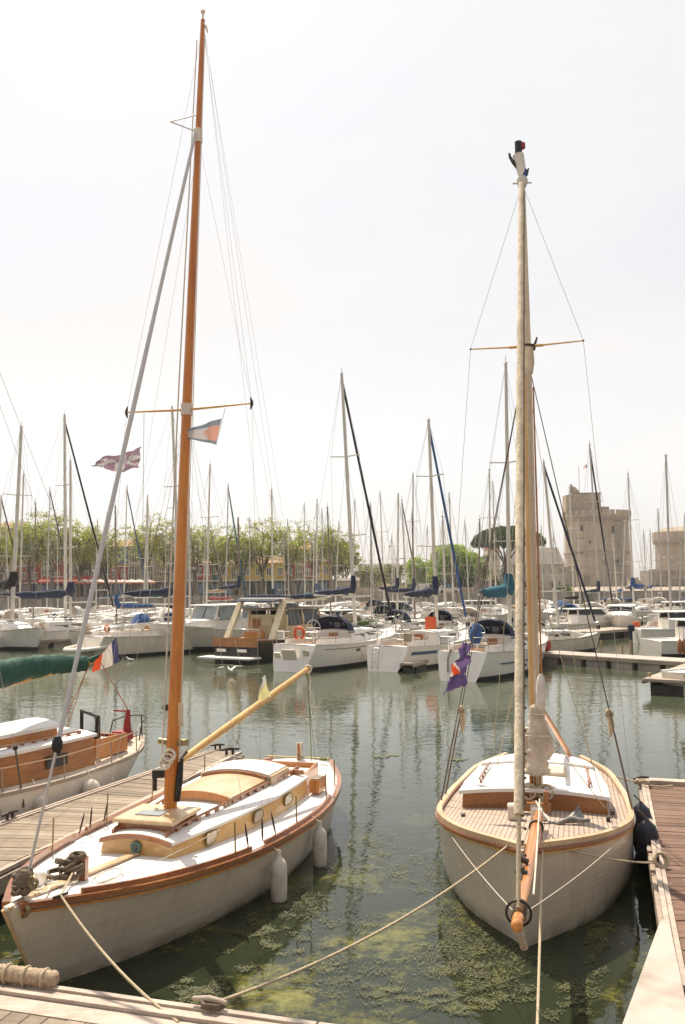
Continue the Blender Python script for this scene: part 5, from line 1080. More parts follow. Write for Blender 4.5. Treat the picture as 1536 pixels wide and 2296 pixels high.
# motor boats
def motorboat(label, D, heading, L, x, fb=1.0, hull='gel', cab='gel', glass='glass_l', kind=0, top='deckwhite', det=1, hard=None, B=None, outboard=False, canopy=None):
    h = math.radians(heading); p = at(x, 1400, D); p.z = 0; e = empty('motor_boat', p, -h, label=label, cat='motor boat'); B = B or L*.34
    H = Hull(L, B, (fb*.9, fb*.92, fb*1.35), (.86, .95, 1.0, 1.0, .88, .6), (.78, .86, .9, .86, .6, .28), (.0, .90), .9)
    H.mesh(18, 5, bootv=.15).build('hull', [M[hull], M['boot']], e); H.deckmesh(12, 4, .04, .01).build('deck', M[top], e)
    m = MB()
    for sd in (-1, 1): sweep(m, H.sheer(sd, 0, .985, 18, .02, 0), .07, .07)
    m.build('gunwale', M['trim' if hull == 'blackhull' else 'deckwhite'], e)
    zd = lambda u: H.z(u/L); hw = B*.36; ch = .85 if kind else .42
    a0, a1, a2 = .74*L, .60*L, .26*L
    wl, rf = trunk([(a0+.10*L, hw*.5, hw*.4, zd(a0), zd(a0)+.12, .05), (a0, hw*.85, hw*.78, zd(a0)-.02, zd(a0)+.35, .06), (a1, hw, hw*.9, zd(a1)-.02, zd(a1)+.5, .06)], .01, .02, 6); wl.build('fore_cabin', M[cab], e); rf.build('fore_cabin_roof', M[top], e)
    zt = zd(a1)+.5+ch
    # wheelhouse: pillars, glass, roof
    m = MB(); m.prism([(-hw, a2), (-hw, a1), (hw, a1), (hw, a2)], zd(a2), zd(a1)+.5); m.build('wheelhouse_side', M[cab], e)
    for y in (a1-.05, lerp(a1, a2, .5), a2+.05):
        for sd in (-1, 1): m = MB(); m.beam((sd*(hw-.04), y+(.25 if y > a1-.1 else 0), zd(a1)+.5), (sd*(hw-.12), y-.1*(y > a1-.1), zt), .08, .08); m.build('window_pillar', M[cab], e)
    for sd in (-1, 1):
        for k in range(2):
            y0, y1 = lerp(a1, a2, .05+.5*k), lerp(a1, a2, .45+.5*k)
            m = MB(); m.add([(sd*(hw-.03), y0, zd(a1)+.54), (sd*(hw-.03), y1, zd(a1)+.54), (sd*(hw-.11), y1, zt-.05), (sd*(hw-.11), y0-.05, zt-.05)], [(0, 1, 2, 3)[::(1 if sd > 0 else -1)]]); m.build('side_window', M[glass], e)
    for x0, x1 in ((-.9, -.05), (.05, .9)):
        m = MB(); m.add([(x0*hw, a1+.2, zd(a1)+.53), (x1*hw, a1+.2, zd(a1)+.53), (x1*hw*.9, a1-.12, zt-.05), (x0*hw*.9, a1-.12, zt-.05)], [(0, 1, 2, 3)[::-1]]); m.build('windscreen', M[glass], e)
    m = MB(); m.box((0, (a1+a2)/2-.1, zt+.03), (hw*2+.1, a1-a2+.55, .08), bev=.03); m.build('roof', M[canopy or top], e)
    if det:
        m = MB()
        for sd in (-1, 1):
            pts = []
            for t in (.45, .6, .75, .88, .97):
                q = Vector((sd*max(0, H.b(t)-.08), t*L, H.z(t))); m.tube([q, q+Vector((0, 0, .5))], .014, 4); pts.append(q+Vector((0, 0, .5)))
            m.tube(pts, .014, 4)
        m.build('bow_rail', M['steel'], e)
    if outboard:
        m = MB(); m.box((0, -.26, .95), (.26, .36, .42), bev=.06); m.box((0, -.28, .4), (.10, .16, .8)); m.build('outboard_motor', M['black' if outboard == 1 else 'navy'], e)
    return e, H, L, B
e, H, L, B = motorboat('large white motor cruiser with pale windows moored right behind the orange mast', 60, 224, 10.5, 630, 1.35, 'gel', 'gel', 'glass_l', 1)
# wooden cruiser with open wheelhouse
e, H, L, B = motorboat('wooden motor cruiser with dark mahogany transom, cream wheelhouse arch and navy awning', 46.5, 32, 10.2, 528, 1.25, 'blackhull', 'lightwood', 'glass', 1, 'weathered', B=3.5)
m = MB(); m.box((0, -.06, 1.03), (2.9, .06, .46)); m.build('varnished_transom', M['mahog'], e)
m = MB(); m.box((0, -.55, .28), (3.4, 1.0, .08)); m.build('bathing_platform', M['deckwhite'], e)
for q in (-.85, .5): m = MB(); m.box((q, -.10, .61), (.6, .05, .15)); m.build('transom_step', M['gel'], e)
for sd in (-1, 1):
    m = MB(); m.beam((sd*1.5, 1.1, 1.1), (sd*1.42, 2.3, 3.15), .16, .34, up=Vector((1, 0, 0))); m.beam((sd*1.42, 2.2, 3.1), (sd*1.35, 6.5, 3.12), .1, .12); m.build('wheelhouse_arch', M['archcream'], e)
m = MB(); m.box((0, 4.5, 3.22), (2.9, 4.8, .10), bev=.03); m.build('hardtop', M['clothw'], e)
m = MB(); m.box((0, 1.9, 3.16), (2.8, .9, .05), M=Matrix.Rotation(.12, 3, 'X')); cover(m, (-1.5, 2.6, 3.32), (1.5, 2.6, 3.32), .12, .12, 8, 2, 6, 0); cover(m, (1.5, 2.6, 3.32), (1.3, 7.0, 3.30), .12, .16, 8, 3, 6, 0); m.build('awning', M['navy'], e)
m = MB(); m.box((0, 2.75, 1.75), (2.7, .06, 1.2)); m.build('cabin_bulkhead', M['archcream'], e)
for x in (-.7, .65):
    m = MB(); m.box((x, 2.70, 1.85), (.62, .05, .66)); f = m.build('bulkhead_window_frame', M['lightwood'], e); m = MB(); m.box((x, 2.665, 1.85), (.48, .03, .5)); m.build('pane', M['trim'], f)
m = MB(); m.box((0, 1.6, 1.30), (1.0, .5, .45), bev=.04); m.build('deck_bench', M['varnish'], e)
m = MB(); m.tube([(-1.5, .1, 1.3), (-1.5, .1, 1.7), (1.5, .1, 1.7), (1.5, .1, 1.3)], .02, 5); m.build('stern_rail', M['steel'], e)
# --- pontoons of the mid ground
a, b = atz(-150, 1444, .5), atz(225, 1428, .5); e, M3, L = jetty(a, b, 1.6, .5, 'grey concrete pontoon at the far left behind the green sail cover', nf=6)
for px, py, cw, lab, mt in ((75, 1418, 1.5, 'dark locker standing on the far left concrete pontoon', 'blackcanvas'), (178, 1420, .35, 'red fuel can on the end of the far left concrete pontoon', 'orange')):
    p = atz(px, py+6, .52); e = empty('dock_box', p, .2, label=lab, cat='box'); m = MB(); m.box((0, 0, .32), (cw*1.6 if cw > 1 else .5, .5, .62), bev=.04); m.build('body', M[mt], e); m = MB(); m.box((0, 0, .66), (cw*1.65 if cw > 1 else .3, .54, .06), bev=.01); m.build('lid', M[mt], e)
a, b = atz(1225, 1461, .5), atz(1640, 1486, .5); e, M3, L = jetty(a, b, 1.7, .5, 'concrete pontoon with dark float gaps crossing behind the right mast', nf=7)
for px, py, hh in ((1347, 1475, 1.0), (1395, 1478, .9), (1414, 1478, 1.05)):
    p = atz(px, py, 0)-e.location; m = MB(); m.tube([(p.x, p.y-.1, -.4), (p.x, p.y-.1, hh*.9)], .05, 6); m.build('mooring_post', M['tan'], e)
a, b = atz(1492, 1524, .55), atz(1700, 1440, .55); e, M3, L = jetty(a, b, 1.5, .55, 'dark sided pontoon with pale deck entering from the right edge', 'weathered', nf=3)
c_e = e
m = MB(); rope(m, (1.2, .1, .62), (3.2, 1.4, .95), .12, .05, 6, 12); m.build('mooring_chain', M['iron'], e)
for q in ((.25, -.6), (.25, .6), (1.6, -.8)): m = MB(); v = M3 @ Vector((q[0], q[1], .60)); m.tube([v, v+Vector((0, 0, .14))], .06, 8); m.build('bollard', M['tan'], e)
a, b = atz(1288, 1416, .6), atz(1432, 1404, .6); jetty(a, b, 2.0, .6, 'dark sided floating pontoon in front of the tower', 'paleedge', nf=2, depth=.6)
# --- right hand boats
yacht('small white day sailer with low cabin moored just right of the gaff boat mast', 50.5, 68, 6.4, (1219, 1034), mast=1252, fb=.85, hull='cream', cov=None, jib='navy', mr=.08, seed=11, noboom=True, B=2.2)
motorboat('small cream motor boat with boxy wheelhouse behind the day sailer', 66, 75, 6.5, 1238, .95, 'cream', 'gel', 'glass', 0)
motorboat('white motor boat with outboard behind the right end of the dark pontoon', 57, 88, 7.0, 1424, 1.0, 'gel', 'gel', 'glass', 0, outboard=2)
motorboat('white open cruiser cut off by the right edge above the concrete pontoon', 47.5, 80, 7.5, 1458, .9, 'gel', 'gel', 'glass', 0)
yacht('yacht with blue boom cover at the far right below the tower', 84, 215, 9.5, (1408, 1062), mast=1421, cov='blue', mr=.09, seed=12, covr=.24)
yacht('yacht with tall dark mast and small cabin near the right edge', 62, 30, 8.5, (1493, 1021), mast=1503, cov=None, noboom=True, mastm='alu', mr=.09, seed=13)
motorboat('white cabin cruiser between dark pontoon and tower, with two blue fenders', 72, 200, 8, 1400, 1.1, 'gel', 'gel', 'glass', 0)
motorboat('white motor boat with orange lifebuoy before the right stone wall', 76, 60, 7.5, 1475, 1.1, 'gel', 'gel', 'glass_l', 0)
m = MB(); m.box(at(1368, 1396, 69), (.7, .3, 1.0)); e = tag(m.build('orange_dock_locker', M['orange']), 'orange safety locker standing on the dark pontoon before the tower', 'locker')
m = MB(); m.box(at(1427, 1404, 62), (.4, .3, .6)); tag(m.build('orange_dock_locker', M['orange']), 'small orange box at the right end of the dark pontoon', 'locker')
# fenders held at the right edge of the picture
for i, px in enumerate((1524, 1534)): p = at(px, 1432, 30.5); loosefender(p, ['brown red fender at the right picture edge, left one of the pair', 'brown red fender at the right picture edge, right one of the pair'][i], .10, .52, 'trim')
motorboat('low grey motor boat cut off by the right edge carrying brown red fenders', 31.0, 60, 7, 1532, .85, 'cream', 'gel', 'glass', 0)
# --- more boats with their masts, (top x, top y, base x, distance, heading, length, cover, jib, spreader hint, label)
far = [
 (112, 1092, 105, 112, 35, 10, 'navy', 'navy', 'distant yacht whose thin mast rises left of the tall pair near the left edge'),
 (285, 1089, 277, 100, 32, 10, 'blue', 'blue', 'distant yacht whose mast stands over the pale row of parasols'),
 (424, 1092, 425, 92, 30, 10, 'navy', None, 'distant yacht whose mast shows just right of the orange mast'),
 (471, 1041, 462, 72, 210, 10.5, 'sailred', None, 'yacht with red sail cover behind the motor cruiser'),
 (512, 1086, 505, 95, 33, 10, 'navy', 'teal', 'distant yacht in front of the yellow house, left mast of that house'),
 (534, 1161, 538, 68, 30, 7.5, 'navy', None, 'small yacht with dark brown wooden mast behind the wooden cruiser'),
 (560, 1160, 560, 120, 30, 9, 'blue', None, 'far small yacht in front of the yellow house, right mast of that house'),
 (609, 1097, 612, 78, 31, 10, 'navy', None, 'yacht with pale mast directly behind the navy awning'),
 (682, 1129, 684, 105, 30, 10, 'navy', None, 'distant yacht whose mast stands before the white bay windows'),
 (711, 1121, 709, 88, 210, 9, 'blue', None, 'distant yacht with blue cover, left of two close masts before the tree trunk'),
 (722, 1142, 724, 100, 30, 9, 'navy', None, 'distant yacht with mast close behind the left of a pair near the plane tree'),
 (796, 1119, 790, 125, 30, 10, None, None, 'far yacht whose short mast shows right of the tall front mast'),
 (830, 1126, 838, 122, 30, 10, 'navy', None, 'far yacht whose mast crosses the dark slanting furled jib'),
 (852, 1103, 862, 98, 28, 10, 'navy', None, 'distant yacht between the dark furled jib and the low stone house'),
 (893, 1108, 890, 70, 32, 8.5, 'navy', None, 'yacht with bare mast and navy cover left of the blue furled jib'),
 (901, 1120, 912, 90, 30, 9, None, 'aludark', 'distant yacht with thin dark furled jib left of the green tree'),
 (926, 1063, 925, 84, 30, 10, 'navy', None, 'distant yacht with tall thin mast at the left edge of the green tree'),
 (1007, 1106, 1017, 86, 30, 10, 'navy', None, 'distant yacht with mast before the middle of the green tree'),
 (992, 1170, 996, 112, 210, 8, 'blue', None, 'far small yacht with short mast in front of the green tree'),
 (1042, 1168, 1052, 104, 30, 9, 'navy', None, 'far small yacht whose mast shows at the right side of the green tree'),
 (1097, 1053, 1100, 82, 30, 10, 'navy', None, 'distant yacht with mast before the red topped white house'),
 (1105, 1080, 1112, 100, 30, 10, None, None, 'distant yacht just right of the red topped house mast'),
 (1190, 1150, 1204, 96, 30, 9, 'blue', None, 'distant yacht partly hidden by the gaff boat mast'),
 (1213, 1180, 1218, 120, 30, 8, None, None, 'far small yacht in front of the slate roofed building'),
 (1277, 1093, 1287, 98, 28, 9.5, 'navy', None, 'distant yacht whose mast stands at the left edge of the tower'),
 (1322, 996, 1345, 78, 32, 10.5, 'paleblue', 'blackcanvas', 'yacht under a pale blue tarpaulin before the tower with dark furled jib'),
 (1374, 1195, 1384, 92, 28, 8, None, None, 'distant yacht with short white mast in front of the tower centre'),
 (1402, 1165, 1394, 104, 30, 9, None, None, 'distant yacht with mast at the right part of the tower'),
 (1475, 1142, 1484, 96, 30, 9, 'navy', None, 'distant yacht before the low wall right of the tower'),
 (1535, 1155, 1538, 100, 30, 9, None, None, 'distant yacht at the extreme right edge'),
 (1443, 1190, 1450, 118, 30, 8, 'blue', None, 'far small yacht between the tower and the right wall'),
 (240, 1150, 243, 118, 30, 9, None, None, 'far yacht behind the furled forestay over the parasols'),
 (645, 1165, 648, 122, 30, 9, 'navy', None, 'far small yacht with mast before the red house panel'),
 (760, 1170, 752, 112, 210, 9, 'blue', None, 'far yacht with blue cover left of the big central mast'),
 (958, 1180, 955, 118, 30, 8, None, None, 'far small yacht beside the big mast with blue furled jib'),
 (3, 1110, -8, 88, 32, 10, 'navy', 'darkwire', 'distant yacht cut off by the left edge with dark furled jib'),
]
for i, (tx, ty, bx, D, hd, L_, cv, jb, lab) in enumerate(far):
    yacht(lab, D, hd+rnd.uniform(-5, 5), L_, (tx, ty), mast=bx, fb=1.05+rnd.uniform(-.1, .15), cov=cv if ('cover' in lab or rnd.random() < .4) else rnd.choice(['navy', 'blue', 'clothw', 'sail', 'tan', None, 'teal']), jib=jb, hull=rnd.choice(['gel', 'gel', 'cream', 'greyhull']), mastm='aludark' if 'brown' in lab or 'dark mast' in lab else rnd.choice(['alu2', 'alu', 'alu2']), mr=.075 if D > 90 else .085, seed=20+i, det=1 if D < 90 else 0, covr=rnd.uniform(.10, .19), boomz=rnd.uniform(1.5, 2.7), noboom='cover' not in lab and rnd.random() < .3, boom=rnd.uniform(.28, .42), dodger=rnd.choice([None, None, 'navy', 'clothw']) if D < 100 else None, stripe=rnd.choice([None, 'navyband', None]))
# more hulls filling the rows
fill = [
 (75, 72, 30, 8.5, 'small white yacht under the black boom cover at left', 'navy'), (262, 60, 215, 8, 'white cabin yacht beyond the scooped platform yacht, below the parasols', 'blue'),
 (215, 84, 40, 8, 'cream yacht behind the furled forestay at left', None), (428, 64, 30, 8, 'white cabin yacht directly behind the orange mast', None),
 (455, 82, 215, 9, 'white yacht left of the red sail cover', 'navy'), (640, 110, 30, 9, 'distant white yacht before the yellow house', None),
 (742, 60, 32, 8, 'white yacht behind the navy boom cover of the lifebuoy yacht', None), (832, 57, 30, 8.5, 'white yacht right of the low green bushes', None),
 (930, 62, 34, 8.5, 'white yacht behind the navy cover of the blue striped yacht', 'navy'), (1000, 58, 28, 8, 'white yacht between blue furled jib and teal cover', None),
 (1072, 66, 40, 8, 'cream yacht under the teal boom cover', None), (1300, 74, 50, 8, 'white yacht at the left end of the dark pontoon', 'blackcanvas'),
 (1240, 86, 210, 8, 'distant white yacht beneath the cream building', 'navy'), (1165, 96, 30, 8, 'distant white yacht seen right of the teal cover', None),
 (880, 100, 30, 9, 'distant yacht before the grey quay wall', 'tan'), (130, 100, 30, 9, 'distant white yacht before the red house at left', 'navy'), (20, 95, 215, 9, 'distant yacht at the left edge under the plane tree', None),
 (330, 70, 215, 7.5, 'small white yacht under the blue covered boom at left', None), (370, 104, 30, 9, 'distant yacht left of the orange mast foot', None), (700, 84, 30, 8, 'distant yacht below the bare limbed plane tree', 'teal'),
 (1355, 116, 30, 8, 'distant yacht at the foot of the tower', None), (1462, 92, 30, 8, 'distant yacht before the dark bastion wall', 'blue'), (1522, 84, 212, 8, 'distant yacht near the right edge before the stone wall', None)]
for i, (px, D, hd, L_, lab, cv) in enumerate(fill):
    yacht(lab, D, hd+rnd.uniform(-12, 12), L_, (px+rnd.uniform(-8, 6), rnd.uniform(1165, 1215) if D > 80 else rnd.uniform(1120, 1180)), mast=px, fb=rnd.uniform(.9, 1.15), cov=cv, hull=rnd.choice(['gel', 'gel', 'cream', 'greyhull']), mastm=rnd.choice(['alu', 'alu2', 'aludark']), mr=.06, seed=70+i, det=1 if D < 90 else 0, covr=rnd.uniform(.1, .18), boomz=rnd.uniform(1.5, 2.5), dodger=rnd.choice([None, 'navy', 'blue', 'clothw']) if D < 90 else None, noboom=cv is None and rnd.random() < .5)
motors = [(655, 68, 80, 8.5, 'white wheelhouse cruiser between pale mast and boom cover', 'gel', 0, None), (815, 96, 70, 8, 'distant white cruiser left of the dark furled jib foot', 'gel', 0, None), (565, 92, 70, 8, 'white cruiser with dark canopy before the yellow house', 'gel', 0, 'navy'),
 (1010, 96, 75, 8, 'distant white motor boat under the bright green tree', 'gel', 0, None), (1330, 98, 70, 8, 'distant white motor boat before the tower', 'gel', 0, 'blue'), (215, 110, 75, 8, 'distant white launch below the parasols', 'gel', 0, None)]
for px, D, hd, L_, lab, hl, kd, cn in motors: motorboat(lab, D, hd, L_, px, 1.0, hl, 'gel', 'glass', kd, det=0, canopy=cn)
# potted bushes on a boat deck
M['bush'] = mat('bush_leaf', (.14, .19, .035), .7, .4, 3)
p = at(815, 1400, 52); e = empty('potted_bush', (p.x, p.y, 1.1), label='low green bushes in a dark trough behind the lifebuoy yacht', cat='plant'); m = MB(); m.box((0, 0, .18), (1.8, .45, .4)); m.build('planter', M['blackcanvas'], e)
m = MB()
for _ in range(500):
    c = Vector((rnd.gauss(0, .42), rnd.gauss(0, .15), .55+rnd.gauss(0, .16))); u = Vector((rnd.uniform(-1, 1), rnd.uniform(-1, 1), rnd.uniform(-1, 1))).normalized()*.06; v = u.cross(Vector((rnd.uniform(-1, 1), rnd.uniform(-1, 1), .5))).normalized()*.04; m.add([c-u, c-v, c+u, c+v], [(0, 1, 2, 3)])
m.build('foliage', M['bush'], e)
# ------------------------------------------------------------------ shore
QY = 162.0; QZ = 1.9
m = MB(); m.add([(-900, QY, QZ), (900, QY, QZ), (900, 2500, QZ), (-900, 2500, QZ)], [(0, 1, 2, 3)]); m.add([(-900, QY, -1), (900, QY, -1), (900, QY, QZ), (-900, QY, QZ)], [(0, 1, 2, 3)])
M['pave'] = mat('quay_paving', (.36, .31, .26), .9, .15, .3)
tag(m.build('quay', [M['stone']]), 'stone quay with paved top along the far side of the basin', kind='structure')
m = MB(); m.box((0, QY+.2, QZ+.06), (1500, .5, .16)); tag(m.build('quay_edge', M['paleedge']), 'pale coping along the quay edge', kind='structure')
def hx(px, D): return at(px, 1300, D).x
def hz(py, px, D): return at(px, py, D).z
M['w_red'] = mat('red_boarding', (.38, .055, .04), .8, .15, 2, (6, 6, .5)); M['w_yellow'] = mat('yellow_boarding', (.66, .47, .10), .8, .12, 2, (6, 6, .5)); M['w_blue'] = mat('blue_boarding', (.12, .20, .36), .8, .15, 2, (6, 6, .5))
M['w_teal'] = mat('teal_boarding', (.09, .15, .14), .8, .15, 2, (6, 6, .5)); M['w_white'] = mat('off_white_boarding', (.58, .52, .43), .8, .12, 2, (6, 6, .5)); M['w_beige'] = mat('beige_render', (.42, .32, .25), .9, .12, 1)
M['w_grey'] = mat('grey_boarding', (.16, .15, .14), .8, .15, 2, (6, 6, .5)); M['w_dark'] = mat('dark_shop_front', (.05, .05, .055), .6, .3, 2); M['tile'] = mat('terracotta_tiles', (.46, .27, .18), .9, .2, 3); M['slate'] = mat('slate_roof', (.20, .17, .15), .8, .15, 2)
M['frame'] = mat('white_window_frame', (.72, .67, .6), .6, .06, 2); M['pane'] = mat('window_pane', (.16, .16, .16), .15, .4, .6)
def house(label, x0, x1, D, ye, wallm, floors=2, cols=3, bay=None, roof='tile', gf='w_dark', pitch=1.6, depth=9, upper=None, wstyle=0, base=QZ):
    X0, X1 = hx(x0, D), hx(x1, D); ze = hz(ye, (x0+x1)/2, D); e = empty('house', ((X0+X1)/2, D, base), label=label, cat='house'); w = X1-X0; Hh = ze-base; gfh = 2.9 if gf else 0
    if gf:
        m = MB(); m.box((0, depth/2+.15, gfh/2), (w-.02, depth, gfh)); m.build('shop_front', M[gf], e)
        m = MB(); m.box((0, -.1, gfh), (w, .55, .22)); m.build('cornice', M['frame'], e)
        n = max(1, int(w/2.6))
        for i in range(n):
            m = MB(); m.box((-w/2+w*(i+.5)/n, .12, gfh*.45), (w/n*.62, .12, gfh*.72)); m.build('shop_window', M['pane' if (i+int(x0)) % 3 else 'w_blue'], e)
    m = MB(); m.box((0, depth/2, (gfh+Hh)/2+.05), (w-.03, depth, Hh-gfh-.1)); m.build('wall', M[wallm], e)
    if upper: m = MB(); m.box((0, -.03, Hh-(Hh-gfh)/floors/2), (w-.05, .12, (Hh-gfh)/floors-.1)); m.build('upper_panel', M[upper], e)
    o = .35; zr = pitch
    m = MB(); m.loft([[Vector((-w/2-.1, -o, Hh)), Vector((-w/2-.1, depth/2, Hh+zr)), Vector((-w/2-.1, depth+o, Hh)), Vector((-w/2-.1, depth+o, Hh-.12)), Vector((-w/2-.1, -o, Hh-.12))], [Vector((w/2+.1, -o, Hh)), Vector((w/2+.1, depth/2, Hh+zr)), Vector((w/2+.1, depth+o, Hh)), Vector((w/2+.1, depth+o, Hh-.12)), Vector((w/2+.1, -o, Hh-.12))]], 0, True, False); m.build('roof', M[roof], e)
    fh = (Hh-gfh)/floors
    for f in range(floors):
        for c in range(cols):
            cx = -w/2+w*(c+.5)/cols; zc = gfh+fh*(f+.5); big = (bay is not None and c in bay); ww = w/cols*(.82 if big else .42); wh = fh*(.82 if big else .45)
            m = MB(); yy = -.10 if not big else -.25
            m.box((cx, yy, zc+wh/2), (ww+.16, .14, .12)); m.box((cx, yy, zc-wh/2), (ww+.16, .14, .12))
            nb = 4 if big else 2
            for k in range(nb+1): m.box((cx-ww/2+ww*k/nb, yy, zc), (.10, .12, wh-.1))
            if big: m.box((cx, yy, zc), (ww, .10, .09))
            fr = m.build('window', M['frame'], e); m = MB(); m.box((cx, yy+.06, zc), (ww, .06, wh)); m.build('pane', M['pane'], fr)
            if big:
                m = MB(); m.box((cx, -.11, zc-wh/2-.25), (ww+.3, .16, .3)); m.build('balcony_panel', M['frame'], e)
    return e
D = 176
house('beige rendered house at the far left edge behind the masts', -75, 38, D, 1238, 'w_beige', 2, 3, roof='tile')
house('red boarded house with white windows left of the tall mast pair', 38, 118, D, 1243, 'w_red', 2, 3, bay=(2,), roof='slate')
house('dark red boarded house behind the tall mast pair', 118, 184, D, 1240, 'w_red', 2, 3, bay=(2,), roof='slate')
house('dark grey boarded house behind the slanting furled forestay', 184, 246, D, 1234, 'w_grey', 2, 3, bay=(1,), roof='slate')
house('house with blue upper storey and red lower wall behind the parasols', 246, 287, D, 1226, 'w_red', 2, 2, roof='tile', upper='w_blue')
house('pale timber house with tall window grids behind the parasols', 287, 346, D, 1224, 'w_white', 2, 2, bay=(0, 1), roof='tile', pitch=2.2)
house('cream boarded house with slim windows left of the orange mast', 346, 392, D, 1232, 'w_beige', 2, 2, bay=(1,), roof='tile')
house('red boarded house just left of the orange mast', 392, 438, D, 1262, 'w_red', 1, 2, bay=(1,), roof='slate', upper=None)
house('red boarded house with small square window right of the orange mast', 438, 474, D, 1262, 'w_red', 1, 2, roof='tile')
house('narrow teal boarded house between red and yellow houses', 474, 492, D, 1250, 'w_teal', 1, 1, roof='slate')
house('yellow boarded house with white bay window', 492, 566, D, 1264, 'w_yellow', 1, 3, bay=(1,), roof='tile')
house('wide yellow boarded house right of the large plane trunk', 566, 640, D, 1262, 'w_yellow', 1, 3, roof='tile')
house('red framed house with tall white window bay', 640, 702, D, 1232, 'w_red', 2, 3, bay=(1,), roof='tile')
house('yellow boarded house at the right end of the coloured row', 702, 742, D, 1258, 'w_yellow', 1, 2, roof='tile')
house('low pale house behind the plane trees near the end of the row', 742, 806, D+6, 1302, 'w_white', 1, 3, gf=None, roof='slate', pitch=.6)
house('distant stone house with low roof left of the green tree', 806, 900, 230, 1276, 'w_beige', 2, 4, gf=None, roof='slate', pitch=1.5)
house('tiled roof house far behind the trees at the left edge', -60, 40, 200, 1185, 'w_beige', 2, 2, gf=None, roof='tile')
house('white house with red top behind the umbrella pine', 1100, 1122, 215, 1229, 'w_white', 2, 1, gf=None, roof='w_red', pitch=.5)
e = house('cream two storey building with slate roof left of the tower', 1150, 1266, 200, 1266, 'w_white', 2, 6, gf=None, roof='slate', pitch=4.0, depth=12)
m = MB(); X = hx(1110, 214); m.box((X, 213.8, hz(1222, 1110, 214)), (hx(1122, 214)-hx(1099, 214), .6, 1.6)); tag(m.build('roof_parapet', M['w_red']), 'dark red parapet on the white house behind the umbrella pine', 'parapet')

# parasols on the terrace
M['para_w'] = mat('pale_parasol_cloth', (.72, .62, .57), .9, .06, 3); M['para_o'] = mat('orange_valance', (.55, .13, .06), .9, .1, 3)
def parasol(px, D, lab, s=1.0, y=1300):
    X = hx(px, D); zt = hz(y, px, D); e = empty('parasol', (X, D, QZ), label=lab, cat='parasol', group='pale parasols of the quayside terrace'); h = zt-QZ
    m = MB(); rg = [Vector((1.7*s*math.cos(a), 1.7*s*math.sin(a), h-.45)) for a in [i*math.pi/4 for i in range(8)]]; m.add([Vector((0, 0, h+.15))]+rg, [(0, i+1, (i+1) % 8+1) for i in range(8)]); m.build('canopy', M['para_w'], e)
    m = MB(); m.loft([rg, [p-Vector((0, 0, .35)) for p in rg]], 0, False, False); m.build('valance', M['para_o'], e); m = MB(); m.tube([(0, 0, 0), (0, 0, h)], .05, 6); m.build('pole', M['frame'], e); return e
names = ['first', 'second', 'third', 'fourth', 'fifth', 'sixth', 'seventh', 'eighth', 'ninth']
for i in range(9): parasol(190+i*17.5, 168, 'pale parasol with orange valance, %s from the left in the terrace row' % names[i])
e = empty('awning', (hx(150, 172), 172.8, QZ), label='long dark red awning along the restaurant front left of the parasols', cat='awning'); w = hx(250, 172)-hx(122, 172)
m = MB(); m.loft([[Vector((-w/2, 1.5, 4.2)), Vector((-w/2, -1.2, 3.1)), Vector((-w/2, -1.2, 2.7)), Vector((-w/2, 1.5, 4.1))], [Vector((w/2, 1.5, 4.2)), Vector((w/2, -1.2, 3.1)), Vector((w/2, -1.2, 2.7)), Vector((w/2, 1.5, 4.1))]], 0, True, False); m.build('canvas', M['sailred'], e)
m = MB()
for k in (-1, -.5, 0, .5, 1): m.tube([(k*w*.49, -1.1, 0), (k*w*.49, -1.1, 2.8)], .04, 5)
m.build('posts', M['frame'], e)

# ------------------------------------------------------------------ trees
M['bark'] = mat('bark', (.13, .10, .07), .95, .3, 2, bump=.5)
def leafmat(n, c, v=.4):
    m = mat(n, c, .75, v, 1.2, detail=3); t = m.node_tree; b = t.nodes['Principled BSDF']; tr = t.nodes.new('ShaderNodeBsdfTranslucent'); mx = t.nodes.new('ShaderNodeMixShader'); mx.inputs[0].default_value = .55; tr.inputs[0].default_value = (min(.7, c[0]*1.4), min(.75, c[1]*1.5), c[2]*.8, 1)
    o = t.nodes['Material Output']; t.links.new(b.outputs[0], mx.inputs[1]); t.links.new(tr.outputs[0], mx.inputs[2]); t.links.new(mx.outputs[0], o.inputs[0]); return m
M['lf1'] = leafmat('plane_leaf', (.26, .28, .085)); M['lf2'] = leafmat('yellow_green_leaf', (.42, .42, .15)); M['lf3'] = leafmat('bright_leaf', (.19, .30, .06)); M['lf4'] = leafmat('dark_leaf', (.035, .055, .022)); M['lf5'] = leafmat('pine_needle', (.045, .065, .03))
def leaf(m, c, s, r, mi=0):
    u = Vector((r.gauss(0, 1), r.gauss(0, 1), r.gauss(0, .7))).normalized(); v = u.cross(Vector((r.gauss(0, 1), r.gauss(0, 1), r.gauss(0, 1)))).normalized()
    m.add([c-u*s, c-v*s*.6, c+u*s, c+v*s*.6], [(0, 1, 2, 3)], mi)
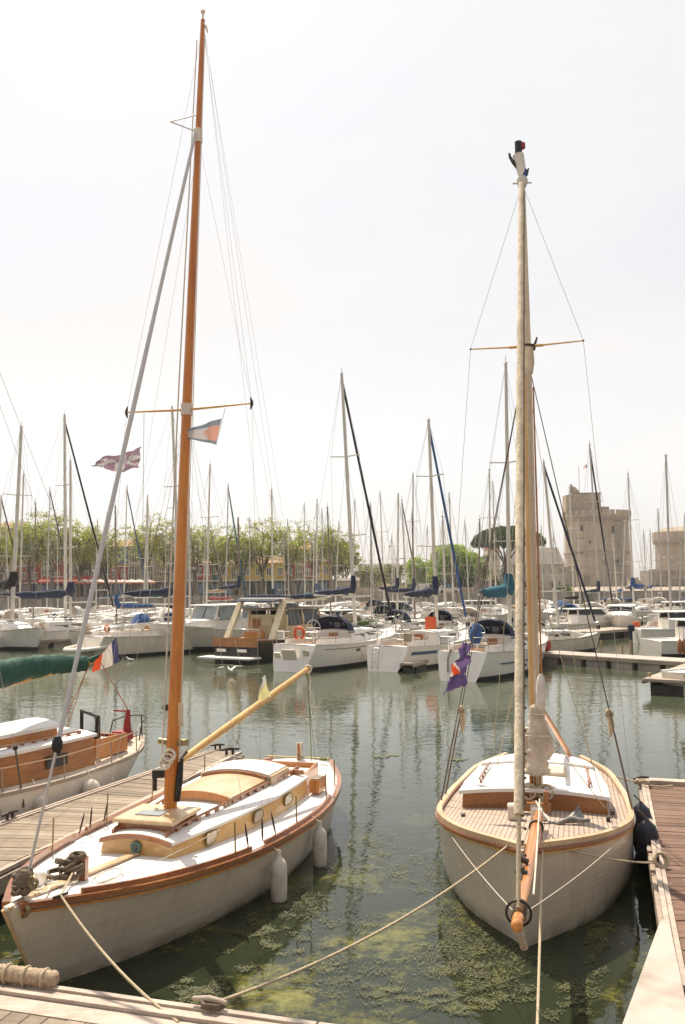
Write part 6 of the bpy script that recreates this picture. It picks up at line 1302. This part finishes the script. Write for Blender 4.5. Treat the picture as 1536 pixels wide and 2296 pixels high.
def tree(label, px, D, ytop, spread, dens=900, mats=('lf1', 'lf2'), seed=0, trunk_h=.28, ls=.20, tr=.35, sparse=.5, base=QZ, low=.3, cat='tree', yb=None, name='plane_tree'):
    r = random.Random(seed+100); X = hx(px, D); Hh = hz(ytop, px, D)-base; e = empty(name, (X, D, base), label=label, cat=cat)
    tm = MB(); tips = []; th = Hh*trunk_h; tm.tube([(0, 0, -.2), (r.uniform(-.2, .2), 0, th*.5), (r.uniform(-.2, .2), 0, th)], [tr*1.2, tr, tr*.85], 7)
    nl = r.randint(5, 7)
    for i in range(nl):
        a = 6.28*i/nl+r.uniform(-.3, .3); q = Vector((0, 0, th)); sp_ = spread*r.uniform(.45, .9); hh = (Hh-th)*r.uniform(.6, .92); pts = [q]; k = 5
        for j in range(1, k+1):
            t = j/k; pts.append(Vector((math.cos(a)*sp_*t**.8+r.uniform(-.25, .25), math.sin(a)*sp_*t**.8*.8+r.uniform(-.25, .25), th+hh*t**.9)))
        tm.tube(pts, [tr*.55*(1-.8*j/k) for j in range(k+1)], 5)
        for j in range(2, k+1):
            for _ in range(3):
                b_ = pts[j]; ln = spread*r.uniform(.25, .55); dv = Vector((r.gauss(0, 1), r.gauss(0, 1), r.gauss(.45, .6))).normalized(); mid = b_+dv*ln*.5+Vector((0, 0, .2)); en = b_+dv*ln
                en.z = min(en.z, Hh); tm.tube([b_, mid, en], [tr*.16, tr*.10, .02], 4, caps=False); tips += [(mid, .8), (en, 1.0)]
                for _ in range(2):
                    d2 = Vector((r.gauss(0, 1), r.gauss(0, 1), r.gauss(.3, .6))).normalized(); e2 = en+d2*ln*.45; e2.z = min(e2.z, Hh*1.0); tm.tube([en, e2], [.03, .012], 3, caps=False); tips.append((e2, .9))
    tm.build('trunk', M['bark'], e)
    cm = MB()
    for _ in range(dens):
        c, w_ = r.choice(tips); hrel = c.z/Hh
        if hrel < low: continue
        if r.random() < sparse*max(0, (hrel-.55))*2: continue
        g = .38+.5*(hrel < .7)
        cc = c+Vector((r.gauss(0, g), r.gauss(0, g), r.gauss(0, g*.8)))
        for _ in range(3): leaf(cm, cc+Vector((r.gauss(0, .18), r.gauss(0, .18), r.gauss(0, .15))), ls*r.uniform(.6, 1.3), r, 0 if r.random() < .6 else 1)
    cm.build('crown', [M[mats[0]], M[mats[1]]], e)
    return e
pl = [(2, 1165, 4.2, 'dense plane tree at the extreme left edge', 3000), (66, 1160, 4.5, 'plane tree before the red house at far left', 2600), (118, 1142, 4.6, 'tall thinly leaved plane tree behind the tall mast pair', 2200), (178, 1168, 4.2, 'plane tree with drooping foliage left of the furled forestay', 2500), (236, 1178, 3.4, 'plane tree crown right of the furled forestay', 1700),
      (328, 1150, 4.0, 'plane tree with sparse upright top behind the parasols right end', 1300), (378, 1166, 3.6, 'plane tree just left of the orange mast', 1300), (438, 1172, 3.6, 'plane tree just right of the orange mast', 1900), (494, 1176, 4.0, 'dense plane tree standing before the teal house', 2400), (545, 1188, 3.6, 'rounded plane tree above the yellow bay window', 2200), (588, 1160, 4.2, 'plane tree with thick dark trunk before the yellow houses', 1900), (648, 1172, 3.8, 'plane tree before the red framed house', 1400), (706, 1168, 4.4, 'plane tree with bare spreading top limbs left of the central mast', 900), (752, 1188, 3.8, 'last plane tree of the row left of the dark furled jib', 1700)]
for i, (px, yt, sp_, lab, dn) in enumerate(pl): tree(lab, px, 166+rnd.uniform(-2, 3), yt, sp_, int(dn*1.1), ('lf1', 'lf2'), i, .27, .18, .38, .85, low=.47)
tree('bushy tree in the gap right of the central mast', 775, 205, 1222, 4.5, 1500, ('lf1', 'lf4'), 31, .2, .25, .3, .2, low=.2, name='bushy_tree')
tree('small bushy tree beside the distant stone house', 832, 200, 1275, 4.0, 1200, ('lf1', 'lf4'), 32, .2, .22, .25, .2, low=.1, name='bushy_tree')
tree('dark round tree right of the distant stone house', 876, 220, 1268, 3.6, 1100, ('lf4', 'lf1'), 33, .2, .22, .25, .2, low=.1, name='bushy_tree')
def mound(label, px, D, ytop, w, h, n, mats, seed, ls=.3, dep=None, name='broadleaf_tree', base=QZ):
    """dense crown: leaf clumps scattered over and through lobes"""
    r = random.Random(seed); X = hx(px, D); Hh = hz(ytop, px, D)-base; e = empty(name, (X, D, base), label=label, cat='tree' if 'tree' in name else 'hedge'); m = MB()
    m.tube([(0, 0, 0), (.1, 0, Hh*.35), (0, 0, Hh*.6)], [.35, .3, .15], 6)
    for i in range(6): a = i*1.05; m.tube([(0, 0, Hh*.3), (w*.25*math.cos(a), w*.2*math.sin(a), Hh*.55), (w*.36*math.cos(a), w*.3*math.sin(a), Hh*.72)], [.2, .12, .05], 5)
    m.build('trunk', M['bark'], e); c = MB(); dep = dep or w*.7; lobes = []
    for i in range(18): a = r.uniform(0, 6.28); q = r.uniform(.1, .36); lobes.append((Vector((w*q*math.cos(a), dep*q*math.sin(a), Hh-h*r.uniform(.18, .8)-q*h*.25)), r.uniform(.14, .24)*w))
    for _ in range(n):
        p, rr = r.choice(lobes); dv = Vector((r.gauss(0, 1), r.gauss(0, 1), r.gauss(.2, .8))).normalized(); cc = p+dv*rr*r.uniform(.75, 1.03); cc.z = min(cc.z, Hh)
        for _ in range(3): leaf(c, cc+Vector((r.gauss(0, .2), r.gauss(0, .2), r.gauss(0, .2))), ls*r.uniform(.6, 1.3), r, 0 if r.random() < .65 else 1)
    c.build('crown', [M[mats[0]], M[mats[1]]], e); return e
mound('bright green broad tree left of the umbrella pine', 1015, 184, 1226, 13.5, 8.5, 5200, ('lf3', 'lf2'), 5, .26)
mound('bright green tree left part of the mass beside the big blue furled jib', 948, 188, 1247, 8.5, 6.5, 2400, ('lf3', 'lf2'), 6, .24)
mound('pale green tree between the bright tree and the red topped house', 1075, 190, 1236, 7, 6.5, 1500, ('lf2', 'lf3'), 7, .22)
mound('pointed dark conifer tip behind the bright green tree', 1032, 215, 1216, 3.4, 5, 500, ('lf4', 'lf5'), 8, .25, name='conifer_tree')
mound('dark evergreen hedge below the bright green tree', 1040, 180, 1300, 14, 3.6, 2600, ('lf4', 'lf5'), 9, .2, 3, 'hedge')
mound('dark evergreen hedge right of the umbrella pine trunk', 1120, 178, 1300, 8, 3.8, 1500, ('lf4', 'lf5'), 10, .2, 3, 'hedge')
mound('low dark hedge left of the bright green tree', 925, 178, 1308, 7, 2.6, 1100, ('lf4', 'lf1'), 11, .2, 3, 'hedge')
mound('dark tree behind the red houses at the far left', 62, 205, 1178, 7, 7, 1500, ('lf4', 'lf1'), 12, .26)
mound('dark bushy tree behind the end of the coloured row', 742, 196, 1210, 9, 7, 1900, ('lf4', 'lf1'), 13, .26)
mound('small green shrub before the tower foot', 1268, 178, 1314, 3.2, 1.8, 500, ('lf3', 'lf4'), 14, .15, 2, 'hedge')
# umbrella pine
D = 192; X = hx(1142, D); zt = hz(1181, 1142, D)-QZ; zc = hz(1222, 1142, D)-QZ; e = empty('umbrella_pine', (X, D, QZ), label='umbrella pine with flat dark crown on forked bare limbs left of the tower', cat='tree')
m = MB(); zf = hz(1268, 1142, D)-QZ; x0 = hx(1133, D)-X; m.tube([(x0-.2, 0, -.2), (x0, 0, zf*.5), (x0+.1, 0, zf)], [.42, .36, .32], 8); r = random.Random(4)
for i, (px, py) in enumerate(((1085, 1210), (1108, 1204), (1128, 1200), (1150, 1202), (1172, 1205), (1195, 1210))):
    q = Vector((hx(px, D)-X, r.uniform(-2, 2), hz(py, px, D)-QZ)); p0 = Vector((x0+.1, 0, zf)); p1 = lerp(p0, q, .45)+Vector((-.5*(q.x-p0.x)/6, 0, .3)); m.tube([p0, p1, q], [.22, .16, .07], 6)
    for _ in range(4): m.tube([p1, lerp(p1, q, .6)+Vector((r.gauss(0, .8), r.gauss(0, .8), .4)), q+Vector((r.gauss(0, 1.2), r.gauss(0, 1.2), .3))], [.08, .05, .03], 4)
m.build('trunk', M['bark'], e)
m = MB(); rx_ = (hx(1216, D)-hx(1050, D))/2
for _ in range(6500):
    a = r.uniform(0, 6.28); q = math.sqrt(r.random()); x = rx_*q*math.cos(a); y = rx_*.8*q*math.sin(a); top_ = (zt-zc)*math.sqrt(max(0, 1-q*q)); z = zc-.9*(1-q)*0+r.uniform(.0, 1)**.5*top_+ .5*math.sin(x*1.3)*math.cos(y*1.1)*.5
    z = zc + max(.0, top_)*(1-.5*r.random()**2) if r.random() < .7 else zc+r.uniform(-.5, .2)+.3*top_*r.random()
    for _ in range(2): leaf(m, Vector((x, y, z))+Vector((r.gauss(0, .15), r.gauss(0, .15), r.gauss(0, .15))), .22*r.uniform(.6, 1.3), r, 0 if r.random() < .7 else 1)
m.build('crown', [M['lf5'], M['lf4']], e)
m = MB()
for _ in range(900): c = Vector((x0+r.gauss(0, .8), r.gauss(0, .6), zf*.55+r.gauss(0, 1.6))); leaf(m, c, .2, r)
m.build('ivy', M['lf4'], e)

# ------------------------------------------------------------------ tower and walls
def stonemat(n, c1, c2, sc):
    m, t, b = node_mat(n); N, L = t.nodes.new, t.links.new; tc = N('ShaderNodeTexCoord'); br = N('ShaderNodeTexBrick'); br.inputs['Scale'].default_value = 1.0; br.inputs['Brick Width'].default_value = 1.4; br.inputs['Row Height'].default_value = .55; br.inputs['Mortar Size'].default_value = .03; br.inputs['Color1'].default_value = c1+(1,); br.inputs['Color2'].default_value = c2+(1,); br.inputs['Mortar'].default_value = tuple(x*.6 for x in c1)+(1,)
    sx = N('ShaderNodeSeparateXYZ'); L(tc.outputs['Object'], sx.inputs[0]); cb = N('ShaderNodeCombineXYZ'); ad = N('ShaderNodeMath'); ad.operation = 'ADD'; L(sx.outputs['X'], ad.inputs[0]); L(sx.outputs['Y'], ad.inputs[1]); L(ad.outputs[0], cb.inputs['X']); L(sx.outputs['Z'], cb.inputs['Y']); L(cb.outputs[0], br.inputs[0])
    mpz = N('ShaderNodeMapping'); mpz.inputs['Scale'].default_value = (2.2, 2.2, .7); L(tc.outputs['Object'], mpz.inputs[0]); nz = N('ShaderNodeTexNoise'); nz.inputs['Scale'].default_value = .16; nz.inputs['Detail'].default_value = 8; nz.inputs['Roughness'].default_value = .7; L(mpz.outputs[0], nz.inputs[0]); mr = N('ShaderNodeMapRange'); mr.inputs['From Min'].default_value = .35; mr.inputs['From Max'].default_value = .7; mr.inputs['To Min'].default_value = 1.12; mr.inputs['To Max'].default_value = .68; L(nz.outputs['Fac'], mr.inputs[0])
    mx = N('ShaderNodeMix'); mx.data_type = 'RGBA'; mx.blend_type = 'MULTIPLY'; mx.inputs['Factor'].default_value = 1; L(br.outputs['Color'], mx.inputs['A']); L(mr.outputs[0], mx.inputs['B']); L(mx.outputs['Result'], b.inputs['Base Color']); b.inputs['Roughness'].default_value = .95; return m
M['tower'] = stonemat('tower_limestone', (.43, .35, .265), (.52, .43, .335), 1); M['tower_g'] = stonemat('grey_weathered_limestone', (.30, .26, .21), (.37, .32, .265), 1)
D = 300; X = (hx(1270, 311)+hx(1412, 311))/2; Rr = (hx(1412, 311)-hx(1270, 311))/2; Z = lambda py: at(1335, py, D).z
e = empty('stone_tower', (X, D+Rr, 0), label='massive round medieval stone tower with battlements and a square turret house on top', cat='tower')
def ring(r_, z, n=24, oy=0): return [Vector((r_*math.cos(2*math.pi*i/n+.13), r_*math.sin(2*math.pi*i/n+.13)+oy, z)) for i in range(n)]
zb, zs, zm, zp = 1.0, Z(1240), Z(1163), Z(1146)
m = MB(); m.loft([ring(Rr*1.03, zb), ring(Rr*1.01, zs), ring(Rr*.985, zm)], 0, True, False); m.build('wall', M['tower'], e)
m = MB(); m.loft([ring(Rr*1.01, zs-.2), ring(Rr*1.045, zs), ring(Rr*1.045, zs+.5), ring(Rr*1.0, zs+.8)], 0, False, False); m.build('string_course', M['tower_g'], e)
m = MB(); m.loft([ring(Rr*1.05, zm+.9), ring(Rr*1.07, zm+1.0), ring(Rr*1.07, zp-.9), ring(Rr*.98, zp-.9)], 0, True, False); m.build('parapet', M['tower'], e)
for i in range(44):
    a = math.pi+math.pi*i/43; m = MB(); m.box((Rr*1.02*math.cos(a), Rr*1.02*math.sin(a), zm+.35), (.9, .75, 1.5), a); m.build('corbel', M['tower_g'], e)
for i in range(15):
    a = math.pi+math.pi*(i+.5)/15; m = MB(); m.box((Rr*1.04*math.cos(a), Rr*1.04*math.sin(a), zp-.25), (.8, 1.5, 1.5), a); m.build('merlon', M['tower'], e)
m = MB(); xx = hx(1396, D)-X; m.box((xx-.4, -Rr*.50, (zb+Z(1168))/2), (3.4, Rr*.9, Z(1168)-zb)); m.build('flank_buttress', M['tower_g'], e)
for px, py, w_, h_ in ((1312, 1183, .7, 2.0), (1376, 1190, .8, 2.8), (1383, 1262, 1.0, 2.2), (1355, 1262, .5, 1.6), (1327, 1215, .4, 1.2)):
    xx = hx(px, D)-X; yy = -math.sqrt(max(1, (Rr*1.02)**2-xx*xx))-(.2 if px < 1370 else 1.2); m = MB(); m.box((xx, yy, Z(py)), (w_, .5, h_)); m.build('slit_window', M['w_dark'], e)
for px in (1315, 1322): m = MB(); xx = hx(px, D)-X; m.box((xx, -math.sqrt(Rr*Rr-xx*xx)-.5, Z(1305)), (.8, .5, 5)); m.build('door_recess', M['tower_g'], e)
xa, xb = hx(1304, D)-X, hx(1366, D)-X; m = MB(); m.box(((xa+xb)/2, -1.0, (zp+Z(1102))/2-.8), (xb-xa, 7, Z(1102)-zp+2)); m.build('keep_house', M['tower'], e)
m = MB(); m.box(((xa+xb)/2, -1.0, Z(1102)+.1), (xb-xa+.5, 7.5, .4)); m.build('keep_coping', M['tower_g'], e)
xa2 = hx(1287, D)-X; m = MB(); m.box(((xa2+xa)/2, -1.5, (zp+Z(1106))/2-.8), (xa-xa2+.02, 5, Z(1106)-zp+2)); m.build('stair_wing', M['tower'], e)
xc, xd = hx(1303, D)-X, hx(1318, D)-X; m = MB(); m.loft([[Vector((x, y, z)) for x, y in ((xc, -4), (xd, -4), (xd, -1), (xc, -1))] for z in (Z(1104), Z(1096))], 0, True, False); m.loft([[Vector((xc, -4, Z(1096))), Vector((xd, -4, Z(1096))), Vector((xd, -1, Z(1096))), Vector((xc, -1, Z(1096)))], [Vector((xc+.3, -3, Z(1084))), Vector((xc+1.2, -3, Z(1086))), Vector((xc+1.2, -2, Z(1086))), Vector((xc+.3, -2, Z(1084)))]], 0, True, False); m.build('stair_turret', M['tower'], e)
m = MB(); m.tube([(xc-.2, -3, Z(1100)), (xc-.2, -3, Z(1080))], .4, 6); m.build('chimney', M['tower_g'], e)
m = MB(); q = hx(1376, D)-X; m.box((q, -2, Z(1142)), (3.2, 3, 3)); m.loft([[Vector((q-1.8, -3.7, Z(1137))), Vector((q+1.8, -3.7, Z(1137))), Vector((q+1.8, -.3, Z(1137))), Vector((q-1.8, -.3, Z(1137)))], [Vector((q-.1, -2.1, Z(1131))), Vector((q+.1, -2.1, Z(1131))), Vector((q+.1, -1.9, Z(1131))), Vector((q-.1, -1.9, Z(1131)))]], 0, True, False); m.build('corner_turret', M['tower'], e)
m = MB(); q = hx(1322, D)-X; m.tube([(q, -2, Z(1102)), (q, -2, Z(1038))], .12, 5); fp = m.build('flagpole', M['frame'], e)
flag('tower_flag', [at(1315, 1040, 299), at(1317, 1048, 299), at(1309, 1047, 299), at(1308, 1051, 299)], [M['f_blue'], M['f_white'], M['f_red']], lambda u, v: min(2, int(u*3)), 'tiny tricolour flag flying on the pole above the tower', .1, 1, seed=9, nx=6, ny=3)
# curtain wall left of the tower
e = empty('curtain_wall', (hx(1275, 285), 285, 0), label='sloping stone curtain wall joining the left side of the tower', cat='wall'); xo = hx(1275, 285); a, b = hx(1256, 285)-xo, hx(1292, 285)-xo
m = MB(); m.add([(a, 0, 0), (b, 0, 0), (b, 0, hz(1268, 1290, 285)), (a, 0, hz(1272, 1256, 285)), (a, 4, 0), (b, 4, 0), (b, 4, hz(1268, 1290, 285)), (a, 4, hz(1272, 1256, 285))], [(0, 1, 2, 3), (7, 6, 5, 4), (3, 2, 6, 7), (0, 3, 7, 4), (1, 5, 6, 2)]); m.build('wall', M['tower_g'], e)
# second tower at the right edge, walls
D = 330; X = hx(1545, D); e = empty('stone_tower', (X, D+10, 0), label='second round stone tower cut off by the right edge', cat='tower'); Rq = X-hx(1494, D); zt = hz(1206, 1500, D)
m = MB(); m.loft([ring(Rq, 0, 20), ring(Rq*.97, zt)], 0, True, False); m.build('wall', M['tower'], e)
m = MB(); m.loft([ring(Rq*1.08, zt-1), ring(Rq*1.08, zt+2.6), ring(Rq*.5, zt+4.4)], 0, True, False); m.build('parapet', M['tower'], e)
for i in range(26): a = math.pi+math.pi*i/25; m = MB(); m.box((Rq*1.04*math.cos(a), Rq*1.04*math.sin(a), zt-1.4), (.9, .7, 1.4), a); m.build('corbel', M['tower_g'], e)
D = 262; e = empty('stone_wall', (hx(1500, D), D, 0), label='dark stone bastion wall below the right edge tower', cat='wall'); xo = hx(1500, D); m = MB(); m.box(((hx(1456, D)+hx(1620, D))/2-xo, 4, hz(1279, 1480, D)/2), (hx(1620, D)-hx(1456, D), 8, hz(1279, 1480, D))); m.build('wall', M['tower_g'], e)
m = MB(); m.box(((hx(1456, D)+hx(1620, D))/2-xo, -.1, hz(1279, 1480, D)+.1), (hx(1620, D)-hx(1456, D)+.3, .7, .5)); m.build('coping', M['tower'], e)
for i, px in enumerate((1466, 1474, 1484, 1494, 1520)): m = MB(); m.box((hx(px, D)-xo, -.05, hz(1318, px, D)), (.8, .3, 1.6)); m.build('wall_recess', M['w_dark'], e)
e = empty('stone_wall', (hx(1440, 275), 275, 0), label='low stone rampart between the tower and the dark bastion', cat='wall'); xo = hx(1440, 275); m = MB(); m.box((0, 2, hz(1301, 1440, 275)/2), (hx(1460, 275)-hx(1410, 275), 4, hz(1301, 1440, 275))); m.build('wall', M['tower'], e)
for k in range(4): m = MB(); m.box((-4+k*2.2, 0, hz(1301, 1440, 275)+.4), (1.1, .8, .9)); m.build('merlon', M['tower'], e)
m = MB(); X0, X1 = hx(730, 172), hx(1150, 172); m.box(((X0+X1)/2, 172, QZ+.55), (X1-X0, .5, 1.1)); tag(m.build('low_wall', M['stone']), 'long low stone wall on the quay below the green trees', 'wall')

# cars, vans, people on the quay
M['carw'] = mat('white_car_paint', (.65, .62, .58), .3, .04, 2, coat=.5); M['carb'] = mat('brown_car_paint', (.16, .11, .09), .3, .1, 2, coat=.5)
def car(px, D, lab, mt, L=4.2, h=1.45, van=False):
    e = empty('parked_car', (hx(px, D), D, QZ), label=lab, cat='car'); prof = [(-L/2, .35), (-L/2, .85), (-L*.43, .95), (-L*.27, h), (L*.18, h), (L*.32, .98), (L*.47, .85), (L/2, .6), (L/2, .35)] if not van else [(-L/2, .35), (-L/2, h), (L*.3, h), (L*.42, 1.2), (L/2, 1.0), (L/2, .35)]
    m = MB(); n = len(prof); vs = [(x, -.85, z) for x, z in prof]+[(x, .85, z) for x, z in prof]; m.add(vs, [tuple(range(n))[::-1], tuple(range(n, 2*n))]+[(i, (i+1) % n, (i+1) % n+n, i+n) for i in range(n)]); m.build('body', M[mt], e)
    m = MB(); m.add([(-L*.38, -.87, .95), (L*.28, -.87, .98), (L*.16, -.87, h-.1), (-L*.25, -.87, h-.1)] if not van else [(L*.05, -.87, 1.1), (L*.36, -.87, 1.15), (L*.28, -.87, h-.2), (L*.05, -.87, h-.2)], [(0, 1, 2, 3)]); m.build('side_window', M['glass'], e)
    for x in (-L*.31, L*.31): m = MB(); m.tube([(x, -.9, .32), (x, -.7, .32)], .32, 12); m.build('wheel', M['black'], e)
car(1005, 168, 'white parked car on the quay below the bright green tree', 'carw'); car(958, 169, 'white parked van left of the white car below the trees', 'carw', 4.8, 1.9, True); car(1092, 166, 'brown parked car right of the bright green tree', 'carb', 4.6, 1.9, True); car(1428, 170, 'dark parked car right of the tower foot', 'carb')
M['cl'] = [mat('person_clothes_%d' % i, c, .9, .1, 3) for i, c in enumerate([(.05, .05, .07), (.4, .38, .36), (.3, .06, .05), (.10, .14, .25)])]; M['skin'] = mat('skin', (.45, .27, .19), .6, .05, 3)
def person(px, D, lab, k, rz=0):
    e = empty('person', (hx(px, D), D, QZ), rz, label=lab, cat='person')
    def rg(c, rx, ry, n=8): return [Vector((c[0]+rx*math.cos(6.283*i/n), c[1]+ry*math.sin(6.283*i/n), c[2])) for i in range(n)]
    me = bpy.data.meshes.new('body'); V = [(0, 0, .92), (0, 0, 1.15), (0, 0, 1.42), (0, 0, 1.52), (0, .01, 1.62), (0, .01, 1.72), (.1, 0, .86), (.11, .04, .48), (.11, -.02, .06), (.11, -.14, .04), (-.1, 0, .86), (-.11, -.06, .48), (-.11, .05, .06), (-.11, -.07, .04), (.18, 0, 1.40), (.24, 0, 1.12), (.24, -.08, .86), (-.18, 0, 1.40), (-.24, 0, 1.12), (-.22, .08, .86)]
    E = [(0, 1), (1, 2), (2, 3), (3, 4), (4, 5), (0, 6), (6, 7), (7, 8), (8, 9), (0, 10), (10, 11), (11, 12), (12, 13), (2, 14), (14, 15), (15, 16), (2, 17), (17, 18), (18, 19)]; me.from_pydata(V, E, []); o = bpy.data.objects.new('body', me); C.objects.link(o); o.parent = e; o.modifiers.new('skin', 'SKIN'); rad = [.15, .14, .16, .06, .09, .08, .09, .065, .04, .035, .09, .065, .04, .035, .07, .045, .03, .07, .045, .03]
    for i, q in enumerate(rad): me.skin_vertices[0].data[i].radius = (q, q*.8)
    me.skin_vertices[0].data[0].use_root = True; s = o.modifiers.new('sub', 'SUBSURF'); s.levels = 1; s.render_levels = 1; me.materials.append(M['cl'][k])
    m = MB(); m.ball((0, .01, 1.66), .105, 8, 6, sc=(.85, 1, 1.15)); m.build('head', M['skin'], e); m = MB(); m.ball((0, .03, 1.70), .108, 8, 5, sc=(.9, 1, .95)); m.build('hair', M['iron'], e)
for px, D, k, lab in ((222, 165.5, 0, 'person in dark clothes standing on the quay before the parasols'), (1272, 168, 0, 'person in dark clothes standing left of the tower foot'), (1285, 170, 2, 'person in a red top walking near the tower foot'), (1500, 168, 1, 'person in pale clothes standing on the quay near the right edge'), (610, 166, 3, 'person in blue clothes walking before the yellow houses'), (975, 164.5, 2, 'person in red standing on the quay before the bright tree'), (350, 166, 0, 'person in dark clothes at the right end of the parasols')): person(px, D, lab, k, rnd.uniform(0, 6))
# dark closed parasol, street lamps and ladders
e = empty('closed_parasol', (hx(1340, 172), 172, QZ), label='closed dark navy parasol standing before the tower', cat='parasol'); m = MB(); m.tube([(0, 0, .8), (0, 0, 1.1), (0, 0, hz(1290, 1340, 172)-QZ)], [.25, .35, .05], 8); m.build('canopy', M['navy'], e); m = MB(); m.tube([(0, 0, 0), (0, 0, .9)], .04, 6); m.build('pole', M['iron'], e)
def lamp(px, D, ytop, lab):
    h = hz(ytop, px, D)-QZ; e = empty('street_lamp', (hx(px, D), D, QZ), label=lab, cat='street lamp'); m = MB(); m.tube([(0, 0, 0), (0, 0, h)], [.10, .06], 6); m.build('post', M['frame'], e); m = MB(); m.tube([(-.7, 0, h), (.7, 0, h)], .04, 5); m.build('arm', M['frame'], e)
    for s in (-1, 1): m = MB(); m.ball((s*.75, 0, h+.02), .22, 8, 5, sc=(1.2, 1, .6)); m.build('lamp_head', M['frame'], e)
lamp(596, 164, 1296, 'white twin headed street lamp before the thick plane trunk'); lamp(884, 165, 1225, 'tall thin street lamp left of the blue furled jib'); lamp(1500, 166, 1250, 'street lamp near the right edge on the quay')

# ------------------------------------------------------------------ the near side: the quay the photographer stands on and the row of houses behind it
m = MB(); m.add([(-60, 2.2, 2.35), (60, 2.2, 2.35), (60, -60, 2.35), (-60, -60, 2.35)], [(3, 2, 1, 0)]); m.add([(-60, 2.2, -1), (60, 2.2, -1), (60, 2.2, 2.35), (-60, 2.2, 2.35)], [(3, 2, 1, 0)])
tag(m.build('near_quay', M['stone']), 'stone quay on the near side of the basin under the camera', kind='structure')

# ------------------------------------------------------------------ haze over the basin
hzm = bpy.data.materials.new('harbour_haze'); hzm.use_nodes = True; t = hzm.node_tree; t.nodes.clear(); o_ = t.nodes.new('ShaderNodeOutputMaterial'); v_ = t.nodes.new('ShaderNodeVolumePrincipled')
v_.inputs['Color'].default_value = (.95, .93, .90, 1); v_.inputs['Density'].default_value = .0003; v_.inputs['Anisotropy'].default_value = .5; t.links.new(v_.outputs[0], o_.inputs['Volume'])
m = MB(); m.box((0, 1240, 22), (1900, 2640, 50)); tag(m.build('haze', hzm), 'thin bright haze over the harbour', kind='stuff')
